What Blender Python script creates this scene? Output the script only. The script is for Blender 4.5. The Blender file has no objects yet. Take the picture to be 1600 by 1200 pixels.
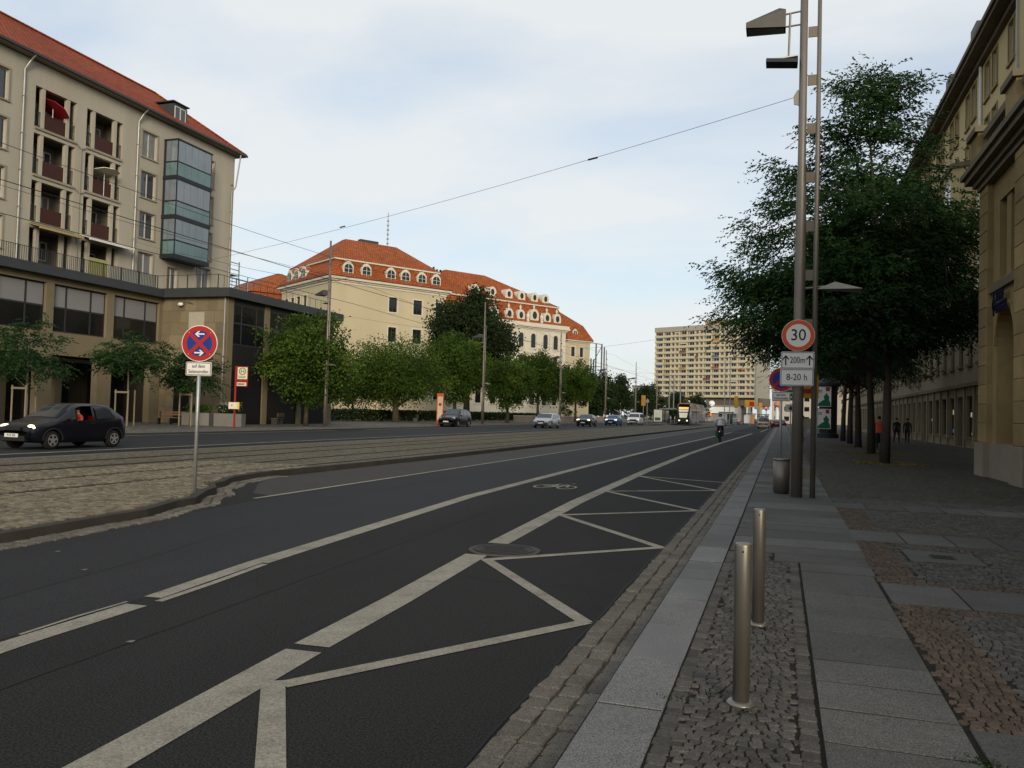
import bpy, math, random
import numpy as np
from mathutils import Vector, Matrix
R = math.radians
S = bpy.context.scene
COL = S.collection
random.seed(7)

# ---------------------------------------------------------------- camera
cam = bpy.data.cameras.new('camera'); cam_o = bpy.data.objects.new('camera', cam); COL.objects.link(cam_o)
cam.sensor_width = 36.0; cam.lens = 1290.0 / 1600.0 * 36.0; cam.clip_start = 0.1; cam.clip_end = 6000
cam_o.matrix_world = Matrix.Translation((0, 0, 1.55)) @ Matrix.Rotation(R(18.08), 4, 'Z') @ Matrix.Rotation(R(91.92), 4, 'X') @ Matrix.Rotation(R(1.6), 4, 'Z')
S.camera = cam_o
S.render.resolution_x, S.render.resolution_y = 1024, 768

# ---------------------------------------------------------------- sky, sun, exposure
SUN_EL, SUN_AZ = R(16), R(150)          # azimuth clockwise from +Y: behind the camera, over the right-hand roofs
W = bpy.data.worlds.new('World'); S.world = W; W.use_nodes = True
nt = W.node_tree; nt.nodes.clear(); N = nt.nodes.new; LK = nt.links.new
out = N('ShaderNodeOutputWorld'); bg = N('ShaderNodeBackground'); LK(bg.outputs[0], out.inputs[0])
sky = N('ShaderNodeTexSky'); sky.sky_type = 'NISHITA'; sky.sun_disc = False
sky.sun_elevation = SUN_EL; sky.sun_rotation = SUN_AZ; sky.air_density = 1.0; sky.dust_density = 2.0; sky.ozone_density = 1.5
tc = N('ShaderNodeTexCoord'); sep = N('ShaderNodeSeparateXYZ'); LK(tc.outputs['Generated'], sep.inputs[0])
zc = N('ShaderNodeMath'); zc.operation = 'MAXIMUM'; LK(sep.outputs['Z'], zc.inputs[0]); zc.inputs[1].default_value = 0.0
zp = N('ShaderNodeMath'); zp.operation = 'ADD'; LK(zc.outputs[0], zp.inputs[0]); zp.inputs[1].default_value = 0.22
dv = N('ShaderNodeVectorMath'); dv.operation = 'DIVIDE'; LK(tc.outputs['Generated'], dv.inputs[0]); 
cmb = N('ShaderNodeCombineXYZ'); [LK(zp.outputs[0], cmb.inputs[i]) for i in range(3)]; LK(cmb.outputs[0], dv.inputs[1])
mp = N('ShaderNodeMapping'); mp.inputs['Scale'].default_value = (0.75, 1.25, 1.0); mp.inputs['Rotation'].default_value = (0, 0, R(35)); mp.inputs['Location'].default_value = (3.1, 1.7, 0)
LK(dv.outputs[0], mp.inputs[0])
nz = N('ShaderNodeTexNoise'); nz.inputs['Scale'].default_value = 1.15; nz.inputs['Detail'].default_value = 7; nz.inputs['Roughness'].default_value = 0.5; nz.inputs['Distortion'].default_value = 0.2
LK(mp.outputs[0], nz.inputs['Vector'])
cr = N('ShaderNodeValToRGB'); cr.color_ramp.elements[0].position = 0.3; cr.color_ramp.elements[1].position = 0.6
cr.color_ramp.elements[0].color = (0.34, 0.34, 0.34, 1); cr.color_ramp.elements[1].color = (0.95, 0.95, 0.95, 1)
LK(nz.outputs['Fac'], cr.inputs[0])
hz = N('ShaderNodeMapRange'); hz.inputs['From Min'].default_value = 0.0; hz.inputs['From Max'].default_value = 0.5; hz.inputs['To Min'].default_value = 0.85; hz.inputs['To Max'].default_value = 0.0
LK(zc.outputs[0], hz.inputs['Value'])
mx = N('ShaderNodeMath'); mx.operation = 'MAXIMUM'; LK(cr.outputs[0], mx.inputs[0]); LK(hz.outputs[0], mx.inputs[1])
scl = N('ShaderNodeVectorMath'); scl.operation = 'MULTIPLY'; LK(sky.outputs[0], scl.inputs[0]); scl.inputs[1].default_value = (1.38, 1.5, 1.55)
mix = N('ShaderNodeMix'); mix.data_type = 'RGBA'; LK(mx.outputs[0], mix.inputs['Factor']); LK(scl.outputs[0], mix.inputs[6]); mix.inputs[7].default_value = (6.95, 7.2, 7.3, 1)
LK(mix.outputs[2], bg.inputs[0]); bg.inputs[1].default_value = 0.12
sun = bpy.data.lights.new('sun', 'SUN'); sun.energy = 2.5; sun.angle = R(20); sun.color = (1.0, 0.86, 0.66)
sun_o = bpy.data.objects.new('sun', sun); COL.objects.link(sun_o)
sun_o.rotation_euler = (math.pi / 2 - SUN_EL, 0, math.pi - SUN_AZ)
S.view_settings.view_transform = 'Standard'; S.view_settings.look = 'None'; S.view_settings.exposure = 0.0; S.view_settings.gamma = 1.0
S.view_settings.use_curve_mapping = False

# ---------------------------------------------------------------- helpers
MATS = {}
def mat(name, col, rough=0.6, metal=0.0, var=0.18, scale=3.0, bump=0.0, bscale=40.0, spec=0.14, speck=0.0, sscale=110.0, attr=0.0, dirt=0.0, emit=0.0, obj=False, stretch=None, trans=0.0, coat=0.0):
    """procedural material: base colour broken up by two noises, optional per-piece tint, fine relief"""
    if name in MATS: return MATS[name]
    m = bpy.data.materials.new(name); m.use_nodes = True; t = m.node_tree; b = t.nodes['Principled BSDF']; n = t.nodes.new; l = t.links.new
    b.inputs['Roughness'].default_value = rough; b.inputs['Metallic'].default_value = metal
    b.inputs['Specular IOR Level'].default_value = spec
    if coat: b.inputs['Coat Weight'].default_value = coat; b.inputs['Coat Roughness'].default_value = 0.06
    if trans: b.inputs['Transmission Weight'].default_value = trans
    tcn = n('ShaderNodeTexCoord')
    if obj: vec = tcn.outputs['Object']
    else:
        ge = n('ShaderNodeNewGeometry'); vec = ge.outputs['Position']
    if stretch:
        mpn = n('ShaderNodeMapping'); mpn.inputs['Scale'].default_value = stretch; l(vec, mpn.inputs[0]); vec = mpn.outputs[0]
    a = n('ShaderNodeTexNoise'); a.inputs['Scale'].default_value = scale; a.inputs['Detail'].default_value = 6; a.inputs['Roughness'].default_value = 0.65; l(vec, a.inputs['Vector'])
    c = n('ShaderNodeTexNoise'); c.inputs['Scale'].default_value = scale * 0.13; c.inputs['Detail'].default_value = 3; l(vec, c.inputs['Vector'])
    add = n('ShaderNodeMath'); add.operation = 'ADD'; l(a.outputs['Fac'], add.inputs[0]); l(c.outputs['Fac'], add.inputs[1])
    mr = n('ShaderNodeMapRange'); mr.inputs['From Min'].default_value = 0.6; mr.inputs['From Max'].default_value = 1.4
    mr.inputs['To Min'].default_value = 1 - var; mr.inputs['To Max'].default_value = 1 + var; l(add.outputs[0], mr.inputs['Value'])
    val = mr.outputs[0]
    if attr:
        at = n('ShaderNodeAttribute'); at.attribute_name = 'rnd'
        m2 = n('ShaderNodeMapRange'); m2.inputs['To Min'].default_value = 1 - attr; m2.inputs['To Max'].default_value = 1 + attr; l(at.outputs['Fac'], m2.inputs['Value'])
        ml = n('ShaderNodeMath'); ml.operation = 'MULTIPLY'; l(val, ml.inputs[0]); l(m2.outputs[0], ml.inputs[1]); val = ml.outputs[0]
    vm = n('ShaderNodeVectorMath'); vm.operation = 'SCALE'; vm.inputs[0].default_value = col[:3]; l(val, vm.inputs['Scale'])
    cout = vm.outputs[0]
    if dirt:
        d = n('ShaderNodeTexNoise'); d.inputs['Scale'].default_value = scale * 0.5; d.inputs['Detail'].default_value = 8; d.inputs['Roughness'].default_value = 0.7; l(vec, d.inputs['Vector'])
        rp = n('ShaderNodeValToRGB'); rp.color_ramp.elements[0].position = 0.5; rp.color_ramp.elements[1].position = 0.72; l(d.outputs['Fac'], rp.inputs[0])
        dm = n('ShaderNodeMath'); dm.operation = 'MULTIPLY'; dm.inputs[1].default_value = dirt; l(rp.outputs[0], dm.inputs[0])
        mxn = n('ShaderNodeMix'); mxn.data_type = 'RGBA'; l(dm.outputs[0], mxn.inputs['Factor']); l(cout, mxn.inputs[6]); mxn.inputs[7].default_value = (col[0] * .35, col[1] * .33, col[2] * .3, 1); cout = mxn.outputs[2]
    if speck:
        k = n('ShaderNodeTexNoise'); k.inputs['Scale'].default_value = sscale; k.inputs['Detail'].default_value = 1.5; ge2 = n('ShaderNodeNewGeometry'); l(ge2.outputs['Position'], k.inputs['Vector'])
        km = n('ShaderNodeMapRange'); km.inputs['From Min'].default_value = .32; km.inputs['From Max'].default_value = .68; km.inputs['To Min'].default_value = 1 - speck; km.inputs['To Max'].default_value = 1 + speck; km.clamp = False; l(k.outputs['Fac'], km.inputs['Value'])
        ks = n('ShaderNodeVectorMath'); ks.operation = 'SCALE'; l(cout, ks.inputs[0]); l(km.outputs[0], ks.inputs['Scale']); cout = ks.outputs[0]
    l(cout, b.inputs['Base Color'])
    if emit:
        l(cout, b.inputs['Emission Color']); b.inputs['Emission Strength'].default_value = emit
    if bump:
        bn = n('ShaderNodeTexNoise'); bn.inputs['Scale'].default_value = bscale; bn.inputs['Detail'].default_value = 5; l(vec, bn.inputs['Vector'])
        bp = n('ShaderNodeBump'); bp.inputs['Strength'].default_value = bump; bp.inputs['Distance'].default_value = 0.02; l(bn.outputs['Fac'], bp.inputs['Height']); l(bp.outputs[0], b.inputs['Normal'])
    MATS[name] = m
    return m

class MB:
    """mesh builder: collects shapes, build() links them as ONE mesh object"""
    def __init__(s): s.v = []; s.f = []; s.m = []; s.rn = []; s.cur = 0; s.r = 0.5
    def add(s, vs, fs):
        o = len(s.v); s.v += [tuple(p) for p in vs]; s.rn += [s.r] * len(vs)
        for f in fs: s.f.append(tuple(i + o for i in f)); s.m.append(s.cur)
        return s
    def box(s, x0, x1, y0, y1, z0, z1):
        return s.add([(x0, y0, z0), (x1, y0, z0), (x1, y1, z0), (x0, y1, z0), (x0, y0, z1), (x1, y0, z1), (x1, y1, z1), (x0, y1, z1)],
                     [(0, 3, 2, 1), (4, 5, 6, 7), (0, 1, 5, 4), (1, 2, 6, 5), (2, 3, 7, 6), (3, 0, 4, 7)])
    def obox(s, M, x0, x1, y0, y1, z0, z1):
        t = MB().box(x0, x1, y0, y1, z0, z1); return s.add([M @ Vector(p) for p in t.v], t.f)
    def quad(s, a, b, c, d): return s.add([a, b, c, d], [(0, 1, 2, 3)])
    def poly(s, pts): return s.add(pts, [tuple(range(len(pts)))])
    def prism(s, pts, z0, z1):
        n = len(pts); return s.add([(x, y, z0) for x, y in pts] + [(x, y, z1) for x, y in pts],
            [tuple(reversed(range(n))), tuple(range(n, 2 * n))] + [(i, (i + 1) % n, n + (i + 1) % n, n + i) for i in range(n)])
    def slabxz(s, pts, y0, y1):
        """polygon in x,z (counter-clockwise seen from -y) pulled from y0 to y1"""
        n = len(pts); return s.add([(x, y0, z) for x, z in pts] + [(x, y1, z) for x, z in pts],
            [tuple(range(n)), tuple(reversed(range(n, 2 * n)))] + [((i + 1) % n, i, n + i, n + (i + 1) % n) for i in range(n)])
    def cyl(s, p0, p1, r0, r1=None, n=12, caps=True):
        r1 = r0 if r1 is None else r1; p0 = Vector(p0); p1 = Vector(p1); d = (p1 - p0).normalized()
        a = d.orthogonal().normalized(); b = d.cross(a); vs = []
        for p, r in ((p0, r0), (p1, r1)): vs += [p + (a * math.cos(2 * math.pi * i / n) + b * math.sin(2 * math.pi * i / n)) * r for i in range(n)]
        fs = [(i, (i + 1) % n, n + (i + 1) % n, n + i) for i in range(n)]
        if caps: fs += [tuple(reversed(range(n))), tuple(range(n, 2 * n))]
        return s.add(vs, fs)
    def tube(s, pts, rad, n=6):
        pts = [Vector(p) for p in pts]; rad = rad if isinstance(rad, (list, tuple)) else [rad] * len(pts); vs = []; ref = None
        for i, p in enumerate(pts):
            d = (pts[min(i + 1, len(pts) - 1)] - pts[max(i - 1, 0)]).normalized()
            if ref is None: ref = d.orthogonal().normalized()
            a = (ref - d * ref.dot(d)).normalized(); ref = a; b = d.cross(a)
            vs += [p + (a * math.cos(2 * math.pi * k / n) + b * math.sin(2 * math.pi * k / n)) * rad[i] for k in range(n)]
        fs = [(i * n + k, i * n + (k + 1) % n, (i + 1) * n + (k + 1) % n, (i + 1) * n + k) for i in range(len(pts) - 1) for k in range(n)]
        fs += [tuple(reversed(range(n))), tuple(range((len(pts) - 1) * n, len(pts) * n))]
        return s.add(vs, fs)
    def lathe(s, prof, n=20, c=(0, 0, 0)):
        vs = [(c[0] + r * math.cos(2 * math.pi * k / n), c[1] + r * math.sin(2 * math.pi * k / n), c[2] + z) for r, z in prof for k in range(n)]
        fs = [(i * n + k, i * n + (k + 1) % n, (i + 1) * n + (k + 1) % n, (i + 1) * n + k) for i in range(len(prof) - 1) for k in range(n)]
        fs += [tuple(reversed(range(n))), tuple(range((len(prof) - 1) * n, len(prof) * n))]
        return s.add(vs, fs)
    def wall(s, x0, x1, z0, z1, ops, y=0.0, depth=0.25):
        """facade sheet in x,z at depth y with rectangular openings (a,b,c,d) and their reveals"""
        xs = sorted({x0, x1} | {round(v, 4) for o in ops for v in o[:2] if x0 < v < x1}); zs = sorted({z0, z1} | {round(v, 4) for o in ops for v in o[2:] if z0 < v < z1})
        for i in range(len(xs) - 1):
            for j in range(len(zs) - 1):
                cx = (xs[i] + xs[i + 1]) / 2; cz = (zs[j] + zs[j + 1]) / 2
                if any(o[0] < cx < o[1] and o[2] < cz < o[3] for o in ops): continue
                s.quad((xs[i], y, zs[j]), (xs[i + 1], y, zs[j]), (xs[i + 1], y, zs[j + 1]), (xs[i], y, zs[j + 1]))
        for a, b, c, d in ops:
            e = y + depth
            s.quad((a, y, c), (a, e, c), (a, e, d), (a, y, d)); s.quad((b, e, c), (b, y, c), (b, y, d), (b, e, d))
            s.quad((a, y, d), (a, e, d), (b, e, d), (b, y, d)); s.quad((a, e, c), (a, y, c), (b, y, c), (b, e, c))
        return s
    def ell(s, c, r, n=12, h=8, M=None):
        vs = []; 
        for j in range(h + 1):
            t = math.pi * j / h
            for k in range(n):
                p = Vector((r[0] * math.sin(t) * math.cos(2 * math.pi * k / n), r[1] * math.sin(t) * math.sin(2 * math.pi * k / n), r[2] * math.cos(t)))
                vs.append(Vector(c) + (M @ p if M else p))
        return s.add(vs, [(j * n + k, (j + 1) * n + k, (j + 1) * n + (k + 1) % n, j * n + (k + 1) % n) for j in range(h) for k in range(n)])
    def mesh(s, name, mats, smooth=False):
        me = bpy.data.meshes.new(name); me.from_pydata(s.v, [], s.f)
        for q in (mats if isinstance(mats, (list, tuple)) else [mats]): me.materials.append(q)
        me.polygons.foreach_set('material_index', s.m)
        if smooth: me.polygons.foreach_set('use_smooth', [True] * len(s.f))
        at = me.attributes.new('rnd', 'FLOAT', 'POINT'); at.data.foreach_set('value', s.rn)
        me.update(); return me
    def build(s, name, mats, parent=None, smooth=False, loc=None, kind=None):
        return put(name, s.mesh(name, mats, smooth), parent, loc, kind)

def put(name, data, parent=None, loc=None, kind=None, rz=None):
    o = bpy.data.objects.new(name, data); COL.objects.link(o)
    if parent: o.parent = parent
    if loc is not None: o.location = loc
    if rz is not None: o.rotation_euler = (0, 0, rz)
    if kind: o['kind'] = kind
    return o
def tag(o, label, cat, group=None):
    o['label'] = label; o['category'] = cat
    if group: o['group'] = group
    return o
def root(name, label, cat, loc=(0, 0, 0), rz=0.0, group=None, M=None):
    o = bpy.data.objects.new(name, None); COL.objects.link(o); o.empty_display_size = 0.3
    if M is not None: o.matrix_world = M
    else: o.location = loc; o.rotation_euler = (0, 0, rz)
    return tag(o, label, cat, group)
def struct(name, mb, m, parent=None, label=None):
    o = mb.build(name, m, parent)
    if parent is None: o['kind'] = 'structure'
    if label: o['label'] = label
    return o
def facade(ox, oy, ux, uy):
    """x along the wall, y into the building, z up"""
    return Matrix(((ux, -uy, 0, ox), (uy, ux, 0, oy), (0, 0, 1, 0), (0, 0, 0, 1)))
def copy_thing(r, loc, rz, label):
    c = r.copy(); COL.objects.link(c); c.location = loc; c.rotation_euler = (0, 0, rz); c['label'] = label
    for ch in list(r.children):
        d = ch.copy(); COL.objects.link(d); d.parent = c
        for g in list(ch.children):
            e = g.copy(); COL.objects.link(e); e.parent = d
    return c
def text(name, body, size, m, parent, loc, rot, sx=1.0, thick=0.002, align='CENTER'):
    cu = bpy.data.curves.new('t', 'FONT'); cu.body = body; cu.size = size; cu.align_x = align; cu.align_y = 'CENTER'; cu.extrude = thick; cu.resolution_u = 4
    t = bpy.data.objects.new('t', cu); COL.objects.link(t); bpy.context.view_layer.update()
    me = bpy.data.meshes.new_from_object(t.evaluated_get(bpy.context.evaluated_depsgraph_get()))
    bpy.data.objects.remove(t); me.materials.clear(); me.materials.append(m)
    o = put(name, me, parent, loc); o.rotation_euler = rot; o.scale = (sx, 1, 1); return o
FRONT = (math.pi / 2, 0, 0)      # lettering that faces -Y

# ---------------------------------------------------------------- materials
asphalt = mat('asphalt', (0.029, 0.0285, 0.0285), 0.85, var=0.24, scale=1.3, bump=0.6, bscale=120, spec=0.06, speck=.55, sscale=85, dirt=.4, stretch=(1, 0.25, 1))
asphalt_worn = mat('asphalt_worn', (0.0295, 0.0298, 0.032), 0.78, var=0.26, scale=1.0, bump=0.4, bscale=150, spec=0.1, speck=.45, dirt=.35, stretch=(1.6, 0.12, 1))
asphalt_patch = mat('asphalt_patch', (0.042, 0.037, 0.033), 0.7, var=0.25, scale=2.0, bump=0.4, bscale=120, speck=.4)
paint = mat('road_paint', (0.275, 0.256, 0.212), 0.8, var=0.28, scale=8, bump=0.4, bscale=120, dirt=0.75, speck=.22, sscale=70, spec=.08)
granite = mat('granite', (0.14, 0.14, 0.14), 0.8, var=0.2, scale=6, bump=0.25, bscale=220, speck=.5, sscale=160, attr=0.2, dirt=0.25)
slab_m = mat('granite_slab', (0.09, 0.0885, 0.084), 0.8, var=0.24, scale=5, bump=0.3, bscale=200, attr=0.22, dirt=0.45, speck=.5, sscale=150)
cob_grey = mat('cobble_grey', (0.075, 0.071, 0.065), 0.75, var=0.22, scale=30, bump=0.5, bscale=120, attr=0.28, speck=.3, spec=.15)
cob_red = mat('cobble_red', (0.082, 0.062, 0.048), 0.76, var=0.2, scale=30, bump=0.5, bscale=120, attr=0.25, speck=.3, spec=.15)
cob_tan = mat('cobble_tan', (0.152, 0.132, 0.093), 0.75, var=0.25, scale=25, bump=0.5, bscale=120, attr=0.4)
sett_m = mat('gutter_sett', (0.125, 0.113, 0.096), 0.85, var=0.28, scale=12, bump=0.7, bscale=70, speck=.35, attr=0.15, dirt=.3)
joint_m = mat('joint_soil', (0.02, 0.0185, 0.014), 0.95, var=0.4, scale=6, bump=0.5, bscale=90)
steel = mat('brushed_steel', (0.2, 0.188, 0.165), 0.42, 0.75, var=0.12, scale=3, stretch=(8, 8, .5))
steel_dk = mat('pole_steel', (0.2, 0.175, 0.15), 0.5, 0.6, var=0.14, scale=2)
galv = mat('galvanised', (0.36, 0.37, 0.37), 0.5, 0.7, var=0.15, scale=9)
black = mat('black_matte', (0.012, 0.012, 0.013), 0.6, var=0.1)
dark_metal = mat('dark_metal', (0.035, 0.038, 0.042), 0.45, 0.4, var=0.15)
rubber = mat('tyre_rubber', (0.012, 0.012, 0.012), 0.8, var=0.1)
white_p = mat('white_paint', (0.72, 0.72, 0.69), 0.5, var=0.06)
sign_white = mat('sign_white', (0.66, 0.64, 0.6), 0.4, var=0.05)
sign_red = mat('sign_red', (0.34, 0.018, 0.014), 0.5, var=0.06, spec=.2)
sign_orange = mat('sign_orange_red', (0.55, 0.085, 0.03), 0.5, var=0.06, spec=.2)
sign_blue = mat('sign_blue', (0.01, 0.03, 0.2), 0.5, var=0.06, spec=.2)
sign_black = mat('sign_black', (0.015, 0.015, 0.015), 0.5, var=0.05)
glass = mat('window_glass', (0.022, 0.026, 0.03), 0.06, var=0.5, scale=0.6, spec=0.9)
glass_dk = mat('dark_glass', (0.008, 0.009, 0.01), 0.08, var=0.4, scale=0.6, spec=0.5)

# ================================================================ GROUND
KY = 1.0
def sheet(name, x0, x1, y0, y1, z, m): return struct(name, MB().quad((x0, y0, z), (x1, y0, z), (x1, y1, z), (x0, y1, z)), m)
far_ground = mat('far_ground', (0.07, 0.068, 0.06), 0.85, var=0.3, scale=0.2)
sheet('ground', -1500, 1500, -300, 2500, -0.03, far_ground)
sheet('road', -17.2, -0.8, -20, 420, 0.0, asphalt)
sheet('road', -30.0, -17.2, -20, 420, 0.001, asphalt)
struct('road', MB().poly([(-8.1, 12.5, .002), (-7.4, 3, .002), (-4.7, 3, .002), (-4.75, 5.3, .002), (-5.4, 14, .002), (-5.55, 30, .002), (-5.2, 70, .002), (-5.0, 260, .002), (-8.0, 260, .002)]), asphalt_worn)['label'] = 'worn bluish asphalt lane between the white lines'
sheet('road', -27.4, -20.2, -20, 300, 0.003, asphalt_worn)
sheet('road', -60, 40, 260, 420, 0.008, asphalt)
# asphalt apron between the white edge line and the tram bed kerb
struct('road', MB().poly([(-10.3, 15.2, .003), (-9.7, 13.9, .003), (-8.75, 12.4, .003), (-8.28, 12.2, .003), (-8.28, 200, .003), (-10.3, 200, .003)]), asphalt_patch)

# ---- median: outline, kerb, gutter, setts
def med_x(y):
    P = [(-5, -7.72), (6.5, -7.78), (8.7, -7.95), (10.4, -8.4), (11.6, -9.0), (12.8, -9.75), (14.0, -10.25), (15.2, -10.45), (17, -10.42), (22, -10.25), (60, -10.15), (400, -10.0)]
    for (a, b), (c, d) in zip(P, P[1:]):
        if a <= y <= c:
            t = (y - a) / (c - a); t = t * t * (3 - 2 * t) if c < 20 and a > 6 else t
            return b + (d - b) * t
    return -10.0
ys = [-5 + i * 0.5 for i in range(50)] + [20 + i * 4 for i in range(1, 76)]
mb = MB()
for a, b in zip(ys, ys[1:]): mb.quad((-17.4, a, .1), (med_x(a) - .14, a, .1), (med_x(b) - .14, b, .1), (-17.4, b, .1))
sett_ground = mat('sett_paving', (0.152, 0.131, 0.091), 0.8, var=0.3, scale=1.2)
def sett_nodes(m, sx, sy, dist=0.03, dark=(0.03, 0.028, 0.02), grass=None):
    t = m.node_tree; b = t.nodes['Principled BSDF']; n = t.nodes.new; l = t.links.new
    old = b.inputs['Base Color'].links[0].from_socket; g = n('ShaderNodeNewGeometry')
    mpn = n('ShaderNodeMapping'); mpn.inputs['Scale'].default_value = (sx, sy, 1); l(g.outputs['Position'], mpn.inputs[0])
    wn = n('ShaderNodeTexNoise'); wn.inputs['Scale'].default_value = 0.7; l(mpn.outputs[0], wn.inputs['Vector'])
    va = n('ShaderNodeVectorMath'); va.operation = 'ADD'; l(mpn.outputs[0], va.inputs[0]); l(wn.outputs['Color'], va.inputs[1])
    v1 = n('ShaderNodeTexVoronoi'); v1.feature = 'DISTANCE_TO_EDGE'; v1.inputs['Scale'].default_value = 1.0; v1.inputs['Randomness'].default_value = 0.55; l(va.outputs[0], v1.inputs['Vector'])
    v2 = n('ShaderNodeTexVoronoi'); v2.inputs['Scale'].default_value = 1.0; v2.inputs['Randomness'].default_value = 0.55; l(va.outputs[0], v2.inputs['Vector'])
    hs = n('ShaderNodeSeparateColor'); l(v2.outputs['Color'], hs.inputs[0])
    mr = n('ShaderNodeMapRange'); mr.inputs['To Min'].default_value = 0.7; mr.inputs['To Max'].default_value = 1.35; l(hs.outputs[0], mr.inputs['Value'])
    sc = n('ShaderNodeVectorMath'); sc.operation = 'SCALE'; l(old, sc.inputs[0]); l(mr.outputs[0], sc.inputs['Scale'])
    st = n('ShaderNodeMapRange'); st.inputs['From Min'].default_value = 0.02; st.inputs['From Max'].default_value = 0.11; l(v1.outputs['Distance'], st.inputs['Value'])
    mi = n('ShaderNodeMix'); mi.data_type = 'RGBA'; l(st.outputs[0], mi.inputs['Factor']); mi.inputs[6].default_value = (*dark, 1); l(sc.outputs[0], mi.inputs[7]); l(mi.outputs[2], b.inputs['Base Color'])
    bp = n('ShaderNodeBump'); bp.inputs['Strength'].default_value = 0.8; bp.inputs['Distance'].default_value = dist; l(st.outputs[0], bp.inputs['Height']); l(bp.outputs[0], b.inputs['Normal'])
sett_nodes(sett_ground, 11, 11, dark=(0.045, 0.042, 0.022))
median = struct('median', mb, sett_ground)
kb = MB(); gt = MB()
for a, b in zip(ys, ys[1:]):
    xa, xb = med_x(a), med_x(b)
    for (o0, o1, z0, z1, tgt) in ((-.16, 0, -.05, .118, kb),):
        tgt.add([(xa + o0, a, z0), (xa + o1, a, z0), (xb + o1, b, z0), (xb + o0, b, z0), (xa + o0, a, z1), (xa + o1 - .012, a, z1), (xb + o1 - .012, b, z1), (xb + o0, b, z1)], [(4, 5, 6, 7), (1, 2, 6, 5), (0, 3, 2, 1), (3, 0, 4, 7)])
struct('kerb', kb, mat('kerb_shaded', (0.045, 0.041, 0.035), 0.8, var=.3, scale=4, bump=.4, bscale=60, dirt=.5))['label'] = 'stone kerb round the tram bed, darkened for shade'  # shadow on the kerb face is put into its dark base colour
struct('kerb', MB().box(-17.55, -17.4, -20, 300, -.05, .108), granite)['label'] = 'low far kerb of the tram bed'

# ---- cobbles as real stones
def stone(mb, cx, cy, w, h, z, rng, rot=0.0, j=0.005, drop=.06):
    w2, h2 = w / 2, h / 2; c = min(w, h) * .16; e = [(-w2 + c, -h2), (w2 - c, -h2), (w2, -h2 + c), (w2, h2 - c), (w2 - c, h2), (-w2 + c, h2), (-w2, h2 - c), (-w2, -h2 + c)]
    cr, sr = math.cos(rot), math.sin(rot); e = [(x + rng.uniform(-j, j), y + rng.uniform(-j, j)) for x, y in e]
    tilt = (rng.uniform(-.04, .04), rng.uniform(-.04, .04)); zz = z + rng.uniform(-.003, .003); mb.r = rng.random(); vs = []
    for k, (f, dz) in enumerate(((1.0, -drop), (1.0, -.008), (0.9, 0.0))):
        for x, y in e:
            X, Y = x * f, y * f; vs.append((cx + X * cr - Y * sr, cy + X * sr + Y * cr, zz + dz + (X * tilt[0] + Y * tilt[1] if k else 0)))
    mb.add(vs, [(i + 8 * q, (i + 1) % 8 + 8 * q, (i + 1) % 8 + 8 * q + 8, i + 8 * q + 8) for q in (0, 1) for i in range(8)] + [tuple(range(16, 24))])
def field(x0, x1, y0, y1, w, h, rng, test=None, wave=0.0, wl=1.0, jw=.25):
    """rows of stones across x: (cx, cy, w, h, rot)"""
    outp = []; y = y0; k = 0
    while y < y1:
        hh = h * rng.uniform(.9, 1.12); x = x0 - rng.uniform(0, w)
        while x < x1:
            ww = w * rng.uniform(1 - jw, 1 + jw); cx = x + ww / 2; a = 2 * math.pi * cx / wl
            cy = y + hh / 2 + wave * math.sin(a); rot = math.atan(wave * 2 * math.pi / wl * math.cos(a)) if wave else 0
            if x0 - .02 <= cx - ww * .3 and cx + ww * .3 <= x1 + .02 and (test is None or test(cx, cy)): outp.append((cx, cy, ww - .005, hh - .005, rot))
            x += ww
        y += hh; k += 1
    return outp
rng = random.Random(3)

# right-hand pavement: soil bed, kerb stones, setts in the gutter, slabs and cobbles
bed = MB().quad((-.87, -6, .0915), (40, -6, .0915), (40, 17, .0915), (-.87, 17, .0915))
pavement = struct('pavement', bed, joint_m); pavement['label'] = 'paved footway of slabs and cobbles beside the road'
far_pave = mat('far_cobbles', (0.068, 0.063, 0.053), 0.75, var=0.3, scale=1.5); sett_nodes(far_pave, 10, 10, .02)
pavement2 = struct('pavement', MB().quad((.92, 17, .1), (40, 17, .1), (40, 300, .1), (.92, 300, .1)), far_pave)
struct('pavement', MB().quad((-.52, 60, .1), (.92, 60, .1), (.92, 300, .1), (-.52, 300, .1)), slab_m)
struct('pavement', MB().quad((-.87, 17, .0915), (.92, 17, .0915), (.92, 60, .0915), (-.87, 60, .0915)), joint_m)
kerb = struct('kerb', MB().box(-.86, -.52, 66, 300, -.1, .1), granite); kerb['label'] = 'pale granite kerb along the footway'
MB().box(-.853, -.536, 2.3, 66, -.1, .0965).build('kerb_joint', joint_m, kerb); joints = [2.3, 3.25, 4.16, 5.0, 5.84, 6.75, 7.57, 8.57, 9.52, 10.59]
while joints[-1] < 66: joints.append(joints[-1] + rng.uniform(.95, 1.2))
for a, b in zip(joints, joints[1:]):
    m_ = MB(); m_.r = rng.random(); j = rng.uniform(-.003, .003); c = .0015
    m_.add([(-.86, a + .007, -.1), (-.53, a + .007, -.1), (-.53, b - .007, -.1), (-.86, b - .007, -.1), (-.86, a + .007, .1 - c + j), (-.53, a + .007, .1 - c + j), (-.53, b - .007, .1 - c + j), (-.86, b - .007, .1 - c + j),
            (-.86 + .015, a + .009, .1 + j), (-.538, a + .009, .1 + j), (-.538, b - .009, .1 + j), (-.845, b - .009, .1 + j)],
           [(0, 1, 5, 4), (1, 2, 6, 5), (2, 3, 7, 6), (3, 0, 4, 7), (4, 5, 9, 8), (5, 6, 10, 9), (6, 7, 11, 10), (7, 4, 8, 11), (8, 9, 10, 11)])
    m_.build('kerb_stone', granite, kerb)
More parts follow.
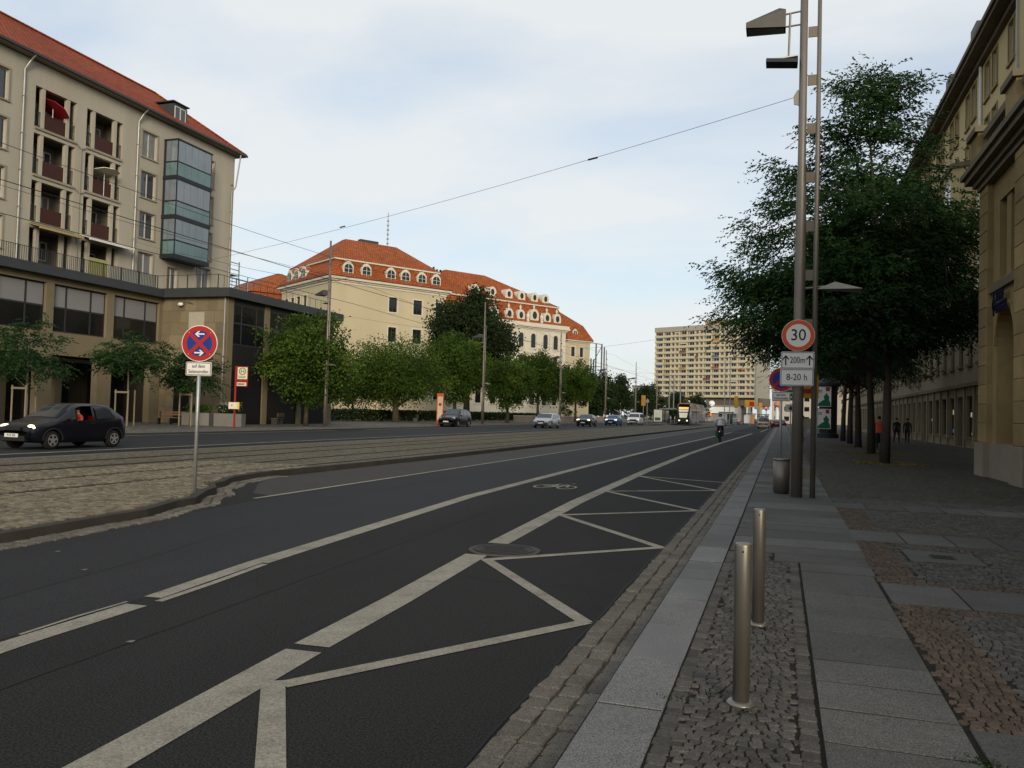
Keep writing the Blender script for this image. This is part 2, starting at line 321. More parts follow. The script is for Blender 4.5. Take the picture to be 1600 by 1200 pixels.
# gutter: three rows of setts
gutter = struct('gutter', MB().quad((-1.27, -6, .003), (-.86, -6, .003), (-.86, 300, .003), (-1.27, 300, .003)), mat('gutter_bed', (0.075, 0.068, 0.058), .85, var=.3, scale=5, bump=.5, bscale=30)); gutter['label'] = 'gutter of three rows of rough setts'
gs = []
for r_, (x0, w) in enumerate(((-1.265, .125), (-1.135, .13), (-1.0, .135))):
    y = 2.0 + r_ * .07
    while y < 45:
        L = rng.uniform(.14, .24); gs.append((x0 + w / 2 + rng.uniform(-.006, .003), y + L / 2, w - .006, L - .008, 0)); y += L
gs.sort(key=lambda q: q[1]); rest = MB()
for i, q in enumerate(gs):
    if i < 240:
        m_ = MB(); stone(m_, *q[:4], .022, rng, 0, .011); m_.build('sett', sett_m, gutter)
    else: stone(rest, *q[:4], .022, rng, 0, .011)
rest.build('setts', sett_m, gutter, kind='stuff')
# slabs
def slab(x0, x1, y0, y1, m=slab_m, parent=None, z=.1025):
    m_ = MB(); m_.r = rng.random(); g = .01; j = [rng.uniform(-.0015, .003) for _ in range(4)]; c = .004
    a = [(x0 + g, y0 + g), (x1 - g, y0 + g), (x1 - g, y1 - g), (x0 + g, y1 - g)]; b = [(x0 + g + c, y0 + g + c), (x1 - g - c, y0 + g + c), (x1 - g - c, y1 - g - c), (x0 + g + c, y1 - g - c)]
    m_.add([(x, y, .04) for x, y in a] + [(x, y, z - .0008 + j[i]) for i, (x, y) in enumerate(a)] + [(x, y, z + j[i]) for i, (x, y) in enumerate(b)],
           [(i, (i + 1) % 4, 4 + (i + 1) % 4, 4 + i) for i in range(4)] + [(4 + i, 4 + (i + 1) % 4, 8 + (i + 1) % 4, 8 + i) for i in range(4)] + [(8, 9, 10, 11)])
    return m_.build('slab', m, parent or pavement)
MB().quad((.205, 2.5, .0995), (.85, 2.5, .0995), (.85, 9.0, .0995), (.205, 9.0, .0995)).build('slab_joints', joint_m, pavement); MB().quad((-.51, 9.5, .0995), (.88, 9.5, .0995), (.88, 44, .0995), (-.51, 44, .0995)).build('slab_joints', joint_m, pavement)
J = [2.5, 3.45, 4.04, 4.51, 4.97, 5.41, 6.13, 6.66, 7.49, 8.46]
for a, b in zip(J, J[1:]): slab(.2, .855, a, b)
J = [8.46, 8.95, 9.46, 10.0, 10.63, 11.4, 12.0, 12.42, 13.2, 14.11]
while J[-1] < 44: J.append(J[-1] + rng.uniform(.6, 1.0))
for i, (a, b) in enumerate(zip(J, J[1:])):
    if i == 0: slab(.2, .88, a, b)
    elif i == 1: slab(-.05, .88, a, b)
    else: slab(-.515, .89 + .002 * i, a, b)
slab_far = MB(); y = J[-1]
while y < 60: slab_far.r = rng.random(); slab_far.box(-.51, .91, y + .006, y + .84, .04, .1); y += .85
slab_far.build('slabs', slab_m, pavement, kind='stuff')
bands = [(3.55, 4.48), (7.3, 8.2), (10.93, 11.95), (14.9, 15.8)]
for a, b in bands:
    MB().quad((.88, a + .01, .0995), (6, a + .01, .0995), (6, b - .01, .0995), (.88, b - .01, .0995)).build('slab_joints', joint_m, pavement)
    x = .87
    while x < 6.0: w = rng.uniform(.5, .62); slab(x, x + w, a, b); x += w
allst = []
def t_patch(x, y):
    return y < 8.44 or (x < .17 and y < 8.92) or (x < -.09 and y < 9.43)
allst += [(q, cob_grey) for q in field(-.43, .1, 2.6, 9.43, .064, .056, rng, t_patch, .03, .5, .3)]
for xx, ww in ((-.478, .085), (.148, .085)):
    y = 2.6
    while y < (8.85 if xx > 0 else 9.35): L = rng.uniform(.07, .12); allst.append(((xx, y + L / 2, ww, L - .01, 0), cob_grey)); y += L
for (a, b), (c, d) in zip(bands, bands[1:]):
    y0, y1 = b, c
    allst += [(q, cob_red) for q in field(.875, 1.24, y0, y1, .061, .062, rng)]
    allst += [(q, cob_red) for q in field(1.25, 6.0, y0, y0 + .18, .062, .062, rng)] + [(q, cob_red) for q in field(1.25, 6.0, y1 - .18, y1, .062, .062, rng)]
    inman = lambda x, y: not (1.3 < x < 2.08 and 9.58 < y < 10.46)
    allst += [(q, cob_grey) for q in field(1.25, 6.0, y0 + .18, y1 - .18, .064, .06, rng, inman, .05, .8)]
allst += [(q, cob_grey) for q in field(.9, 6.0, 15.8, 17.0, .07, .07, rng, None, .05, .8)]
allst += [(q, cob_red) for q in field(.875, 1.24, 2.6, 3.55, .061, .062, rng)]
allst = [s for s in allst if s[0][0] < 1.15 + (s[0][1] - 3.0) * .3]
allst.sort(key=lambda s: s[0][0] ** 2 + s[0][1] ** 2)
rest_g, rest_r = MB(), MB()
for i, (q, m) in enumerate(allst):
    if i < 300: m_ = MB(); stone(m_, *q[:4], .1, rng, q[4]); m_.build('cobble', m, pavement)
    else: stone(rest_r if m is cob_red else rest_g, *q[:4], .1, rng, q[4])
rest_g.build('grey_cobbles', cob_grey, pavement, kind='stuff'); rest_r.build('red_cobbles', cob_red, pavement, kind='stuff')
# median setts near the sign
ms = [q for q in field(-17.2, -7.8, 5.5, 17.5, .1, .088, rng, lambda x, y: x < med_x(y) - .24 and all(abs(x - r) > .13 for r in (-11.05, -12.5, -14.3, -15.75)) and x > -13.6 - (17 - y) * .1, .06, 1.3, .2)]
ms.sort(key=lambda q: q[0] ** 2 + q[1] ** 2); mrest = MB()
for i, q in enumerate(ms):
    if i < 200: m_ = MB(); stone(m_, *q[:4], .118, rng, q[4], .012); m_.build('sett', cob_tan, median)
    else: stone(mrest, *q[:4], .118, rng, q[4], .012)
mrest.build('setts', cob_tan, median, kind='stuff')
# gutter stones at the foot of the median kerb
mg = MB(); y = 4.0
while y < 15.5:
    for k in range(2):
        L = .2; x = med_x(y + L / 2) + .08 + k * .15; stone(mg, x, y + L / 2 + k * .06, .14, L - .01, .02, rng, math.atan2(-(med_x(y + .4) - med_x(y)), .4), .01)
    y += L
mg.build('setts', sett_m, median, kind='stuff')
# tram rails
rail_m = mat('rail_steel', (0.12, 0.1, 0.09), 0.35, 0.8, var=.3, scale=2, stretch=(5, .4, 1)); groove_m = mat('rail_groove', (0.02, 0.018, 0.016), .9, var=.3)
for x, lab in ((-11.05, 'tram rail closest to the tram bed kerb'), (-12.5, 'second tram rail counted from the dark tram bed kerb'), (-14.3, 'third tram rail counted from the dark tram bed kerb'), (-15.75, 'farthest of the four tram rails, next to the oncoming lanes')):
    r_ = root('tram_rail', lab, 'rail', (x, 0, .1), group='tram rails in the cobbled bed')
    MB().box(-.12, .12, -5, 300, -.02, .006).build('groove', groove_m, r_)
    MB().box(-.035, .03, -5, 300, 0, .014).build('rail_head', rail_m, r_)
# left footway
lp = mat('left_paving', (0.12, 0.112, 0.092), 0.8, var=.22, scale=2, bump=.3, bscale=30)
sett_nodes(lp, 2.2, 2.2, .005, (0.07, 0.066, 0.055))
struct('pavement', MB().quad((-80, -20, .1), (-29.85, -20, .1), (-29.85, 300, .1), (-80, 300, .1)), lp)
struct('kerb', MB().box(-29.85, -29.7, -20, 300, -.05, .112), granite)['label'] = 'granite kerb of the footway across the road'

# ---- markings
def ribbon(pts, w0, w1, z=.0045):
    """strip through (x,y) points, w0 to the left and w1 to the right"""
    m_ = MB(); vs = []
    for i, p in enumerate(pts):
        a = Vector(pts[max(i - 1, 0)]); b = Vector(pts[min(i + 1, len(pts) - 1)]); d = (b - a).normalized(); n = Vector((d.y, -d.x)); p = Vector(p)
        vs += [(*(p - n * w0), z), (*(p + n * w1), z)]
    return m_.add(vs, [(2 * i, 2 * i + 1, 2 * i + 3, 2 * i + 2) for i in range(len(pts) - 1)])
mk = lambda lab, mb: struct('road_marking', mb, paint, label=lab)
L2 = [(-2.72, 2.0), (-2.72, 2.8), (-2.83, 4.6)]
mk('near end of the wide white line, before its crack', ribbon([(-2.66, 1.2), (-2.72, 2.79), (-2.845, 4.62)], .125, .125))
mk('wide white line between the crack and the manhole', ribbon([(-2.86, 4.74), (-2.93, 6.15), (-3.09, 8.4)], .125, .125))
mk('wide white line running from the manhole to the far bend', ribbon([(-3.13, 9.22), (-3.38, 14.2), (-3.55, 23.3), (-3.62, 35), (-3.42, 52.5), (-3.05, 70), (-2.75, 87)], .125, .125))
mk('long white line beside the traffic lane', ribbon([(-4.86, 7.0), (-4.8 - .53, 14.0), (-5.45, 24), (-5.45, 38.6), (-5.2, 60), (-4.95, 90)], .1, .12))
mk('narrow start of the long white line', ribbon([(-4.68, 5.4), (-4.86, 7.0)], .1, .055))
mk('sliver of older paint beside the long white line', ribbon([(-4.6, 5.3), (-4.66, 6.0), (-4.78, 6.95)], .0, .07, .0052))
mk('worn near end of the long white line', ribbon([(-4.45, 3.0), (-4.57, 4.05), (-4.63, 5.15)], .1, .09))
mk('faint sliver left of the worn white line', ribbon([(-4.72, 4.2), (-4.765, 4.7), (-4.78, 5.2)], .004, .025, .0052))
mk('thin white line along the tram bed apron', ribbon([(-8.23, 11.7), (-8.22, 60), (-8.1, 110), (-8.0, 150)], .05, .05))
mk('thin cross line at the far end of the bike lane', ribbon([(-5.0, 90.5), (-2.6, 93.5), (-1.2, 95)], .1, .1))
mk('short white line in front of the pale car', ribbon([(-2.2, 100), (-1.6, 150)], .08, .08))
zz = [((-2.6, 4.02), (-1.35, 6.08)), ((-1.35, 6.05), (-2.92, 8.2)), ((-2.92, 8.12), (-1.3, 9.86)), ((-1.3, 9.82), (-3.18, 12.25)), ((-3.18, 12.2), (-1.27, 13.98)), ((-1.27, 13.94), (-3.35, 16.5)), ((-3.35, 16.45), (-1.24, 18.06)), ((-1.24, 18.02), (-3.46, 21.1)), ((-3.46, 21.05), (-1.2, 20.35))]
labs = ['nearest long', 'second', 'third, crossing beside the manhole', 'fourth', 'fifth', 'sixth', 'seventh', 'eighth', 'last, almost level']
for i, (a, b) in enumerate(zz): mk('%s stroke of the white zigzag at the kerb' % labs[i], ribbon([a, b], .06, .06, .0055 + .0006 * (i % 2)))
mk('stroke of the white zigzag cut off by the lower edge', ribbon([(-2.68, 4.05), (-1.95, 2.95)], .065, .065, .0067))
mk('solid white line beside the far tram kerb', ribbon([(-20.1, -10), (-20.1, 90), (-20, 200)], .09, .09))
mk('white line along the far footway parking strip', ribbon([(-27.7, -10), (-27.7, 48)], .09, .09))
mk('white line of the parking strip beyond the lamp post', ribbon([(-27.7, 52), (-27.7, 140)], .09, .09))
seam = mat('road_seam', (.014, .0135, .013), .7, var=.3, scale=3)
sr = random.Random(12)
def seamline(lab, pts, w):
    q = []
    for (a, b), (c, d) in zip(pts, pts[1:]):
        n = max(2, int(math.hypot(c - a, d - b) / .35)); q += [(a + (c - a) * k / n + sr.uniform(-.012, .012), b + (d - b) * k / n) for k in range(n)]
    struct('road_seam', ribbon(q + [pts[-1]], w, w, .0035), seam, label=lab)
seamline('dark lengthwise seam in the bike lane asphalt', [(-3.85, 2.2), (-4.15, 9), (-4.55, 18), (-4.75, 45)], .007)
seamline('dark crack running across the parking bay', [(-1.3, 7.1), (-1.7, 7.25), (-2.2, 7.15), (-2.9, 7.3)], .005)
seamline('dark seam along the gutter edge', [(-1.3, 2), (-1.305, 20), (-1.29, 60)], .01)
seamline('dark crack beside the worn white line', [(-5.6, 4.2), (-5.9, 6.5), (-6.4, 9), (-6.5, 14)], .006)
scrap = mat('paper_scrap', (.16, .16, .155), .9, var=.1)
for k, (x, y, lab) in enumerate(((-3.95, 4.35, 'small pale scrap of paper on the bike lane'), (-6.0, 6.0, 'small pale scrap of paper left of the worn line'), (-6.95, 6.6, 'tiny pale scrap near the tram bed kerb'))):
    m_ = MB(); m_.add([(-.025, -.02, .002), (.028, -.014, .003), (.02, .024, .007), (-.02, .02, .003)], [(0, 1, 2, 3)]); tag(m_.build('paper_scrap', scrap, loc=(x, y, .004)), lab, 'litter')
# bicycle symbol on the lane
bs = MB()
def ring(cx, cy, rx, ry, w, n=28):
    vs = []; 
    for k in range(n):
        c, s_ = math.cos(2 * math.pi * k / n), math.sin(2 * math.pi * k / n); vs += [(cx + rx * c, cy + ry * s_, .005), (cx + (rx - w) * c, cy + (ry - w * ry / rx) * s_, .005)]
    bs.add(vs, [(2 * k, 2 * k + 1, (2 * k + 3) % (2 * n), (2 * k + 2) % (2 * n)) for k in range(n)])
def bar(p, q, w=.03):
    p, q = Vector(p), Vector(q); d = (q - p).normalized(); n = Vector((d.y, -d.x)) * w; bs.add([(*(p - n), .0053), (*(p + n), .0053), (*(q + n), .0053), (*(q - n), .0053)], [(0, 1, 2, 3)])
ring(-4.72, 16.8, .2, .42, .045); ring(-4.22, 16.8, .2, .42, .045)
for p, q in (((-4.72, 16.8), (-4.56, 17.5)), ((-4.56, 17.5), (-4.32, 17.4)), ((-4.32, 17.4), (-4.22, 16.8)), ((-4.32, 17.4), (-4.5, 16.75)), ((-4.5, 16.75), (-4.72, 16.8)), ((-4.56, 17.5), (-4.5, 16.75)), ((-4.36, 17.8), (-4.26, 17.75))): bar(p, q)
o = bs.build('bicycle_symbol', paint); o['kind'] = 'structure'; o['label'] = 'worn painted bicycle symbol on the bike lane'
# manhole in the lane
mh = root('manhole_cover', 'round cast iron manhole cover on the wide white line', 'manhole', (-2.9, 8.78, .003))
iron = mat('cast_iron', (0.035, 0.031, 0.029), .6, .3, var=.3, scale=12, bump=.3, bscale=60)
MB().lathe([(.40, 0), (.40, .012), (.385, .014)], 40).build('rim', mat('manhole_concrete', (.075, .068, .06), .8, var=.25, scale=20, speck=.4), mh)
pl = MB().lathe([(.36, 0), (.36, .017)], 40)
for q in (.34, .27): 
    n = 40; pl.add([(r2 * math.cos(2 * math.pi * k / n), r2 * math.sin(2 * math.pi * k / n), .023) for r2 in (q, q - .03) for k in range(n)], [(k, (k + 1) % n, n + (k + 1) % n, n + k) for k in range(n)])
for i in range(-6, 7):
    for j in range(-6, 7):
        if math.hypot(i * .036, j * .036) < .22: pl.box(i * .036 - .012, i * .036 + .012, j * .036 - .012, j * .036 + .012, .016, .024)
pl.build('plate', iron, mh)
mc = root('access_cover', 'rectangular grey cover with a slotted grate in the cobbles', 'cover', (1.69, 10.02, .06))
MB().box(-.36, .36, -.4, .4, 0, .042).build('plate', slab_m, mc)
gr = MB().box(-.12, .12, -.13, .13, .0435, .0455); gr.build('grate_recess', iron, mc)
gb = MB(); [gb.box(-.1 + k * .055, -.07 + k * .055, -.11, .11, .0465, .048) for k in range(4)]; gb.build('slots', black, mc)

# ================================================================ BUILDINGS ACROSS THE ROAD
plaster = mat('beige_plaster', (0.36, 0.33, 0.27), 0.85, var=.15, scale=1.4, bump=.25, bscale=30, dirt=.22, stretch=(1.2, 1.2, .22))
plaster_dk = mat('grey_plaster', (0.25, 0.22, 0.17), 0.85, var=.15, scale=.9, bump=.2, bscale=30)
slate = mat('slate_fascia', (0.05, 0.056, 0.06), 0.5, .2, var=.15, scale=.8)
sandstone = mat('sandstone', (0.175, 0.145, 0.094), 0.85, var=.22, scale=1.1, bump=.3, bscale=25, dirt=.3, attr=.16)
frame_w = mat('white_frame', (0.5, 0.49, 0.46), 0.5, var=.06)
frame_d = mat('dark_frame', (0.04, 0.042, 0.045), 0.5, .3, var=.1)
zinc = mat('zinc_pipe', (0.3, 0.3, 0.29), .45, .5, var=.15, scale=6)
brown_panel = mat('brown_panel', (0.05, 0.02, 0.017), .6, var=.2, scale=4)
def tile_mat(name, col, sx, sz, axis_h):
    m = mat(name, col, .75, var=.22, scale=1.2, dirt=.22); t = m.node_tree; b = t.nodes['Principled BSDF']; n = t.nodes.new; l = t.links.new
    g = n('ShaderNodeNewGeometry'); dt = n('ShaderNodeVectorMath'); dt.operation = 'DOT_PRODUCT'; l(g.outputs['Position'], dt.inputs[0]); dt.inputs[1].default_value = axis_h
    sp = n('ShaderNodeSeparateXYZ'); l(g.outputs['Position'], sp.inputs[0]); cm = n('ShaderNodeCombineXYZ'); l(dt.outputs['Value'], cm.inputs[0]); l(sp.outputs['Z'], cm.inputs[1])
    bt = n('ShaderNodeTexBrick'); bt.inputs['Scale'].default_value = 1; bt.inputs['Brick Width'].default_value = sx; bt.inputs['Row Height'].default_value = sz; bt.inputs['Mortar Size'].default_value = sz * .2; bt.inputs['Mortar Smooth'].default_value = .6
    l(cm.outputs[0], bt.inputs['Vector']); bt.inputs['Color1'].default_value = (1, 1, 1, 1); bt.inputs['Color2'].default_value = (.66, .62, .6, 1); bt.inputs['Mortar'].default_value = (.3, .3, .3, 1)
    old = b.inputs['Base Color'].links[0].from_socket; ml = n('ShaderNodeVectorMath'); ml.operation = 'MULTIPLY'; l(old, ml.inputs[0]); l(bt.outputs['Color'], ml.inputs[1]); l(ml.outputs[0], b.inputs['Base Color'])
    bp = n('ShaderNodeBump'); bp.inputs['Strength'].default_value = .7; bp.inputs['Distance'].default_value = .04; l(bt.outputs['Fac'], bp.inputs['Height']); bp.invert = True; l(bp.outputs[0], b.inputs['Normal'])
    return m
tiles_a = tile_mat('roof_tiles_left', (0.31, 0.064, 0.021), .36, .22, (0, 1, 0))
WC = {}; WR = random.Random(5); glass_cur = mat('curtained_glass', (.15, .15, .145), .12, var=.5, scale=2.5, spec=.6, stretch=(3, 3, .3))
def win_mesh(w, h, style, fm, gm):
    k = (round(w, 2), round(h, 2), style, fm.name, gm.name)
    if k in WC: return WC[k]
    f = MB(); t = .07; y0, y1 = 0, .06
    f.box(0, t, y0, y1, 0, h); f.box(w - t, w, y0, y1, 0, h); f.box(t, w - t, y0, y1, 0, t); f.box(t, w - t, y0, y1, h - t, h)
    if 'm' in style: f.box(w / 2 - .05, w / 2 + .05, y0, y1 - .005, t, h - t)
    if 't' in style: f.box(t, w - t, y0 + .004, y1 - .004, h * .68 - .035, h * .68 + .035)
    if 'g' in style:
        for q in (.33, .66): f.box(t, w - t, y0 + .006, y1 - .006, h * q - .02, h * q + .02)
    g = MB().box(t - .01, w - t + .01, .025, .035, t - .01, h - t + .01)
    WC[k] = (f.mesh('window', fm), g.mesh('pane', gm)); return WC[k]
def window(par, x, y, z, w, h, style='m', fm=None, gm=None, name='window'):
    if gm is None: gm = glass if WR.random() < .6 else glass_cur
    a, b = win_mesh(w, h, style, fm or frame_w, gm)
    o = put(name, a, par, (x, y, z)); put('pane', b, o); return o

# ---- apartment block (facade at X=-44.9, along the street)
XA = -44.9
A = root('apartment_building', 'beige apartment block with red tiled roof, loggias and a glazed bay', 'building', M=facade(XA, 0, 0, 1))
Y0, Y1, ZE = 18.0, 59.2, 22.75
fl = [9.72, 12.7, 15.69, 18.68]              # loggia floor levels
ops = []; wins = []; logg = []
for z in fl:
    for (a, b) in ((39.35, 42.55), (43.4, 46.6)):
        ops.append((a, b, z, z + 2.58)); logg.append((a, b, z))
    for (a, b) in ((35.9, 37.45), (48.5, 50.02), (31.0, 32.5), (26.5, 28), (22.5, 24)): ops.append((a, b, z + .9, z + 2.8)); wins.append((a, b, z + .9, z + 2.8))
    for (a, b) in ((55.0, 56.55),): ops.append((a, b, z + .6 if z > 10 else z + .1, z + 2.8)); wins.append((a, b, z + .6 if z > 10 else z + .1, z + 2.8))
ops.append((51.6, 52.7, 9.6, 11.9)); wins.append((51.6, 52.7, 9.6, 11.9))
wl = MB().wall(Y0, Y1, 4.0, ZE, ops, 0, .3)
wl.quad((Y1, 0, 4), (Y1, 11.5, 4), (Y1, 11.5, ZE), (Y1, 0, ZE)); wl.quad((Y0, 11.5, 4), (Y0, 0, 4), (Y0, 0, ZE), (Y0, 11.5, ZE)); wl.quad((Y1, 11.5, 4), (Y0, 11.5, 4), (Y0, 11.5, ZE), (Y1, 11.5, ZE))
wall_a = wl.build('wall', plaster, A)
for a, b, c, d in wins:
    window(A, a, .16, c, b - a, d - c, 'm')
    MB().box(a - .12, b + .12, -.09, .15, c - .1, c - .005).build('sill', plaster_dk, A)
    s = MB(); s.box(a - .12, a - .003, -.04, .02, c, d); s.box(b + .003, b + .12, -.04, .02, c, d); s.box(a - .12, b + .12, -.045, .02, d + .003, d + .11); s.build('window_surround', plaster_dk, A)
curtain = mat('curtain', (0.3, 0.3, 0.3), .9, var=.15)
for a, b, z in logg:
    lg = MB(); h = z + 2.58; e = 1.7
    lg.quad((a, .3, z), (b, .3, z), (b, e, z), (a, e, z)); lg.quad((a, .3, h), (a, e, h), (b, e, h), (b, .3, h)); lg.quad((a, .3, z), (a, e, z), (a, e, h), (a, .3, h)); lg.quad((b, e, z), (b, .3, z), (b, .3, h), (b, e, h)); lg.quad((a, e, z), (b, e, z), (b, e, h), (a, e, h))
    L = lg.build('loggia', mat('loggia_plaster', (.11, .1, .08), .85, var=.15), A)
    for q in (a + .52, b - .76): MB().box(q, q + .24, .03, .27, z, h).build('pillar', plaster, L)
    window(L, a + .5, e - .08, z + .05, 1.0, 2.1, 't'); window(L, a + 1.7, e - .08, z + .9, 1.1, 1.25, 'm')
    if z > 10:
        MB().box(a + .77, b - .77, .1, .16, z + .08, z + 1.0).build('panel', brown_panel, L)
        MB().box(a + .02, b - .02, -.1, .1, z - .16, z - .01).build('ledge', plaster_dk, L)
    for (p, q) in ((a + .03, a + .5), (b - .5, b - .03)):
        rl = MB(); rl.box(p, q, .1, .14, z + .98, z + 1.02); rl.box(p, q, .1, .14, z + .1, z + .13)
        for k in range(5): rl.box(p + (q - p) * k / 4 - .008, p + (q - p) * k / 4 + .008, .11, .13, z + .13, z + .98)
        if z > 10: rl.build('railing', frame_d, L)
# roof with hip, eaves board, gutter
E0, rz_, ry_ = -.62, 27.3, 5.3
rf = MB(); ez = ZE + .22
rf.quad((Y0, E0, ez), (Y1 + .75, E0, ez), (55.4, ry_, rz_), (Y0, ry_, rz_)); rf.add([(Y1 + .75, E0, ez), (Y1 + .75, 12.1, ez), (55.4, ry_, rz_)], [(0, 1, 2)]); rf.quad((Y1 + .75, 12.1, ez), (Y0, 12.1, ez), (Y0, ry_, rz_), (55.4, ry_, rz_))
roof_a = rf.build('roof', tiles_a, A)
MB().box(Y0, Y1 + .7, E0 + .02, 12.05, ez - .16, ez - .012).build('soffit', plaster_dk, A)
MB().box(Y0, Y1 + .78, E0 - .13, E0 + .01, ez - .13, ez + .02).build('gutter', slate, A)
rd = MB(); rd.tube([(Y0, ry_, rz_ + .03), (55.4, ry_, rz_ + .03)], .13, 8); rd.tube([(55.4, ry_, rz_ + .03), (Y1 + .75, E0, ez + .03)], .11, 8); rd.build('ridge_cap', tiles_a, roof_a)
dm = MB(); dm.slabxz([(52.1, 23.35), (53.75, 23.35), (53.75, 24.85), (53.4, 25.0), (52.4, 25.0), (52.1, 24.85)], .55, 3.2); D = dm.build('dormer', slate, roof_a)
window(roof_a, 52.3, .5, 23.5, 1.25, 1.25, 'm'); MB().box(52.0, 53.85, .4, 3.3, 25.0, 25.08).build('dormer_roof', slate, roof_a)
for yy, zt in ((38.45, 22.6), (48.0, 22.6), (58.85, 20.2)):
    dp = MB(); dp.tube([(yy + .25, E0 - .05, ez - .1), (yy + .2, -.3, zt - .1), (yy, -.09, zt - .7), (yy, -.09, 9.6)], .06, 8)
    for k in range(5): dp.box(yy - .09, yy + .09, -.17, 0, 11 + k * 2.3, 11.05 + k * 2.3)
    dp.build('downpipe', zinc, A)
dp = MB(); [dp.tube([(42.6, -.08, z - .1), (42.95, -.08, z - .35), (43.0, -.08, z - .35), (43.35, -.08, z - .2)], .035, 6) for z in fl[1:]]; dp.tube([(42.98, -.08, 18.3), (42.98, -.08, 9.6)], .035, 6); dp.build('drain_pipe', plaster_dk, A)
# glazed bay: three storeys
bayf = mat('bay_frame', (0.03, 0.036, 0.042), .45, .3, var=.1); bayg = mat('bay_parapet_glass', (0.1, 0.165, 0.17), .15, var=.3, scale=.9, spec=.7); bayw = mat('bay_glass', (0.15, 0.18, 0.21), .05, var=.3, scale=.5, spec=1.0)
B0, B1, BD = 50.75, 54.65, -1.3
for i in range(3):
    z = 12.72 + i * 2.99; bz = MB(); bz.box(B0 - .05, B1 + .05, BD - .05, -.004, z - .3, z); 
    if i == 2: bz.box(B0 - .05, B1 + .05, BD - .05, -.004, z + 2.69, z + 2.8)
    bz.box(B0, B0 + .07, BD + .0, BD + .07, z, z + 2.69); bz.box(B1 - .07, B1, BD, BD + .07, z, z + 2.69); bz.box(B0, B0 + .4, -.2, -.004, z, z + 2.69); bz.box(B0 + .07, B1 - .07, BD, BD + .06, z + 1.02, z + 1.1); bz.box(B0, B0 + .06, BD + .07, -.2, z + 1.02, z + 1.1)
    Bf = bz.build('bay', bayf, A); Bf['label'] = ('lowest', 'middle', 'topmost')[i] + ' storey of the glazed bay'
    n = 5
    for k in range(n):
        a = B0 + .07 + (B1 - B0 - .14) * k / n; b = B0 + .07 + (B1 - B0 - .14) * (k + 1) / n
        MB().box(a + .01, b - .01, BD + .01, BD + .03, z + .03, z + 1.0).build('parapet_panel', bayg, Bf)
        MB().box(a + .012, b - .012, BD + .02, BD + .03, z + 1.12, z + 2.68).build('pane', bayw, Bf)
    for (p, q) in ((BD + .08, BD + .62), (BD + .64, -.21)):
        MB().box(B0 + .02, B0 + .035, p, q, z + .03, z + 1.0).build('parapet_panel', bayg, Bf); MB().box(B0 + .02, B0 + .03, p, q, z + 1.12, z + 2.68).build('pane', bayw, Bf)
        MB().box(B1 - .035, B1 - .02, p, q, z + .03, z + 1.0).build('parapet_panel', bayg, Bf)
# things on the loggias and the terrace
par = root('parasol', 'faded red parasol tilted in the top loggia', 'parasol', (XA - .35, 41.0, 20.35))
pm = MB(); pm.lathe([(1.05, 0), (.8, .16), (.4, .28), (.02, .34)], 8); o = pm.build('canopy', mat('red_cloth', (.42, .02, .035), .8, var=.12), par); o.rotation_euler = (R(-24), R(8), 0)
MB().cyl((0, 0, -1.6), (0, 0, .2), .02).build('pole', white_p, par)
par = root('parasol', 'cream parasol open flat in a loggia of the second row', 'parasol', (XA - .1, 45.2, 17.35))
pm = MB(); pm.lathe([(1.0, 0), (.7, .16), (.3, .25), (.02, .28)], 8); o = pm.build('canopy', mat('cream_cloth', (.72, .68, .52), .8, var=.08), par); o.rotation_euler = (0, R(-10), 0)
MB().cyl((0, 0, -1.6), (0, 0, .2), .02).build('pole', white_p, par)
for (a, b, zz, col, lab) in ((39.3, 42.7, 12.35, (.33, .27, .12), 'beige rolled awning over a terrace loggia'), (43.2, 47.2, 12.45, (.62, .6, .56), 'white rolled awning over a terrace loggia')):
    aw = root('awning', lab, 'awning', (XA, a, zz)); f = b - a
    w = MB(); w.add([(.0, 0, .14), (.9, 0, -.1), (.9, f, -.1), (0, f, .14), (0, 0, .18), (.9, 0, -.05), (.9, f, -.05), (0, f, .18)], [(0, 1, 2, 3), (7, 6, 5, 4), (1, 0, 4, 5), (3, 2, 6, 7), (2, 1, 5, 6), (0, 3, 7, 4)]); w.build('cloth', mat('awning_' + lab[:5], col, .8, var=.1), aw)
    MB().box(.86, .95, 0, f, -.2, -.045).build('front_bar', mat('awning_' + lab[:5], col), aw)
# ---- podium building with arcade
PX = -41.9
Pd = root('podium_building', 'low shop building with dark fascia, ribbon windows and stone arcade', 'building', M=facade(PX, 0, 0, 1))
bays = [(26.0, 29.9), (30.4, 34.3), (34.8, 38.12), (38.67, 42.82), (43.42, 47.56)]
ops = [(a, b, 5.62, 8.52) for a, b in bays] + [(a + (0 if i == 0 else .0), b - .35, .1, 4.22) for i, (a, b) in enumerate(bays[:3])] + [(38.75, 42.25, .1, 4.22), (43.4, 46.9, .1, 4.22)]
MB().wall(20, 47.9, .08, 8.9, ops, 0, .5).build('wall', sandstone, Pd)
sb = MB(); sb.quad((20, 3.2, .1), (47.9, 3.2, .1), (47.9, 3.2, 4.3), (20, 3.2, 4.3)); sb.quad((20, .5, 4.24), (20, 3.2, 4.24), (47.9, 3.2, 4.24), (47.9, .5, 4.24)); sb.quad((47.9, 0.5, .1), (47.9, 3.2, .1), (47.9, 3.2, 4.3), (47.9, .5, 4.3)); sb.build('arcade_back', mat('arcade_wall_shaded', (.03, .026, .02), .8, var=.2), Pd)  # arcade interior coloured near black: its shadow is painted into the wall
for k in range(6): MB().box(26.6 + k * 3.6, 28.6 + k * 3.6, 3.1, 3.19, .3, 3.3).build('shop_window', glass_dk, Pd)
for k in range(5): MB().box(28.9 + k * 4.0, 29.4 + k * 4.0, 2.0, 2.5, .1, 4.24).build('pillar', sandstone, Pd)
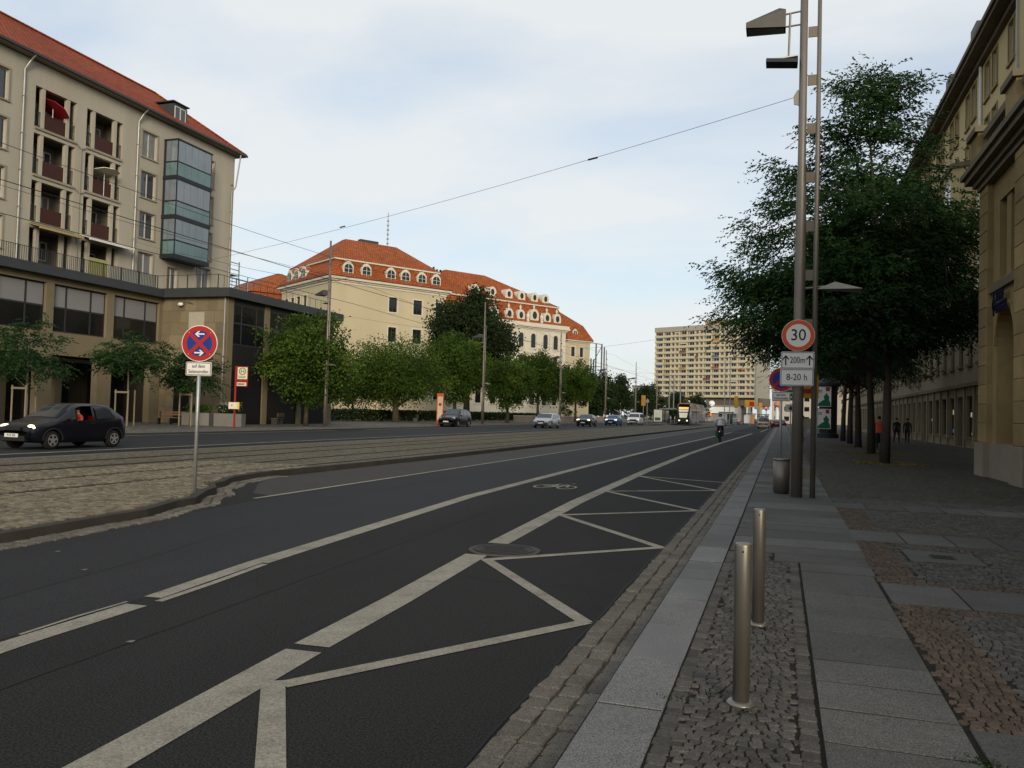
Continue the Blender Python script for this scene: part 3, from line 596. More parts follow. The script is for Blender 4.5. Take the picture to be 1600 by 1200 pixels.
blind = mat('grey_blind', (0.2, 0.2, 0.205), .6, var=.08, scale=.6)
for a, b in bays:
    w = b - a; f = MB(); z0, z1, zm = 5.62, 8.52, 7.12; y = .2; xs = [0, w * .26 if a > 38 else w * .62, w * .72 if a > 38 else w]
    for x in sorted(set([0.0, xs[1], xs[2], w])): f.box(a + max(0, x - .05), a + min(w, x + .05), y, y + .08, z0, z1)
    f.box(a + .05, b - .05, y + .003, y + .075, z0, z0 + .09); f.box(a + .05, b - .05, y + .003, y + .075, zm - .05, zm + .05); f.box(a + .05, b - .05, y + .003, y + .075, z1 - .08, z1)
    F = f.build('window', frame_d, Pd); xx = sorted(set([0.0, xs[1], xs[2], w]))
    for p, q in zip(xx, xx[1:]):
        MB().box(a + p + .06, a + q - .06, y + .03, y + .04, zm + .06, z1 - .09).build('blind', blind, F); MB().box(a + p + .06, a + q - .06, y + .03, y + .045, z0 + .1, zm - .06).build('pane', glass_dk, F)
fs = MB(); fs.box(20, 47.35, -.55, .2, 8.9, 9.46); fs.box(47.35, 62.9, -5.95, .2, 8.905, 9.5); fs.build('fascia', slate, Pd)
MB().box(20, 62.6, .2, 14, 8.9, 9.3).build('roof', slate, Pd)
# stone return wall, built of ashlar blocks
ash = [(.3, 1.2), (1.2, 2.05), (2.05, 2.9), (2.9, 3.75), (3.75, 4.6), (4.6, 5.45), (5.45, 6.3), (6.3, 7.15), (7.15, 8.0), (8.0, 8.9)]
core = MB().box(47.92, 62.1, -5.36, 0, .1, 8.88).build('stone_core', joint_m, Pd)
rr = random.Random(9)
for j, (z0, z1) in enumerate(ash):
    x = -5.4
    while x < -.02:
        w = min(rr.uniform(.75, 1.15), -x); w = -x if -x - w < .4 else w
        if not (-2.6 < x + w / 2 < -1.2 and z1 < 2.95):
            m_ = MB(); m_.r = rr.random(); d = rr.uniform(0, .012); m_.box(47.88 - d, 47.93, x + .006, x + w - .006, z0 + .006 if j else .1, z1 - .006); m_.build('stone_block', sandstone, Pd)
        x += w
MB().box(47.85, 47.95, -2.55, -1.25, .1, 2.9).build('door_opening', black, Pd)
wp = MB().box(47.84, 47.869, -3.6, -2.3, 6.75, 7.9); wp.build('pale_patch', mat('cleaned_stone', (.36, .33, .26), .85, var=.12, scale=2), Pd)
# street wing: columns, windows, slats
cols = [47.95, 52.25, 56.9, 61.5]
for i, x in enumerate(cols): MB().box(x, x + .62, -5.47, -4.9, .1, 8.9).build('pillar', sandstone, Pd)
slatm = mat('dark_slats', (.022, .022, .022), .6, var=.2)
for a, b in zip(cols, cols[1:]):
    a += .64; b -= .02; f = MB(); y = -5.42; w = b - a
    for q in (0, .26, .74, 1): f.box(a + w * q - .06, a + w * q + .06, y, y + .04, 5.65, 8.55) if 0 < q < 1 else f.box(a + (w - .1) * q, a + (w - .1) * q + .1, y, y + .04, 5.65, 8.55)
    f.box(a + .1, b - .1, y + .003, y + .037, 5.65, 5.78); f.box(a + .1, b - .1, y + .003, y + .037, 7.16, 7.28); f.box(a, b, y + .003, y + .037, 8.46, 8.9)
    F = f.build('window', frame_d, Pd)
    for p, q in ((0, .26), (.26, .74), (.74, 1)):
        for z0, z1 in ((5.79, 7.15), (7.29, 8.45)): MB().box(a + w * p + .07, a + w * q - .07, y + .012, y + .02, z0, z1).build('pane', glass_dk, F)
    for k in range(11): MB().box(a, b, y + .006, y + .034, 3.92 + k * .155, 3.92 + k * .155 + .125).build('slat', slatm, Pd)
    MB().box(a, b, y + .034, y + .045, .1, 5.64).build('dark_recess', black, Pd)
pipe = MB(); pipe.tube([(47.82, -5.3, 8.9), (47.82, -5.3, .2)], .06, 8); pipe.build('downpipe', zinc, Pd)
wlp = root('wall_lamp', 'small white lamp on an arm on the stone wall', 'lamp', (-40.15, 47.6, 8.35)); MB().tube([(.9, .28, .1), (.5, .1, .25), (.1, 0, .15)], .02).build('arm', frame_d, wlp); MB().ell((0, 0, .08), (.22, .14, .13)).build('lamp_head', white_p, wlp, smooth=True)
# terrace railing with its bars
rl = root('terrace_railing', 'thin dark railing along the terrace edge above the fascia', 'railing', (PX - .35, 0, 9.46))
tr = MB(); 
for z in (.08, 1.0): tr.box(-.02, .02, 30, 47.6, z, z + .03); tr.box(0, 5.2, 47.58, 47.62, z, z + .03); tr.box(5.18, 5.22, 47.62, 62, z, z + .03)
tr.build('rails', frame_d, rl); bar_me = MB().box(-.011, .011, -.011, .011, 0, 1.0).mesh('bar', frame_d); post_me = MB().box(-.025, .025, -.025, .025, 0, 1.05).mesh('post', frame_d)
for k in range(118): put('bar', bar_me, rl, (0, 30.1 + k * .148, .02))
for k in range(12): put('post', post_me, rl, (0, 30.05 + k * 1.58, 0))
for k in range(16): put('bar', bar_me, rl, (5.2, 48.2 + k * .85, .02))
for k in range(5): put('post', post_me, rl, (.05 + k * 1.28, 47.6, 0))
scr = mat('privacy_screen', (.3, .31, .27), .6, var=.1)
for k in range(8): MB().box(-.05, -.03, 43.3 + k * .52, 43.8 + k * .52, .1, .98).build('screen', scr, rl)
ys_ = mat('yellowed_screen', (.3, .3, .12), .6, var=.15)
for k in range(2): MB().box(-.06, -.03, 41.6 + k * .75, 42.32 + k * .75, .1, 1.25).build('screen', ys_, rl)
# scaffold behind the block
sc = root('scaffold', 'steel scaffold tower behind the beige apartment block', 'scaffold', (-46.5, 61.2, 0.1)); st = MB()
stm = mat('scaffold_steel', (.2, .23, .23), .5, .5, var=.1)
for q, hh in ((0, 15.4), (1.3, 14.2), (2.6, 13.0)):
    for d in (0, -1.2): MB().cyl((d, q, 0), (d, q, hh), .055, n=6).build('standard', stm, sc)
for z in (2, 4, 6, 8, 10, 11, 12, 12.6, 13.4, 14): st.cyl((0, 0, z), (0, 2.6 if z < 12.8 else 1.3, z), .045, n=6); st.cyl((-1.2, 0, z), (-1.2, 2.6 if z < 12.8 else 1.3, z), .045, n=6); st.cyl((0, 0, z), (-1.2, 0, z), .03, n=6)
st.build('ledgers', stm, sc)
for z in (4, 6, 8, 10, 11.8, 13.0): MB().box(-1.2, 0, 0, 2.6 if z < 12.5 else 1.3, z - .1, z - .04).build('deck', stm, sc)

# ================================================================ BAROQUE TOWN HOUSE
cream = mat('cream_plaster', (0.45, 0.39, 0.265), .85, var=.13, scale=.7, bump=.1, bscale=15, dirt=.2, stretch=(1, 1, .2))
pale = mat('pale_stone', (0.55, 0.51, 0.42), .8, var=.08, scale=.6)
BU = (math.sin(R(33.6)), math.cos(R(33.6)))
Bq = root('baroque_town_house', 'cream baroque town house with orange mansard roofs and dormers', 'building', M=facade(-65.37, 110.15, *BU))
tiles_b = tile_mat('roof_tiles_town_house', (0.4, 0.11, 0.033), .4, .27, (BU[0], BU[1], 0))
def rect_ring(x0, x1, y0, y1, z): return [(x0, y0, z), (x1, y0, z), (x1, y1, z), (x0, y1, z)]
def hip(mb, r0, r1):
    o = len(mb.v); mb.add(r0 + r1, [(i, (i + 1) % 4, 4 + (i + 1) % 4, 4 + i) for i in range(4)])
def corn(mb, x0, x1, y0, y1, z0, steps):
    for e, a, b in steps: mb.box(x0 - e, x1 + e, y0 - e, y1 + e, z0 + a, z0 + b)
# left pavilion: x 0..21, y 0..18.5
lw = [(10.15, 11.65), (14.7, 16.35), (19.0, 20.4)]; rows_ = [(16.95, 19.3), (12.2, 14.5), (7.6, 9.9), (3.2, 5.6)]
o1 = [(a, b, c, d) for a, b in lw for c, d in rows_]
w = MB().wall(0, 21, .1, 20.5, o1, 0, .35); w.quad((21, 0, .1), (21, 18.5, .1), (21, 18.5, 20.5), (21, 0, 20.5)); w.build('wall', cream, Bq)
side_o = [(b_, b_ + 1.4, c, d) for b_ in (8.5, 11.0, 13.4, 15.8) for c, d in rows_]
sw = MB().wall(-18.5, 0, .1, 20.5, [(-b, -a, c, d) for a, b, c, d in side_o], 0, .35); 
w2 = MB(); w2.add([(-y * -1 * 0 + y, -x, z) if False else (y, -x, z) for x, y, z in sw.v], sw.f); w2.build('side_wall', cream, Bq)
def surround(par, a, b, c, d, y=0.0):
    s = MB(); e = .2; s.box(a - e, a - .003, y - .05, y + .02, c - e, d + e); s.box(b + .003, b + e, y - .05, y + .02, c - e, d + e); s.box(a - .003, b + .003, y - .05, y + .02, d + .003, d + e); s.box(a - .003, b + .003, y - .07, y + .02, c - e, c - .003); return s.build('window_surround', pale, par)
for a, b, c, d in o1: window(Bq, a, .2, c, b - a, d - c, 'mg', frame_d, glass_dk); surround(Bq, a, b, c, d)
for a, b, c, d in side_o:
    q = window(Bq, .2, b, c, b - a, d - c, 'mg', frame_d, glass_dk); q.rotation_euler = (0, 0, R(-90)); s = surround(Bq, a, b, c, d); s.rotation_euler = (0, 0, R(-90)); s.location = (0, a + b, 0)
cm = MB(); corn(cm, 0, 21, 0, 18.5, 20.5, ((.12, 0, .35), (.35, .35, .6), (.7, .6, .95))); cm.build('cornice', pale, Bq)
MB().box(-.8, 21.8, -.8, 19.3, 21.46, 21.56).build('eaves_gutter', mat('rust_gutter', (.1, .035, .02), .6, var=.2), Bq)
r1 = MB(); hip(r1, rect_ring(-.7, 21.7, -.7, 19.2, 21.56), rect_ring(1.0, 20, 1.0, 17.5, 24.3)); r1.v += []; hip(r1, rect_ring(.7, 20.3, .7, 17.8, 24.55), [(6.4, 8.4, 29.3), (16, 8.4, 29.3), (16, 9.6, 29.3), (6.4, 9.6, 29.3)]); r1.add([(6.4, 8.4, 29.3), (16, 8.4, 29.3), (16, 9.6, 29.3), (6.4, 9.6, 29.3)], [(0, 1, 2, 3)])
roofL = r1.build('roof', tiles_b, Bq)
MB().box(.75, 20.25, .75, 17.75, 24.3, 24.55).build('roof_moulding', pale, roofL)
MB().box(9.2, 12.6, 8.5, 9.5, 29.3, 29.75).build('chimney', slate, roofL)
def dormer(par, x, z, y=-.3, w=1.35, h=2.05, deep=2.3):
    """gabled dormer with arched window"""
    pts = [(x - w / 2 - .2, z), (x + w / 2 + .2, z), (x + w / 2 + .2, z + h * .86), (x + w * .28, z + h + .22), (x, z + h + .36), (x - w * .28, z + h + .22), (x - w / 2 - .2, z + h * .86)]
    d = MB().slabxz(pts, y, y + deep).build('dormer', pale, par)
    top = MB(); top.add([(x - w / 2 - .36, y + .12, z + h * .86), (x, y + .12, z + h + .5), (x + w / 2 + .36, y + .12, z + h * .86), (x - w / 2 - .36, y + deep, z + h * .86), (x, y + deep, z + h + .5), (x + w / 2 + .36, y + deep, z + h * .86)], [(0, 1, 4, 3), (1, 2, 5, 4)]); top.build('dormer_roof', tiles_b, d)
    n = 10; arch = [(x - w / 2, z + .1), (x + w / 2, z + .1)] + [(x + w / 2 * math.cos(math.pi * k / n), z + h * .62 + w / 2 * math.sin(math.pi * k / n)) for k in range(n + 1)]
    MB().slabxz(arch, y - .05, y - .012).build('dormer_window', glass_dk, d)
    b = MB(); b.box(x - .04, x + .04, y - .075, y - .052, z + .1, z + h * .95)
    for q in (.3, .6): b.box(x - w / 2, x + w / 2, y - .072, y - .052, z + h * q - .03, z + h * q + .03)
    b.build('glazing_bar', frame_w, d)
for x in (2.7, 5.8, 10.2, 12.9, 16.0, 18.8): dormer(roofL, x, 21.65)
for yv in (9.5, 12.2, 15.0):
    t0 = len(bpy.data.objects); dormer(roofL, -yv, 21.65)
    dd = [c for c in roofL.children if c.name.startswith('dormer') and 'w' not in c.name][-1]; dd.rotation_euler = (0, 0, R(-90))
# main block: set back 5 m, x 21..53
y0 = 5.0
aw = [(27.9, 29.1), (31.2, 32.4), (34.5, 35.7), (37.8, 39), (40.9, 42.0), (43.85, 44.95), (46.9, 48.0), (49.5, 50.6)]
ops2 = [(a, b, c, d) for a, b in aw for c, d in ((13.8, 15.9), (8.3, 11.9), (3, 6.6))]
MB().wall(21, 52.7, .1, 17.2, ops2, y0, .35).build('wall', pale, Bq)
for a, b in aw:
    for (c, d) in ((13.8, 16.5), (8.3, 12.4), (3, 7)):
        n = 8; x = (a + b) / 2; wd = b - a
        MB().slabxz([(a, c), (b, c)] + [(x + wd / 2 * math.cos(math.pi * k / n), d - wd / 2 + wd / 2 * math.sin(math.pi * k / n)) for k in range(n + 1)], y0 - .02, y0 + .05).build('arched_window', glass_dk, Bq)
        m_ = MB(); 
        for k in range(n): 
            p, q = [(x + rr_ * math.cos(math.pi * kk / n), d - wd / 2 + rr_ * math.sin(math.pi * kk / n)) for kk in (k, k + 1) for rr_ in (wd / 2 + .01, wd / 2 + .22)][0:2], [(x + rr_ * math.cos(math.pi * kk / n), d - wd / 2 + rr_ * math.sin(math.pi * kk / n)) for kk in (k + 1,) for rr_ in (wd / 2 + .01, wd / 2 + .22)]
            m_.slabxz([p[0], p[1], q[1], q[0]], y0 - .08, y0 + .02)
        m_.box(a - .22, a - .01, y0 - .08, y0 + .02, c, d - wd / 2); m_.box(b + .01, b + .22, y0 - .08, y0 + .02, c, d - wd / 2); m_.box(a - .3, b + .3, y0 - .14, y0 + .02, c - .25, c - .01); m_.build('window_surround', pale, Bq)
for x in (26.2, 29.7, 33.0, 36.3, 39.5, 42.5, 45.5, 48.8, 51.6): MB().box(x - .3, x + .3, y0 - .16, y0 - .005, 2.5, 16.8).build('pilaster', pale, Bq)
cm = MB(); corn(cm, 21.8, 52.7, y0, 21, 17.2, ((.1, 0, .25), (.3, .25, .5), (.6, .5, .85))); cm.build('cornice', pale, Bq)
MB().box(21.5, 53.2, y0 - .5, 20, 18.05, 18.5).build('attic', pale, Bq)
r2 = MB(); hip(r2, rect_ring(20, 53.2, y0 - .3, 22, 18.5), rect_ring(21.5, 51.7, y0 + 1.5, 20, 22.1)); hip(r2, rect_ring(21.2, 52, y0 + 1.2, 20.3, 22.35), [(29, 12.4, 27.6), (38, 12.4, 27.6), (38, 13.4, 27.6), (29, 13.4, 27.6)]); r2.add([(29, 12.4, 27.6), (38, 12.4, 27.6), (38, 13.4, 27.6), (29, 13.4, 27.6)], [(0, 1, 2, 3)])
roofM = r2.build('roof', tiles_b, Bq)
MB().box(21.25, 51.95, y0 + 1.25, 20.25, 22.1, 22.35).build('roof_moulding', pale, roofM)
# link roof between pavilion and main block, with chimney pots
r3 = MB(); r3.quad((15, 9, 24), (30, 9, 24), (30, 13, 26.5), (15, 13, 26.5)); r3.quad((30, 17, 24), (15, 17, 24), (15, 13, 26.5), (30, 13, 26.5)); r3.build('link_roof', tiles_b, Bq)
cp = MB().box(22.0, 28.4, 12.6, 13.4, 26.2, 26.9).build('chimney_stack', black, Bq)
for k in range(9): MB().cyl((22.2 + k * .75, 13, 26.8), (22.2 + k * .75, 13, 27.5 + (.35 if k in (2, 6) else 0)), .2, n=8).build('chimney_pot', black, cp)
def oculus(par, x, z, y, r=.75, deep=1.6, urn=True, big=1.0):
    r *= big; n = 20; oc = MB().slabxz([(x + (r + .32) * math.cos(2 * math.pi * k / n), z + (r * 1.25 + .3) * math.sin(2 * math.pi * k / n)) for k in range(n)], y, y + deep); oc.box(x - r - .3, x + r + .3, y + .02, y + deep, z - r * 1.25 - .5, z)
    d = oc.build('oval_dormer', pale, par)
    MB().slabxz([(x + r * .72 * math.cos(2 * math.pi * k / n), z + r * 1.0 * math.sin(2 * math.pi * k / n)) for k in range(n)], y - .05, y - .01).build('oval_window', glass_dk, d)
    if urn: MB().lathe([(.12, 0), (.2, .1), (.1, .2), (.26, .45), (.2, .7), (.06, .8), (.1, .95), (.02, 1.05)], 10, (x, y + .3, z + r * 1.25 + .2)).build('urn', pale, d, smooth=True)
for i, x in enumerate((31.5, 35.0, 38.5, 41.3, 44.6, 47.8, 50.4)): oculus(roofM, x, 19.75 + (.25 if i == 4 else 0), y0 - .05, .62, 1.8, True, 1.18 if i == 4 else 1.0)
for x in (42.9, 46.3): MB().lathe([(.3, 0), (.34, .5), (.2, .6), (.42, 1.1), (.34, 1.5), (.1, 1.7), (.16, 1.9), (.02, 2.1)], 10, (x, y0 - .1, 18.5)).build('urn', pale, roofM, smooth=True)
for x in (32.1, 35.9, 39.8, 42.9, 46.1, 48.9): oculus(roofM, x, 23.7, y0 + 1.9, .55, 2.2, False)
# end wing: x 52.7..59.8, lower
ops3 = [(a, b, c, d) for a, b in ((54.2, 55.2), (56.5, 57.5)) for c, d in ((12.8, 14.7), (8.4, 10.6), (4, 6.3))]
w3 = MB().wall(52.7, 59.3, .1, 15.6, ops3, y0, .35); w3.quad((59.3, y0, .1), (59.3, 20, .1), (59.3, 20, 15.6), (59.3, y0, 15.6)); w3.build('wall', cream, Bq)
for a, b, c, d in ops3: window(Bq, a, y0 + .2, c, b - a, d - c, 'mg', frame_d, glass_dk); surround(Bq, a, b, c, d, y0)
cm = MB(); corn(cm, 53.35, 59.3, y0, 20, 15.6, ((.15, 0, .25), (.45, .25, .5))); cm.build('cornice', pale, Bq)
r4 = MB(); hip(r4, rect_ring(53.0, 59.9, y0 - .6, 20.6, 16.1), rect_ring(52.5, 58.4, y0 + 1.2, 19, 19.2)); hip(r4, rect_ring(52.5, 58.4, y0 + 1.2, 19, 19.2), [(50, 11, 23), (54, 11, 23), (54, 14, 23), (50, 14, 23)]); roofR = r4.build('roof', tiles_b, Bq)
dormer(roofR, 55.3, 16.7, y0 + .1, .9, 1.3, 2)
# rear wing on the left
rw = MB(); rw.box(-3, 14, 26, 60, .1, 18.5); rw.build('rear_wall', cream, Bq)
r5 = MB(); hip(r5, rect_ring(-3.6, 14.6, 25.4, 60.6, 18.5), rect_ring(-2.2, 13, 26.8, 59, 21.4)); hip(r5, rect_ring(-2.4, 13.2, 26.6, 59.2, 21.5), [(5, 33, 26.2), (6, 33, 26.2), (6, 53, 26.2), (5, 53, 26.2)]); roofB = r5.build('rear_roof', tiles_b, Bq)
for yv in (31, 35, 39, 43):
    dormer(roofB, -yv, 18.6, -3.1); dd = [c for c in roofB.children if c.name.startswith('dormer') and 'w' not in c.name][-1]; dd.rotation_euler = (0, 0, R(-90))
ant = MB(); ant.cyl((16.3, 12, 24), (16.3, 12, 36), .09, n=6); [ant.box(16.15, 16.45, 11.85, 12.15, 28 + k * .8, 28.25 + k * .8) for k in range(9)]; ant.build('antenna_mast', galv, Bq)

# ================================================================ TOWER BLOCK
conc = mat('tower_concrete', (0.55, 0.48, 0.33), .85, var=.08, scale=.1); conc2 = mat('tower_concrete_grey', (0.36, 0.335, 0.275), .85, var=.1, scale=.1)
T = root('tower_block', 'tall pale concrete apartment slab of twelve window rows', 'building', M=facade(-12.45 - .89 * 58.7, 416.71 + .454 * 58.7, .891, -.454))
TL = 58.9; ZB = 11.5; PH = 2.86
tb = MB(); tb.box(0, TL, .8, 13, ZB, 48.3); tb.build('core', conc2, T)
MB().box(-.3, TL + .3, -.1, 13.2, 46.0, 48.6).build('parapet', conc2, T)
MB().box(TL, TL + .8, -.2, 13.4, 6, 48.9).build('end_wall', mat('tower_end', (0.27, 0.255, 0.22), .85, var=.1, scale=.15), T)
MB().box(28, 47, 4, 11, 48.6, 50.6).build('penthouse', mat('penthouse', (.42, .3, .14), .8, var=.5, scale=1.2), T); MB().box(27.5, 47.5, 3.5, 11.5, 50.6, 51.1).build('penthouse_roof', conc2, T)
spd = MB().box(0, 1, 0, .12, 0, 1).mesh('spandrel', conc)
rr = random.Random(21)
wframe = mat('tower_frame', (.75, .72, .65), .6, var=.08); tw_gl = mat('tower_glass', (.03, .03, .03), .15, var=.6, scale=.2)
def twin(w):
    k = ('tw', w)
    if k not in WC:
        f = MB(); f.box(0, w, .02, .1, 0, 1.5); f.cur = 1; f.box(.12, w * .5 - .06, 0, .019, .12, 1.38); f.box(w * .5 + .06, w - .12, 0, .019, .12, 1.38); WC[k] = f.mesh('window', [wframe, tw_gl])
    return WC[k]
cloths = [(.3, .1, .06), (.08, .14, .25), (.45, .34, .14), (.5, .47, .4), (.4, .2, .06), (.2, .06, .05)]
modul = []; x = .4; pat = [4.75, 4.75, 2.55, 2.55]
i = 0
while x + pat[i % 4] < TL: modul.append((x, pat[i % 4])); x += pat[i % 4]; i += 1
div = MB(); 
for x, w in modul + [(TL - .4, 0)]: div.box(x - .18, x + .18, .0, .8, ZB, 46)
div.build('dividers', conc, T)
for r_ in range(12):
    z = ZB + .15 + r_ * PH
    o = put('balcony_front', spd, T, (-.1, -.06 - .003 * (r_ % 2), z)); o.scale = (TL + .1, 1, 1.15)
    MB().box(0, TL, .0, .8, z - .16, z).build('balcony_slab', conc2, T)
    for x, w in modul:
        wide = w > 3; ww = 3.0 if wide else 1.5
        put('window', twin(round(ww * rr.choice((1, 1, .8)), 2)), T, (x + .3 + rr.uniform(0, .25) + (0.9 if wide else .2), .68, z + 1.12))
        if wide: put('door', twin(.9), T, (x + .3, .69, z + .9))
        if rr.random() < .045:
            c = rr.choice(cloths); MB().box(x + .3, x + w - .3, -.085, -.066, z + .15, z + 1.2).build('balcony_cloth', mat('cloth_%d' % int(c[0] * 100 + c[2] * 1000), c, .8, var=.2), T)
        elif rr.random() < .06:
            c = rr.choice(cloths); MB().box(x + .3, x + w - .3, .05, .1, z + 1.9, z + 2.6).build('blind', mat('cloth_%d' % int(c[0] * 100 + c[2] * 1000), c, .8, var=.2), T)
MB().box(-3, TL + 2, 1.8, 12, 7.6, 11.4).build('podium', mat('tower_podium', (.14, .115, .085), .8, var=.25, scale=.4), T)
MB().box(-6, TL - 12, -3, 14, .0, 7.6).build('shop_floor', mat('shop_front', (.3, .28, .25), .8, var=.3, scale=.25), T)
for x in (TL - 10, TL - 4, TL + 1): MB().box(x - .8, x + .8, 2, 4, 0, 7.6).build('column', conc2, T)

# ================================================================ BUILDINGS ON THE NEAR SIDE
stone_w = mat('ashlar_warm', (0.27, 0.198, 0.092), .85, var=.36, scale=1.6, bump=.4, bscale=35, dirt=.35, attr=.18)
stone_d = mat('stone_weathered', (0.15, 0.125, 0.085), .85, var=.3, scale=2, bump=.4, bscale=30, dirt=.4)
yellow = mat('yellow_plaster', (0.46, 0.37, 0.19), .85, var=.1, scale=.5, dirt=.1)
def nearside(x, y): return facade(x, y, 0, -1)           # local x runs towards the camera, y into the block
# ---- sandstone pavilion: facade at X=5.5; local x = 27.1 - Y
Sp = root('sandstone_pavilion', 'sandstone pavilion with rusticated pilasters, arched niche and heavy cornice', 'building', M=nearside(5.5, 27.1))
n_ = 14; AX0, AX1, AZ = 1.62, 3.42, 3.75             # niche opening and spring line
def rustic(x0, x1, y, z0, z1, par, step=.545, m=stone_w, d=.5):
    z = z0; k = 0
    while z < z1 - .05:
        zz = min(z + step, z1); m_ = MB(); m_.r = random.random(); c = .02
        m_.add([(x0, y + d, z), (x1, y + d, z), (x1, y + d, zz), (x0, y + d, zz), (x0, y + c, z), (x1, y + c, z), (x1, y + c, zz), (x0, y + c, zz), (x0 + c, y, z + c), (x1 - c, y, z + c), (x1 - c, y, zz - c), (x0 + c, y, zz - c)],
               [(0, 1, 5, 4), (1, 2, 6, 5), (2, 3, 7, 6), (3, 0, 4, 7), (4, 5, 9, 8), (5, 6, 10, 9), (6, 7, 11, 10), (7, 4, 8, 11), (8, 9, 10, 11)])
        m_.build('stone_block', m, par); z = zz
plinth = mat('plinth_stone', (0.22, 0.195, 0.15), .85, var=.2, scale=5, bump=.4, bscale=60, dirt=.3)
px_ = [(0, .95), (3.85, 4.95), (8.0, 9.1), (12.2, 13.3), (16.4, 17.5), (20.6, 21.7), (24.8, 25.9)]
for i, (a, b) in enumerate(px_):
    MB().box(a - .07, b + .07, -.12, .5, .1, 1.05).build('plinth', plinth, Sp)
    rustic(a, b, -.05, 1.05, 8.35, Sp)
for i, ((a, b), (c, d)) in enumerate(zip(px_, px_[1:])):
    MB().box(b + .072, c - .072, .02, .5, .1, 1.05).build('plinth', plinth, Sp)
    ax0, ax1 = b + .45, c - .45; xm = (ax0 + ax1) / 2; r = (ax1 - ax0) / 2
    m_ = MB(); y = .12
    # wall panel with arched niche
    m_.quad((b, y, 1.05), (ax0, y, 1.05), (ax0, y, AZ), (b, y, AZ)); m_.quad((ax1, y, 1.05), (c, y, 1.05), (c, y, AZ), (ax1, y, AZ))
    arc = [(xm - r * math.cos(math.pi * k / n_), AZ + r * math.sin(math.pi * k / n_)) for k in range(n_ + 1)]
    for (x0, z0), (x1, z1) in zip(arc, arc[1:]): m_.quad((x0, y, z0), (x1, y, z1), (x1, y, 5.0), (x0, y, 5.0)); m_.quad((x0, y + .6, z0), (x1, y + .6, z1), (x1, y, z1), (x0, y, z0))
    m_.quad((b, y, AZ), (ax0, y, AZ), (ax0, y, 5.0), (b, y, 5.0)); m_.quad((ax1, y, AZ), (c, y, AZ), (c, y, 5.0), (ax1, y, 5.0))
    m_.quad((ax0, y, 1.05), (ax0, y + .6, 1.05), (ax0, y + .6, AZ), (ax0, y, AZ)); m_.quad((ax1, y + .6, 1.05), (ax1, y, 1.05), (ax1, y, AZ), (ax1, y + .6, AZ))
    m_.quad((ax0, y + .6, 1.05), (ax1, y + .6, 1.05), (ax1, y + .6, AZ + r), (ax0, y + .6, AZ + r)); m_.wall(b, c, 5.0, 8.35, [(b + .7, c - .7, 5.55, 7.7)], y, .4)
    m_.build('wall_panel', stone_w, Sp)
    ar = MB()
    for (x0, z0), (x1, z1) in zip(arc, arc[1:]):
        e0 = (xm + (x0 - xm) * 1.13, AZ + (z0 - AZ) * 1.13); e1 = (xm + (x1 - xm) * 1.13, AZ + (z1 - AZ) * 1.13); ar.slabxz([e0, e1, (x1, z1), (x0, z0)][::-1], y - .06, y + .02)
    ar.build('arch_moulding', stone_w, Sp)
    MB().box(b + .02, c - .02, -.0, y + .06, 5.22, 5.45).build('sill_course', stone_d, Sp)
    MB().box(b + .72, c - .72, y + .28, y + .36, 5.55, 7.7).build('window', glass_dk, Sp)
    MB().box((b + c) / 2 - .22, (b + c) / 2 + .22, y + .05, y + .27, 5.55, 7.7).build('mullion', stone_w, Sp)
cs = MB()
for e, a, b in ((.06, 8.36, 8.5), (.16, 8.5, 8.64), (.34, 8.64, 8.8), (.44, 8.8, 8.95)): cs.box(-e, 30, -.05 - e, .5, a, b)
cs.build('cornice', stone_d, Sp)
for x in (.0, 4.0, 8.2, 12.4): MB().box(x, x + 1.0, -.3, .35, 8.95, 9.85).build('parapet_pier', stone_w, Sp); MB().box(x - .1, x + 1.1, -.4, .45, 9.85, 10.02).build('pier_cap', stone_d, Sp)
for a, b in ((1.1, 4.0), (5.1, 8.2), (9.3, 12.4)):
    for k in range(9): MB().lathe([(.06, 0), (.11, .2), (.05, .5), (.08, .68)], 8, (a + .2 + k * (b - a - .4) / 8, -.02, 8.95)).build('baluster', stone_d, Sp)
    MB().box(a, b, -.2, .25, 9.63, 9.83).build('rail', stone_d, Sp)
MB().box(0.02, 30, .75, 12, .1, 8.94).build('core', stone_d, Sp)
MB().box(-.0, .95, .45, 5.4, .1, 8.34).build('end_wall', stone_w, Sp)
# shop lettering over the niche (dark raised plates with worn letters)
blu = mat('sign_navy', (.012, .012, .035), .5, var=.2)
sg = root('shop_lettering', 'two lines of dark blue lettering with a round emblem above the niche', 'sign', M=nearside(5.44, 25.3))
for (x0, x1, z0, z1, nn) in ((.25, 1.02, 4.86, 5.12, 6), (.22, 1.32, 4.56, 4.82, 9)):
    w = (x1 - x0) / nn
    for k in range(nn):
        l_ = MB(); a = x0 + k * w; b = a + w * .8
        l_.box(a, a + w * .22, .0, .04, z0, z1); l_.box(a + w * .22, b, 0, .04, z1 - .06, z1) if k % 3 != 1 else l_.box(b - w * .2, b, 0, .04, z0, z1)
        l_.box(a + w * .22, b - (w * .2 if k % 3 == 1 else 0), .001, .039, (z0 + z1) / 2 - .03, (z0 + z1) / 2 + .03)
        if k % 2 == 0: l_.box(a + w * .22, b, .0, .04, z0, z0 + .06)
        l_.build('letter', blu, sg)
MB().lathe([(.15, 0), (.15, .05)], 20).build('emblem', blu, sg, loc=(.08, .03, 4.8)).rotation_euler = (R(90), 0, 0)
MB().box(.02, .09, -.02, .02, 4.5, 5.16).build('emblem_bar', blu, sg)

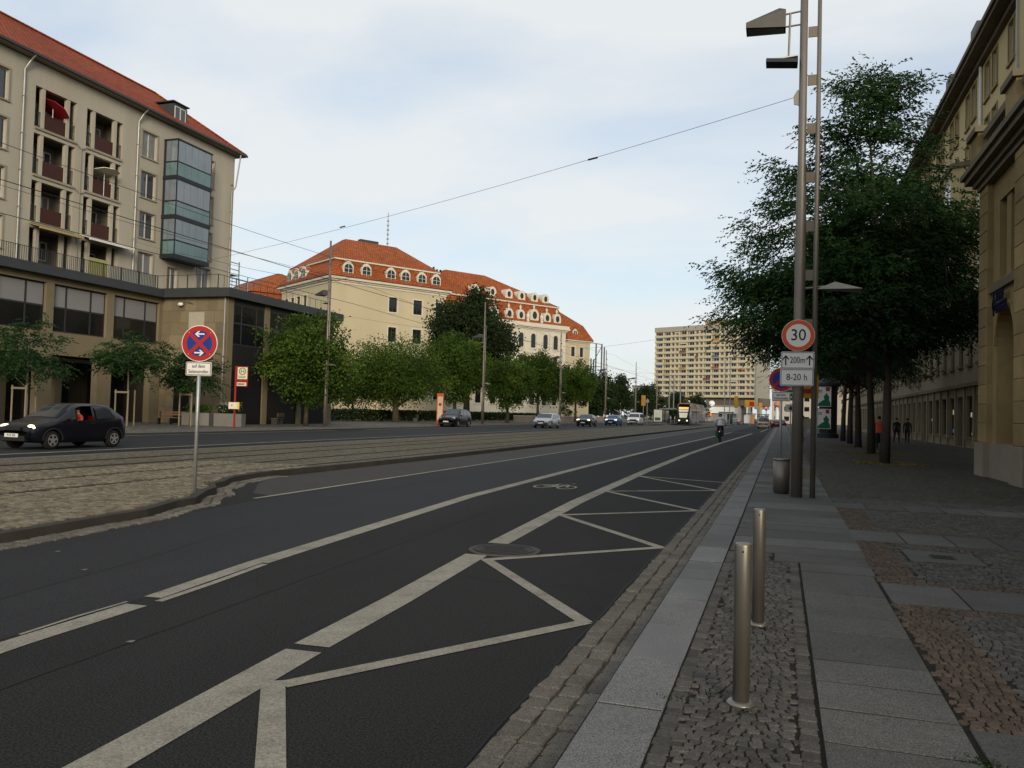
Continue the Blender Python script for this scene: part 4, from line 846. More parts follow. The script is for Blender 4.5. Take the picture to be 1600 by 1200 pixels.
# ---- long yellow building behind: facade at X=11; local x = 150 - Y
Yb = root('yellow_building', 'long yellow plastered building with stone shop floor behind the trees', 'building', M=nearside(11.0, 150.0))
LX = 123.0
rowsY = [(10.7, 12.7), (13.9, 16.0), (17.1, 19.2), (20.3, 22.4)]
wy = []; x = 3.0
while x < LX - 3: wy += [(x, x + 1.05), (x + 1.75, x + 2.8)]; x += 5.2
MB().wall(0, LX, 9.3, 23.0, [(a, b, c, d) for a, b in wy for c, d in rowsY], 0, .25).build('wall', yellow, Yb)
for a, b in wy:
    for c, d in rowsY:
        window(Yb, a, .13, c, b - a, d - c, 'm', frame_w, glass_dk)
        if a > 75: s = MB(); s.box(a - .13, a - .003, -.05, .02, c, d + .1); s.box(b + .003, b + .13, -.05, .02, c, d + .1); s.box(a - .003, b + .003, -.05, .02, d + .003, d + .1); s.box(a - .15, b + .15, -.12, .02, c - .14, c - .003); s.build('window_surround', stone_w, Yb)
grey_stone = mat('grey_stone', (0.24, 0.2, 0.13), .85, var=.18, scale=1, bump=.3, bscale=20, dirt=.25)
shop = []; x = 1.5
while x < LX - 2: shop.append((x, x + 1.9)); x += 2.75
doors = {i for i in range(len(shop)) if i % 5 == 2}
MB().wall(0, LX, .1, 3.85, [(a, b, .75 if i not in doors else .12, 3.3) for i, (a, b) in enumerate(shop)], 0, .35).build('shop_wall', grey_stone, Yb)
up = [(a + .35, b - .35, 5.3, 8.3) for a, b in shop]
MB().wall(0, LX, 4.1, 9.0, up, 0, .3).build('upper_shop_wall', grey_stone, Yb)
b_ = MB(); b_.box(0, LX, -.22, .3, 3.86, 4.09); b_.build('ledge', stone_d, Yb); b2 = MB(); b2.box(0, LX, -.3, .3, 9.0, 9.15); b2.box(0, LX, -.55, .3, 9.15, 9.31); b2.build('cornice', stone_d, Yb)
lit = mat('shop_light', (0.6, 0.5, 0.33), .5, emit=.35, var=.5, scale=3); rr = random.Random(4)
goods = [mat('goods_%d' % i, c, .6, var=.3, scale=6, emit=.45) for i, c in enumerate(((.5, .1, .05), (.5, .4, .2), (.5, .5, .5), (.45, .2, .03), (.05, .15, .3)))]
for i, (a, b) in enumerate(shop):
    if i in doors: MB().box(a + .3, b - .3, .2, .28, .12, 2.5).build('door', frame_d, Yb); MB().box(a, b, .29, .34, .12, 3.3).build('door_glass', glass_dk, Yb); continue
    o = window(Yb, a, .18, .75, b - a, 2.55, 't', frame_d, glass_dk, 'shop_window')
    MB().box(a - .1, b + .1, -.1, .1, .62, .745).build('sill', stone_d, Yb)
    if i > 12 and rr.random() < .85:
        for k in range(rr.randint(4, 8)):
            xx = a + .2 + rr.random() * (b - a - .8); zz = .9 + rr.random() * 1.3; MB().box(xx, xx + rr.uniform(.2, .45), .16, .2, zz, zz + rr.uniform(.1, .35)).build('window_display', rr.choice(goods + [lit]), o if False else Yb)
for i, (a, b, c, d) in enumerate(up): window(Yb, a, .15, c, b - a, d - c, 't', frame_d, glass_dk); MB().box(a - .12, b + .12, -.14, .05, c - .2, c - .005).build('sill', stone_d, Yb)
for i, (a, b) in enumerate(shop):
    if i > 14: MB().box(a - .62, a - .22, -.1, -.004, .1, 3.84).build('pilaster', grey_stone, Yb)
ev = MB(); ev.box(0, LX, -.9, .3, 23.0, 23.2); ev.box(0, LX, -1.05, .3, 23.2, 23.45); ev.box(0, LX, -.3, .3, 22.7, 23.0); ev.build('eaves', stone_d, Yb)
rf = MB(); rf.quad((0, -1.0, 23.47), (LX, -1.0, 23.47), (LX, 7, 27), (0, 7, 27)); rf.quad((LX, 14, 23.47), (0, 14, 23.47), (0, 7, 27), (LX, 7, 27)); yr = rf.build('roof', mat('dark_tiles', (.1, .05, .035), .8, var=.2), Yb)
for k in range(6): MB().box(70 + k * 8, 71.6 + k * 8, -.3, 2, 24, 25.6).build('roof_dormer', slate, yr)
MB().box(.02, LX - .02, .5, 14, .1, 22.9).build('core', black, Yb)
bw = MB().slabxz([(0, 0), (3.4, 0), (3.4, 6.6), (0, 6.6)], 0, 1.2)
by = MB(); by.prism([(90, 0), (90.7, -1.1), (93.3, -1.1), (94, 0)], 10.2, 17.4); BY = by.build('bay', yellow, Yb)
for c, d in ((10.9, 13.2), (14.3, 16.6)): window(BY, 90.95, -1.16, c, 2.1, d - c, 'm', frame_w, glass_dk)
[MB().prism([(89.85, 0), (90.6, -1.25), (93.4, -1.25), (94.15, 0)], q, q + .3).build('bay_cornice', stone_d, BY) for q in (17.4, 9.9)]
MB().tube([(95.8, -.1, 22.7), (95.8, -.1, 9.4)], .09, 8).build('downpipe', white_p, Yb)
# nearer neighbour of the yellow row, edge only
Nb = root('corner_house', 'tall plastered house showing its edge above the sandstone pavilion', 'building', M=nearside(10.6, 44.6))
MB().wall(0, 22, 9.8, 26, [(a, a + 1.1, c, c + 2.2) for a in (1.2, 3.6, 7, 9.4, 13, 16) for c in (11.2, 14.6, 18, 21.4)], 0, .25).build('wall', yellow, Nb)
for a in (1.2, 3.6, 7, 9.4, 13, 16):
    for c in (11.2, 14.6, 18, 21.4): window(Nb, a, .14, c, 1.1, 2.2, 'm', frame_w, glass_dk)
MB().box(-.18, 0, -.1, 8, .1, 26).build('corner_quoin', mat('pale_quoin', (.4, .39, .36), .8, var=.08), Nb)
MB().box(.02, 22, .4, 8, .1, 26).build('core', stone_d, Nb)
MB().box(-.5, 22, -1.0, 8, 26, 26.4).build('eaves', stone_d, Nb)

# ================================================================ TREES
def leaf_mat(name, cols, trans=.25):
    m = bpy.data.materials.new(name); m.use_nodes = True; t = m.node_tree; b = t.nodes['Principled BSDF']; n = t.nodes.new; l = t.links.new
    at = n('ShaderNodeAttribute'); at.attribute_name = 'rnd'; cr = n('ShaderNodeValToRGB'); cr.color_ramp.elements[0].color = (*cols[0], 1); cr.color_ramp.elements[1].color = (*cols[-1], 1)
    for i, c in enumerate(cols[1:-1]): e = cr.color_ramp.elements.new((i + 1) / (len(cols) - 1)); e.color = (*c, 1)
    l(at.outputs['Fac'], cr.inputs[0]); l(cr.outputs[0], b.inputs['Base Color']); b.inputs['Roughness'].default_value = .55; b.inputs['Specular IOR Level'].default_value = .08
    tr = n('ShaderNodeBsdfTranslucent'); l(cr.outputs[0], tr.inputs[0]); mxs = n('ShaderNodeMixShader'); mxs.inputs[0].default_value = trans
    l(b.outputs[0], mxs.inputs[1]); l(tr.outputs[0], mxs.inputs[2]); l(mxs.outputs[0], t.nodes['Material Output'].inputs[0]); return m
leaf_locust = leaf_mat('locust_leaf', [(.01, .025, .009), (.021, .049, .015), (.038, .08, .023)])
leaf_linden = leaf_mat('linden_leaf', [(.016, .035, .006), (.042, .08, .012), (.095, .145, .024)])
leaf_dark = leaf_mat('chestnut_leaf', [(.012, .02, .008), (.022, .036, .012), (.036, .055, .016)])
leaf_far = leaf_mat('far_leaf', [(.014, .026, .01), (.025, .042, .015), (.04, .06, .02)])
bark = mat('bark', (.06, .05, .038), .9, var=.3, scale=6, bump=.8, bscale=25)
bark_pale = mat('pale_bark', (.14, .13, .115), .85, var=.25, scale=6, bump=.5, bscale=25)
def leaves_mesh(name, C, D, Lh, Wd, rnd, m, g):
    """one pointed leaf per row: base C, direction D"""
    n = len(C); D = D / np.maximum(np.linalg.norm(D, axis=1, keepdims=True), 1e-6)
    U = g.normal(size=(n, 3)); U[:, 2] *= .6; Sd = np.cross(D, U); Sd /= np.maximum(np.linalg.norm(Sd, axis=1, keepdims=True), 1e-6)
    Lh = np.asarray(Lh).reshape(-1, 1) * np.ones((n, 1)); Wd = np.asarray(Wd).reshape(-1, 1) * np.ones((n, 1))
    V = np.empty((n, 4, 3), np.float32); V[:, 0] = C; V[:, 1] = C + D * Lh * .45 + Sd * Wd / 2; V[:, 2] = C + D * Lh; V[:, 3] = C + D * Lh * .45 - Sd * Wd / 2
    me = bpy.data.meshes.new(name); me.vertices.add(4 * n); me.vertices.foreach_set('co', V.ravel()); me.loops.add(4 * n); me.loops.foreach_set('vertex_index', np.arange(4 * n, dtype=np.int32))
    me.polygons.add(n); me.polygons.foreach_set('loop_start', np.arange(0, 4 * n, 4, dtype=np.int32)); me.polygons.foreach_set('loop_total', np.full(n, 4, np.int32)) if False else None
    me.update(calc_edges=True); me.materials.append(m); a = me.attributes.new('rnd', 'FLOAT', 'POINT'); a.data.foreach_set('value', np.repeat(np.clip(rnd, 0, 1), 4).astype(np.float32)); return me
def blob_points(g, blobs, n, shell=.5):
    vol = np.array([b[3] * b[4] * b[5] for b in blobs]); pick = g.choice(len(blobs), n, p=vol ** .65 / (vol ** .65).sum()); d = g.normal(size=(n, 3)); d /= np.linalg.norm(d, axis=1, keepdims=True)
    r = g.random((n, 1)) ** shell; B = np.array(blobs)[pick]; return B[:, :3] + d * r * B[:, 3:], d
def tree(name, label, loc, blobs, trunk_r, fork, seed, lm, bm, ncl=170, per=90, leaf=(.2, .13), sig=.42, style='round', group=None, limbs=26, shell=.42, lean=(0, 0)):
    g = np.random.default_rng(seed); t = root(name, label, 'tree', loc, group=group)
    cc, cd = blob_points(g, blobs, ncl, shell); cen = np.mean(np.array(blobs)[:, :3], axis=0); top = max(b[2] + b[5] for b in blobs)
    tk = MB(); ax = [(0, 0, -.1), (.02 + lean[0] * .3, .01, fork * .5), (lean[0] * .7, lean[1] * .7, fork), (cen[0] * .6 + lean[0] * .5, cen[1] * .6, (fork + top) / 2), (cen[0], cen[1], top * .9)]
    tk.tube(ax, [trunk_r * 1.25, trunk_r, trunk_r * .85, trunk_r * .45, .015], 10)
    A = np.array(ax)
    def axis_at(z): 
        zs = A[:, 2]; return Vector((np.interp(z, zs, A[:, 0]), np.interp(z, zs, A[:, 1]), z))
    for c in cc[:limbs]:
        h = math.hypot(c[0] - cen[0], c[1] - cen[1]); z = max(fork * .85, min(c[2] - h * .55, top * .8)); p = axis_at(z); q = Vector(c); mid = p.lerp(q, .5) + Vector((0, 0, .1 * h))
        r = trunk_r * .42 * (1 - .5 * z / top); tk.tube([p, mid, q], [r, r * .55, .012], 6)
    for c in cc[limbs:limbs + ncl // 2]:
        k = int(np.argmin(((cc[:limbs] - c) ** 2).sum(1))); p = Vector(cc[k]); q = Vector(c); tk.tube([p, p.lerp(q, .5) + Vector((0, 0, .06)), q], [.022, .015, .006], 4)
    tk.build('trunk', bm, t, smooth=True)
    tone = g.normal(.5, .22, ncl)
    if style == 'round':
        C = np.repeat(cc, per, 0) + g.normal(size=(ncl * per, 3)) * sig * np.array([1, 1, .8]); D = g.normal(size=C.shape) + np.array([0, 0, -.25]) + .8 * (C - cen) / np.linalg.norm(C - cen, axis=1, keepdims=True)
        rnd = np.repeat(tone, per) + g.normal(0, .13, len(C)); L = leaf[0] * g.uniform(.7, 1.25, len(C)); W_ = leaf[1] * g.uniform(.8, 1.2, len(C))
    else:                                       # feathery sprays: twigs with hanging pinnate leaves
        ns = per // 14; o = cc - cen; o[:, 2] *= .35; o /= np.maximum(np.linalg.norm(o, axis=1, keepdims=True), 1e-6)
        S0 = np.repeat(cc, ns, 0) + g.normal(size=(ncl * ns, 3)) * sig * np.array([1, 1, .45]); SD = np.repeat(o, ns, 0) * .9 + g.normal(size=S0.shape) * .55; SD[:, 2] = SD[:, 2] * .4 - .05; SD /= np.linalg.norm(SD, axis=1, keepdims=True)
        k = 14; tt = np.tile(np.linspace(0, 1, k), len(S0)); B0_ = np.repeat(S0, k, 0); BD_ = np.repeat(SD, k, 0); Ls = np.repeat(g.uniform(.5, 1.05, len(S0)), k)
        C = B0_ + BD_ * (tt * Ls)[:, None]; C[:, 2] -= .22 * tt ** 2; C += g.normal(size=C.shape) * .03
        side = np.cross(BD_, [0, 0, 1]); sgn = np.tile(np.array([1, -1] * 7), len(S0))[:, None]; D = BD_ * .55 + side * sgn * .75 + np.array([0, 0, -.35]) + g.normal(size=C.shape) * .22
        rnd = np.repeat(np.repeat(tone, ns) + g.normal(0, .1, len(S0)), k) + g.normal(0, .08, len(C)); L = leaf[0] * g.uniform(.7, 1.25, len(C)); W_ = leaf[1] * g.uniform(.8, 1.2, len(C))
    o = put('crown', leaves_mesh('crown', C, D, L, W_, rnd, lm, g), t); return t
# honey locusts along the near footway
G1 = 'honey locusts along the near footway'
t1 = tree('locust_tree', 'tall feathery locust tree closest to the camera beside the lamp post', (3.5, 31.8, .1),
     [(-1.6, 0, 6.2, 5.0, 3.2, 1.47), (-2.2, -0.6, 4.78, 3.5, 2.6, 1.2), (-0.8, 0, 8.5, 4.3, 3.0, 1.56), (0.6, 0.2, 6.55, 3.2, 2.6, 2.02), (-1.3, 0.2, 10.09, 3.0, 2.4, 1.38), (-0.7, 0, 11.68, 2.0, 1.8, 1.2), (-0.5, 0, 13.1, 1.5, 1.2, 1.01), (1.4, -0.4, 5.04, 2.3, 2.2, 1.2), (2.0, 0.0, 8.5, 1.8, 1.6, 0.83), (-4.2, 0, 6.46, 2.1, 1.6, 0.74)],
     .15, 3.4, 11, leaf_locust, bark, 430, 266, (.165, .058), .34, 'spray', G1, 52, .55, (.1, 0))
t2 = tree('locust_tree', 'feathery locust tree second in the footway row', (3.9, 40.5, .1),
     [(-.8, 0, 7, 4.2, 4, 2.2), (0, 0, 9.5, 3.4, 3.4, 2.2), (.2, 0, 11.8, 2.0, 2.0, 1.6), (-2.2, 0, 5.6, 3.6, 3, 1.5)], .16, 3.4, 12, leaf_locust, bark, 230, 154, (.15, .06), .5, 'spray', G1, 36, .55, (-.15, 0))
for k, (x, y, lab) in enumerate(((4.1, 49.5, 'third'), (4.25, 57.5, 'fourth'), (4.3, 64.5, 'fifth'), (4.2, 78, 'sixth'), (4.3, 92, 'seventh'))):
    copy_thing(t2, (x, y, .1), 1.3 * k + .7, 'feathery locust tree %s in the footway row' % lab)
for k, (x, y) in enumerate(((3.5, 31.8), (3.9, 40.5), (4.1, 49.5))):     # fallen blossom and leaves in the tree pits
    g = np.random.default_rng(50 + k); n = 900; P_ = np.stack([x + g.normal(0, .65, n), y + g.normal(0, .75, n), np.full(n, .106)], 1); D_ = g.normal(size=(n, 3)); D_[:, 2] = .05
    o = put('leaf_litter', leaves_mesh('leaf_litter', P_, D_, .07, .05, g.random(n), mat('dry_leaf', (.16, .12, .04), .9, var=.3), g)); o['kind'] = 'stuff'; o['label'] = 'dry leaves and blossom round the tree pit'
# round lindens across the road
G2 = 'round clipped trees across the road'
def linden(label, x, y, rx, rz, cz, seed, m=leaf_linden, ncl=150, per=120, tr=.16, leaf=(.2, .15)):
    g = random.Random(seed); cz -= .55; rx *= 1.07; rz *= 1.15; ncl = int(ncl * 1.15); bl = [(0, 0, cz, rx * .85, rx * .85, rz)] + [(rx * .45 * math.cos(a), rx * .45 * math.sin(a), cz + g.uniform(-.35, .25) * rz, rx * .55, rx * .55, rz * .65) for a in (.3, 1.6, 2.8, 4.1, 5.3)]
    return tree('round_tree', label, (x, y, .1), bl, tr, cz - rz * .95, seed, m, bark, ncl, per, leaf, .36 * rx / 3, 'round', G2, 20, .4)
linden('round green tree beside the twin lamp post in front of the low building', -32.9, 52.6, 3.3, 2.9, 5.5, 31, ncl=170, per=150)
linden('wide round tree with thick dark trunk, bench beneath it', -39.6, 81, 5.1, 3.3, 6.0, 32, ncl=200, per=150, tr=.35)
linden('bushy tree on low forked stems against the cream wall', -46.5, 84, 3.6, 2.6, 4.6, 33, ncl=110, tr=.12)
linden('round tree above the black parked car', -37.6, 93, 3.7, 3.8, 7.0, 34, ncl=190, per=140, tr=.25, leaf=(.23, .17))
linden('round tree behind the second twin lamp post', -33.5, 101, 3.4, 3.2, 5.7, 35, ncl=150, tr=.22, leaf=(.23, .17))
linden('round tree in front of the arched windows', -34.4, 118, 3.7, 3.7, 6.9, 36, ncl=150, tr=.22, leaf=(.25, .19))
linden('round tree at the end of the clipped row', -33.0, 136, 3.5, 3.6, 6.6, 37, ncl=140, tr=.22, leaf=(.27, .2))
tree('chestnut_tree', 'big dark chestnut tree rising in front of the town house', (-41.5, 107, .1), [(0, 0, 12.0, 5.6, 5, 5), (-2.6, 0, 12.6, 3.8, 4, 4), (3.4, 0, 11.4, 3.4, 4, 3.6), (.6, 0, 15.6, 3.4, 3, 2.6), (0, 0, 8, 5.2, 4.5, 3.4)], .45, 4.0, 41, leaf_dark, bark, 280, 150, (.34, .24), .7, 'round', None, 30, .4)
# young trees before the arcade
G3 = 'young trees in front of the arcade'
def young(label, x, y, blobs, seed): return tree('young_tree', label, (x, y, .1), blobs, .06, 2.3, seed, leaf_locust, bark_pale, 62, 112, (.17, .075), .3, 'spray', G3, 18, .6)
young('young street tree in front of the arcade above the moving black hatchback', -36.5, 32.3, [(0, 0, 4.4, 2.0, 2.0, 1.1), (-.6, 0, 3.4, 1.9, 1.6, .9), (.5, 0, 3.2, 1.4, 1.4, .8)], 61)
young('young street tree with staked trunk between two stone pillars', -36.0, 38.6, [(0, 0, 4.4, 2.0, 1.8, 1.0), (.6, 0, 3.5, 1.6, 1.5, .8), (-.9, 0, 4.0, 1.3, 1.3, .7)], 62)
young('young street tree behind the no stopping sign on the tram bed', -35.2, 43.0, [(0, 0, 3.9, 1.6, 1.5, 1.3), (-.5, 0, 3.0, 1.3, 1.2, .7), (.7, 0, 3.0, 1.2, 1.2, .8)], 63)
for (x, y, lab) in ((-36.0, 38.6, 'timber frame staking the young tree by the pillars'), (-35.2, 43.0, 'timber frame staking the young tree behind the sign'), (-36.5, 32.3, 'timber frame staking the young tree by the hatchback')):
    st_ = root('tree_stake', lab, 'stake', (x, y, .1)); wood = mat('stake_wood', (.2, .17, .12), .85, var=.2, scale=5)
    for dx, dy in ((-.45, -.45), (.45, -.45), (0, .55)): MB().cyl((dx, dy, 0), (dx, dy, 2.1), .045, n=8).build('post', wood, st_)
    MB().box(-.5, .5, -.49, -.43, 1.9, 2.0).build('crossbar', wood, st_)
# far trees by the crossing
G4 = 'far trees by the crossing'; fr = random.Random(8)
for i, (x, y, h, w, lab) in enumerate(((-39, 175, 9.5, 4.6, 'dark tree beyond the end of the town house'), (-42, 200, 12.0, 4.4, 'tall dark tree left of the far lamp posts'), (-38.5, 205, 11.5, 3.6, 'tall dark pointed tree among the far lamp posts'), (-36, 228, 9.5, 3.6, 'dark tree behind the white van'), (-40, 268, 11.5, 4.6, 'far tree in front of the tower block'), (-31, 262, 9, 4.0, 'far tree left of the tram shelter'), (-25.5, 270, 8.5, 3.6, 'far tree behind the tram shelter roof'), (-44, 158, 6.0, 4.5, 'low dark shrubby tree behind the parked traffic'))):
    tree('far_tree', lab, (x, y, 0), [(0, 0, h * .55, w * .85, w * .85, h * .4), (0, 0, h * .78, w * .5, w * .5, h * .25), (w * .4, 0, h * .45, w * .6, w * .6, h * .3), (-w * .4, 0, h * .45, w * .6, w * .6, h * .3)], .25, h * .2, 70 + i, leaf_far, bark, 90, 70, (.5, .36), .6, 'round', G4, 14, .45)
# low hedge and garden wall by the town house
hg = np.random.default_rng(5); n = 14000; P_ = np.stack([hg.uniform(-50, -38.0, n), hg.uniform(66, 150, n), .1 + 1.15 * hg.random(n) ** .7], 1); P_[:, 0] = -42 - 2 * hg.random(n)
o = put('hedge', leaves_mesh('hedge', P_, hg.normal(size=(n, 3)) + np.array([0, 0, .5]), .3, .2, hg.random(n), leaf_dark, hg)); o['kind'] = 'stuff'; o['label'] = 'low dark hedge under the clipped trees'
gw = root('garden_wall', 'low pale wall along the footway behind the parked cars', 'wall', (-36.2, 100, .1)); MB().box(0, .35, 12, 78, 0, .85).build('wall_body', plaster_dk, gw); MB().box(-.05, .4, 12, 78, .85, .93).build('coping', pale, gw)
# weeds in the paving joints
wg = np.random.default_rng(77); spots = [(-.3, 4.5, .06, 90), (-.17, 4.3, .05, 40), (.85, 4.05, .05, 160), (.84, 3.7, .04, 120), (-.1, 6.0, .05, 30), (-.5, 4.35, .05, 60), (-9.1, 11.0, .3, 200)]
Cs = []; [Cs.extend([(x + wg.normal(0, s), y + wg.normal(0, s * .6 if x > .8 else s * .5), .098) for _ in range(k)]) for x, y, s, k in spots]
Cs = np.array(Cs); Dw = wg.normal(size=Cs.shape) * .8 + np.array([0, 0, .5]); o = put('weeds', leaves_mesh('weeds', Cs, Dw, .02 * wg.uniform(.5, 1.4, len(Cs)), .007, wg.random(len(Cs)), leaf_dark, wg)); o['kind'] = 'stuff'; o['label'] = 'small weeds and moss in the paving joints'

# ================================================================ LAMP POSTS, SIGNS, STREET FURNITURE
lamp_hood = mat('lamp_hood', (.09, .085, .075), .5, .3, var=.15); lamp_glass = mat('lamp_glass', (.12, .12, .11), .2, var=.2)
refl_w = mat('reflector_white', (.55, .55, .5), .5, var=.08)
def lamp_post(label, loc, rz, H, group, s=1.0, hood=1.0, single=True):
    t = root('lamp_post', label, 'lamp post', loc, rz, group)
    MB().lathe([(.105, 0), (.1, 2.5), (.092, H * .55), (.075, H * .57), (.068, H)], 18).build('main_pole', steel_dk, t, smooth=True)
    MB().lathe([(.05, 0), (.046, H * .5), (.036, H - .6 if H < 12 else H * .8)], 12, (.28, 0, 0)).build('thin_pole', steel_dk, t, smooth=True)
    z = .45
    while z < H - .9: MB().box(.08, .245, -.012, .012, z - .1, z + .1).build('spacer_plate', mat('spacer_steel', (.15, .13, .105), .55, .4, var=.12), t); z += .93
    zl = 9.05 if H < 12 else 9.6
    k = hood
    hd = MB().add([(-1.06 * k, -.2 * k, zl - .1), (-.33 * k, -.15 * k, zl - .14), (-.33 * k, .15 * k, zl - .14), (-1.06 * k, .2 * k, zl - .1), (-1.06 * k, -.2 * k, zl + .0), (-.33 * k, -.15 * k, zl + .2), (-.33 * k, .15 * k, zl + .2), (-1.06 * k, .2 * k, zl + .0), (-.45 * k, -.12, zl + .25), (-.45 * k, .12, zl + .25)],
        [(0, 1, 5, 4), (3, 7, 6, 2), (0, 4, 7, 3), (1, 2, 6, 5), (4, 5, 8), (7, 9, 6), (4, 8, 9, 7), (5, 6, 9, 8)]); hd.build('luminaire', lamp_hood, t)
    MB().add([(-1.03 * k, -.17 * k, zl - .112), (-.36 * k, -.13 * k, zl - .15), (-.36 * k, .13 * k, zl - .15), (-1.03 * k, .17 * k, zl - .112)], [(0, 3, 2, 1)]).build('luminaire_glass', lamp_glass, t)
    ar = MB(); ar.cyl((-.4 * k, 0, zl + .16), (0, 0, zl + .2), .018, n=8); ar.cyl((-.35 * k, 0, zl - .08), (0, 0, zl - .06), .018, n=8); ar.cyl((-.25, 0, zl + .18), (-.27, 0, zl - .72), .02, n=8); ar.build('bracket', steel_dk, t)
    rf_ = MB().obox(Matrix.Translation((-.38, 0, zl - .78)) @ Matrix.Rotation(R(6), 4, 'Y'), -.3, .28, -.16, .16, -.035, .035); rf_.build('reflector_plate', dark_metal, t)
    MB().obox(Matrix.Translation((-.38, 0, zl - .73)) @ Matrix.Rotation(R(-4), 4, 'Y'), -.28, .28, -.15, .15, -.012, .012).build('reflector_top', refl_w, t)
    lo = 3.92 if H < 12 else 4.4
    MB().add([(.3, -.06, lo - .02), (1.08, -.3, lo - .06), (1.08, .3, lo - .06), (.3, .06, lo - .02), (.62, 0, lo + .12)], [(0, 3, 2, 1), (0, 1, 4), (1, 2, 4), (2, 3, 4), (3, 0, 4)]).build('footway_luminaire', mat('footway_luminaire', (.22, .2, .17), .5, .3, var=.1), t)
    MB().cyl((.1, 0, lo + .0), (.45, 0, lo + .03), .02, n=8).build('footway_bracket', steel_dk, t)
    return t
GL = 'twin pole lamp posts along the street'
LP = lamp_post('tall twin pole lamp post carrying the round 30 sign', (.3, 16.4, .1), 0, 10.6, GL)
MB().add([(-.16, -.012, 7.45), (.0, -.012, 7.4), (0, -.012, 7.72), (-.1, -.012, 7.72), (-.17, -.012, 7.6), (-.16, .012, 7.45), (.0, .012, 7.4), (0, .012, 7.72), (-.1, .012, 7.72), (-.17, .012, 7.6)], [(0, 1, 2, 3, 4), (9, 8, 7, 6, 5), (0, 4, 9, 5), (4, 3, 8, 9), (0, 5, 6, 1), (3, 2, 7, 8)]).build('wire_lug', steel, LP)
for y, lab in ((51.7, 'twin pole lamp post beside the red bus stop pole'), (84.2, 'twin pole lamp post rising behind the black people carrier'), (117, 'twin pole lamp post in front of the town house end'), (150, 'far twin pole lamp post at the garden wall'), (183, 'far twin pole lamp post behind the white van'), (216, 'farthest twin pole lamp post on the left footway')):
    lamp_post(lab, (-30.8, y, .1), R(-35), 13.3, GL, hood=1.6)
# ---- traffic signs
def disc(r, y0, y1, n=40): return MB().slabxz([(r * math.cos(2 * math.pi * k / n), r * math.sin(2 * math.pi * k / n)) for k in range(n)], y0, y1)
def annulus(r0, r1, y0, y1, n=44):
    m_ = MB()
    for k in range(n):
        a, b = 2 * math.pi * k / n, 2 * math.pi * (k + 1) / n
        m_.slabxz([(r0 * math.cos(a), r0 * math.sin(a)), (r1 * math.cos(a), r1 * math.sin(a)), (r1 * math.cos(b), r1 * math.sin(b)), (r0 * math.cos(b), r0 * math.sin(b))], y0, y1)
    return m_
def plate(name, w, h, z, par, y=0.0):
    """rounded white supplementary plate with thin black border"""
    def rr_(W_, H_, r, n=5): return [(sx * (W_ / 2 - r) + r * math.cos(a), sz * (H_ / 2 - r) + r * math.sin(a)) for sx, sz, a0 in ((1, -1, -90), (1, 1, 0), (-1, 1, 90), (-1, -1, 180)) for a in [R(a0 + 90 * k / n) for k in range(n + 1)]]
    o = MB().slabxz(rr_(w, h, .02), y, y + .012).build(name, sign_white, par, loc=(0, 0, z))
    q = MB(); A_, B_ = rr_(w - .016, h - .016, .018), rr_(w - .034, h - .034, .012); n = len(A_)
    for i in range(n): q.slabxz([A_[i], A_[(i + 1) % n], B_[(i + 1) % n], B_[i]], y - .003, y - .0005)
    q.build('border', sign_black, o); MB().slabxz(rr_(w + .012, h + .012, .024), y + .0125, y + .02).build('rim', galv, o); return o
def arrow(par, x, z, L, ang, m, y=-.003, w=.022):
    a = MB(); a.slabxz([(-w / 2, -L / 2), (w / 2, -L / 2), (w / 2, L * .35), (-w / 2, L * .35)], y - .003, y); 
    for s_ in (-1, 1): a.slabxz(sorted_ccw([(0, L / 2), (s_ * L * .3, L * .16), (s_ * L * .3, L * .16 - w * 1.35), (0, L / 2 - w * 1.5)]), y - .0035, y)
    o = a.build('arrow', m, par, loc=(x, 0, z)); o.rotation_euler = (0, ang, 0); return o
def sorted_ccw(p):
    cx = sum(q[0] for q in p) / len(p); cz = sum(q[1] for q in p) / len(p); return sorted(p, key=lambda q: math.atan2(q[1] - cz, q[0] - cx))
# 30 sign on the lamp post
sp = root('speed_sign', 'round red and white speed 30 sign on the tall lamp post', 'sign', (.285, 16.24, 3.12), R(2))
disc(.295, 0, .015).build('disc', sign_white, sp); annulus(.215, .288, -.003, -.0005).build('red_ring', sign_orange, sp); MB().box(-.03, .03, .015, .08, -.2, .2).build('clamp', galv, sp)
text('numeral', '30', .3, sign_black, sp, (0, -.003, 0), FRONT, .95)
sp2 = root('plate_sign', 'white plate reading 200m between two up arrows under the 30 sign', 'sign', (.28, 16.24, 2.655), R(2)); p_ = plate('plate', .58, .31, 0, sp2)
text('lettering', '200m', .17, sign_black, p_, (0, -.003, 0), FRONT, .72); arrow(p_, -.21, 0, .19, 0, sign_black); arrow(p_, .21, 0, .19, 0, sign_black)
sp3 = root('plate_sign', 'white plate reading 8-20 h at the foot of the speed sign', 'sign', (.27, 16.24, 2.335), R(2)); p_ = plate('plate', .58, .31, 0, sp3); text('lettering', '8-20 h', .17, sign_black, p_, (0, -.003, 0), FRONT, .85)
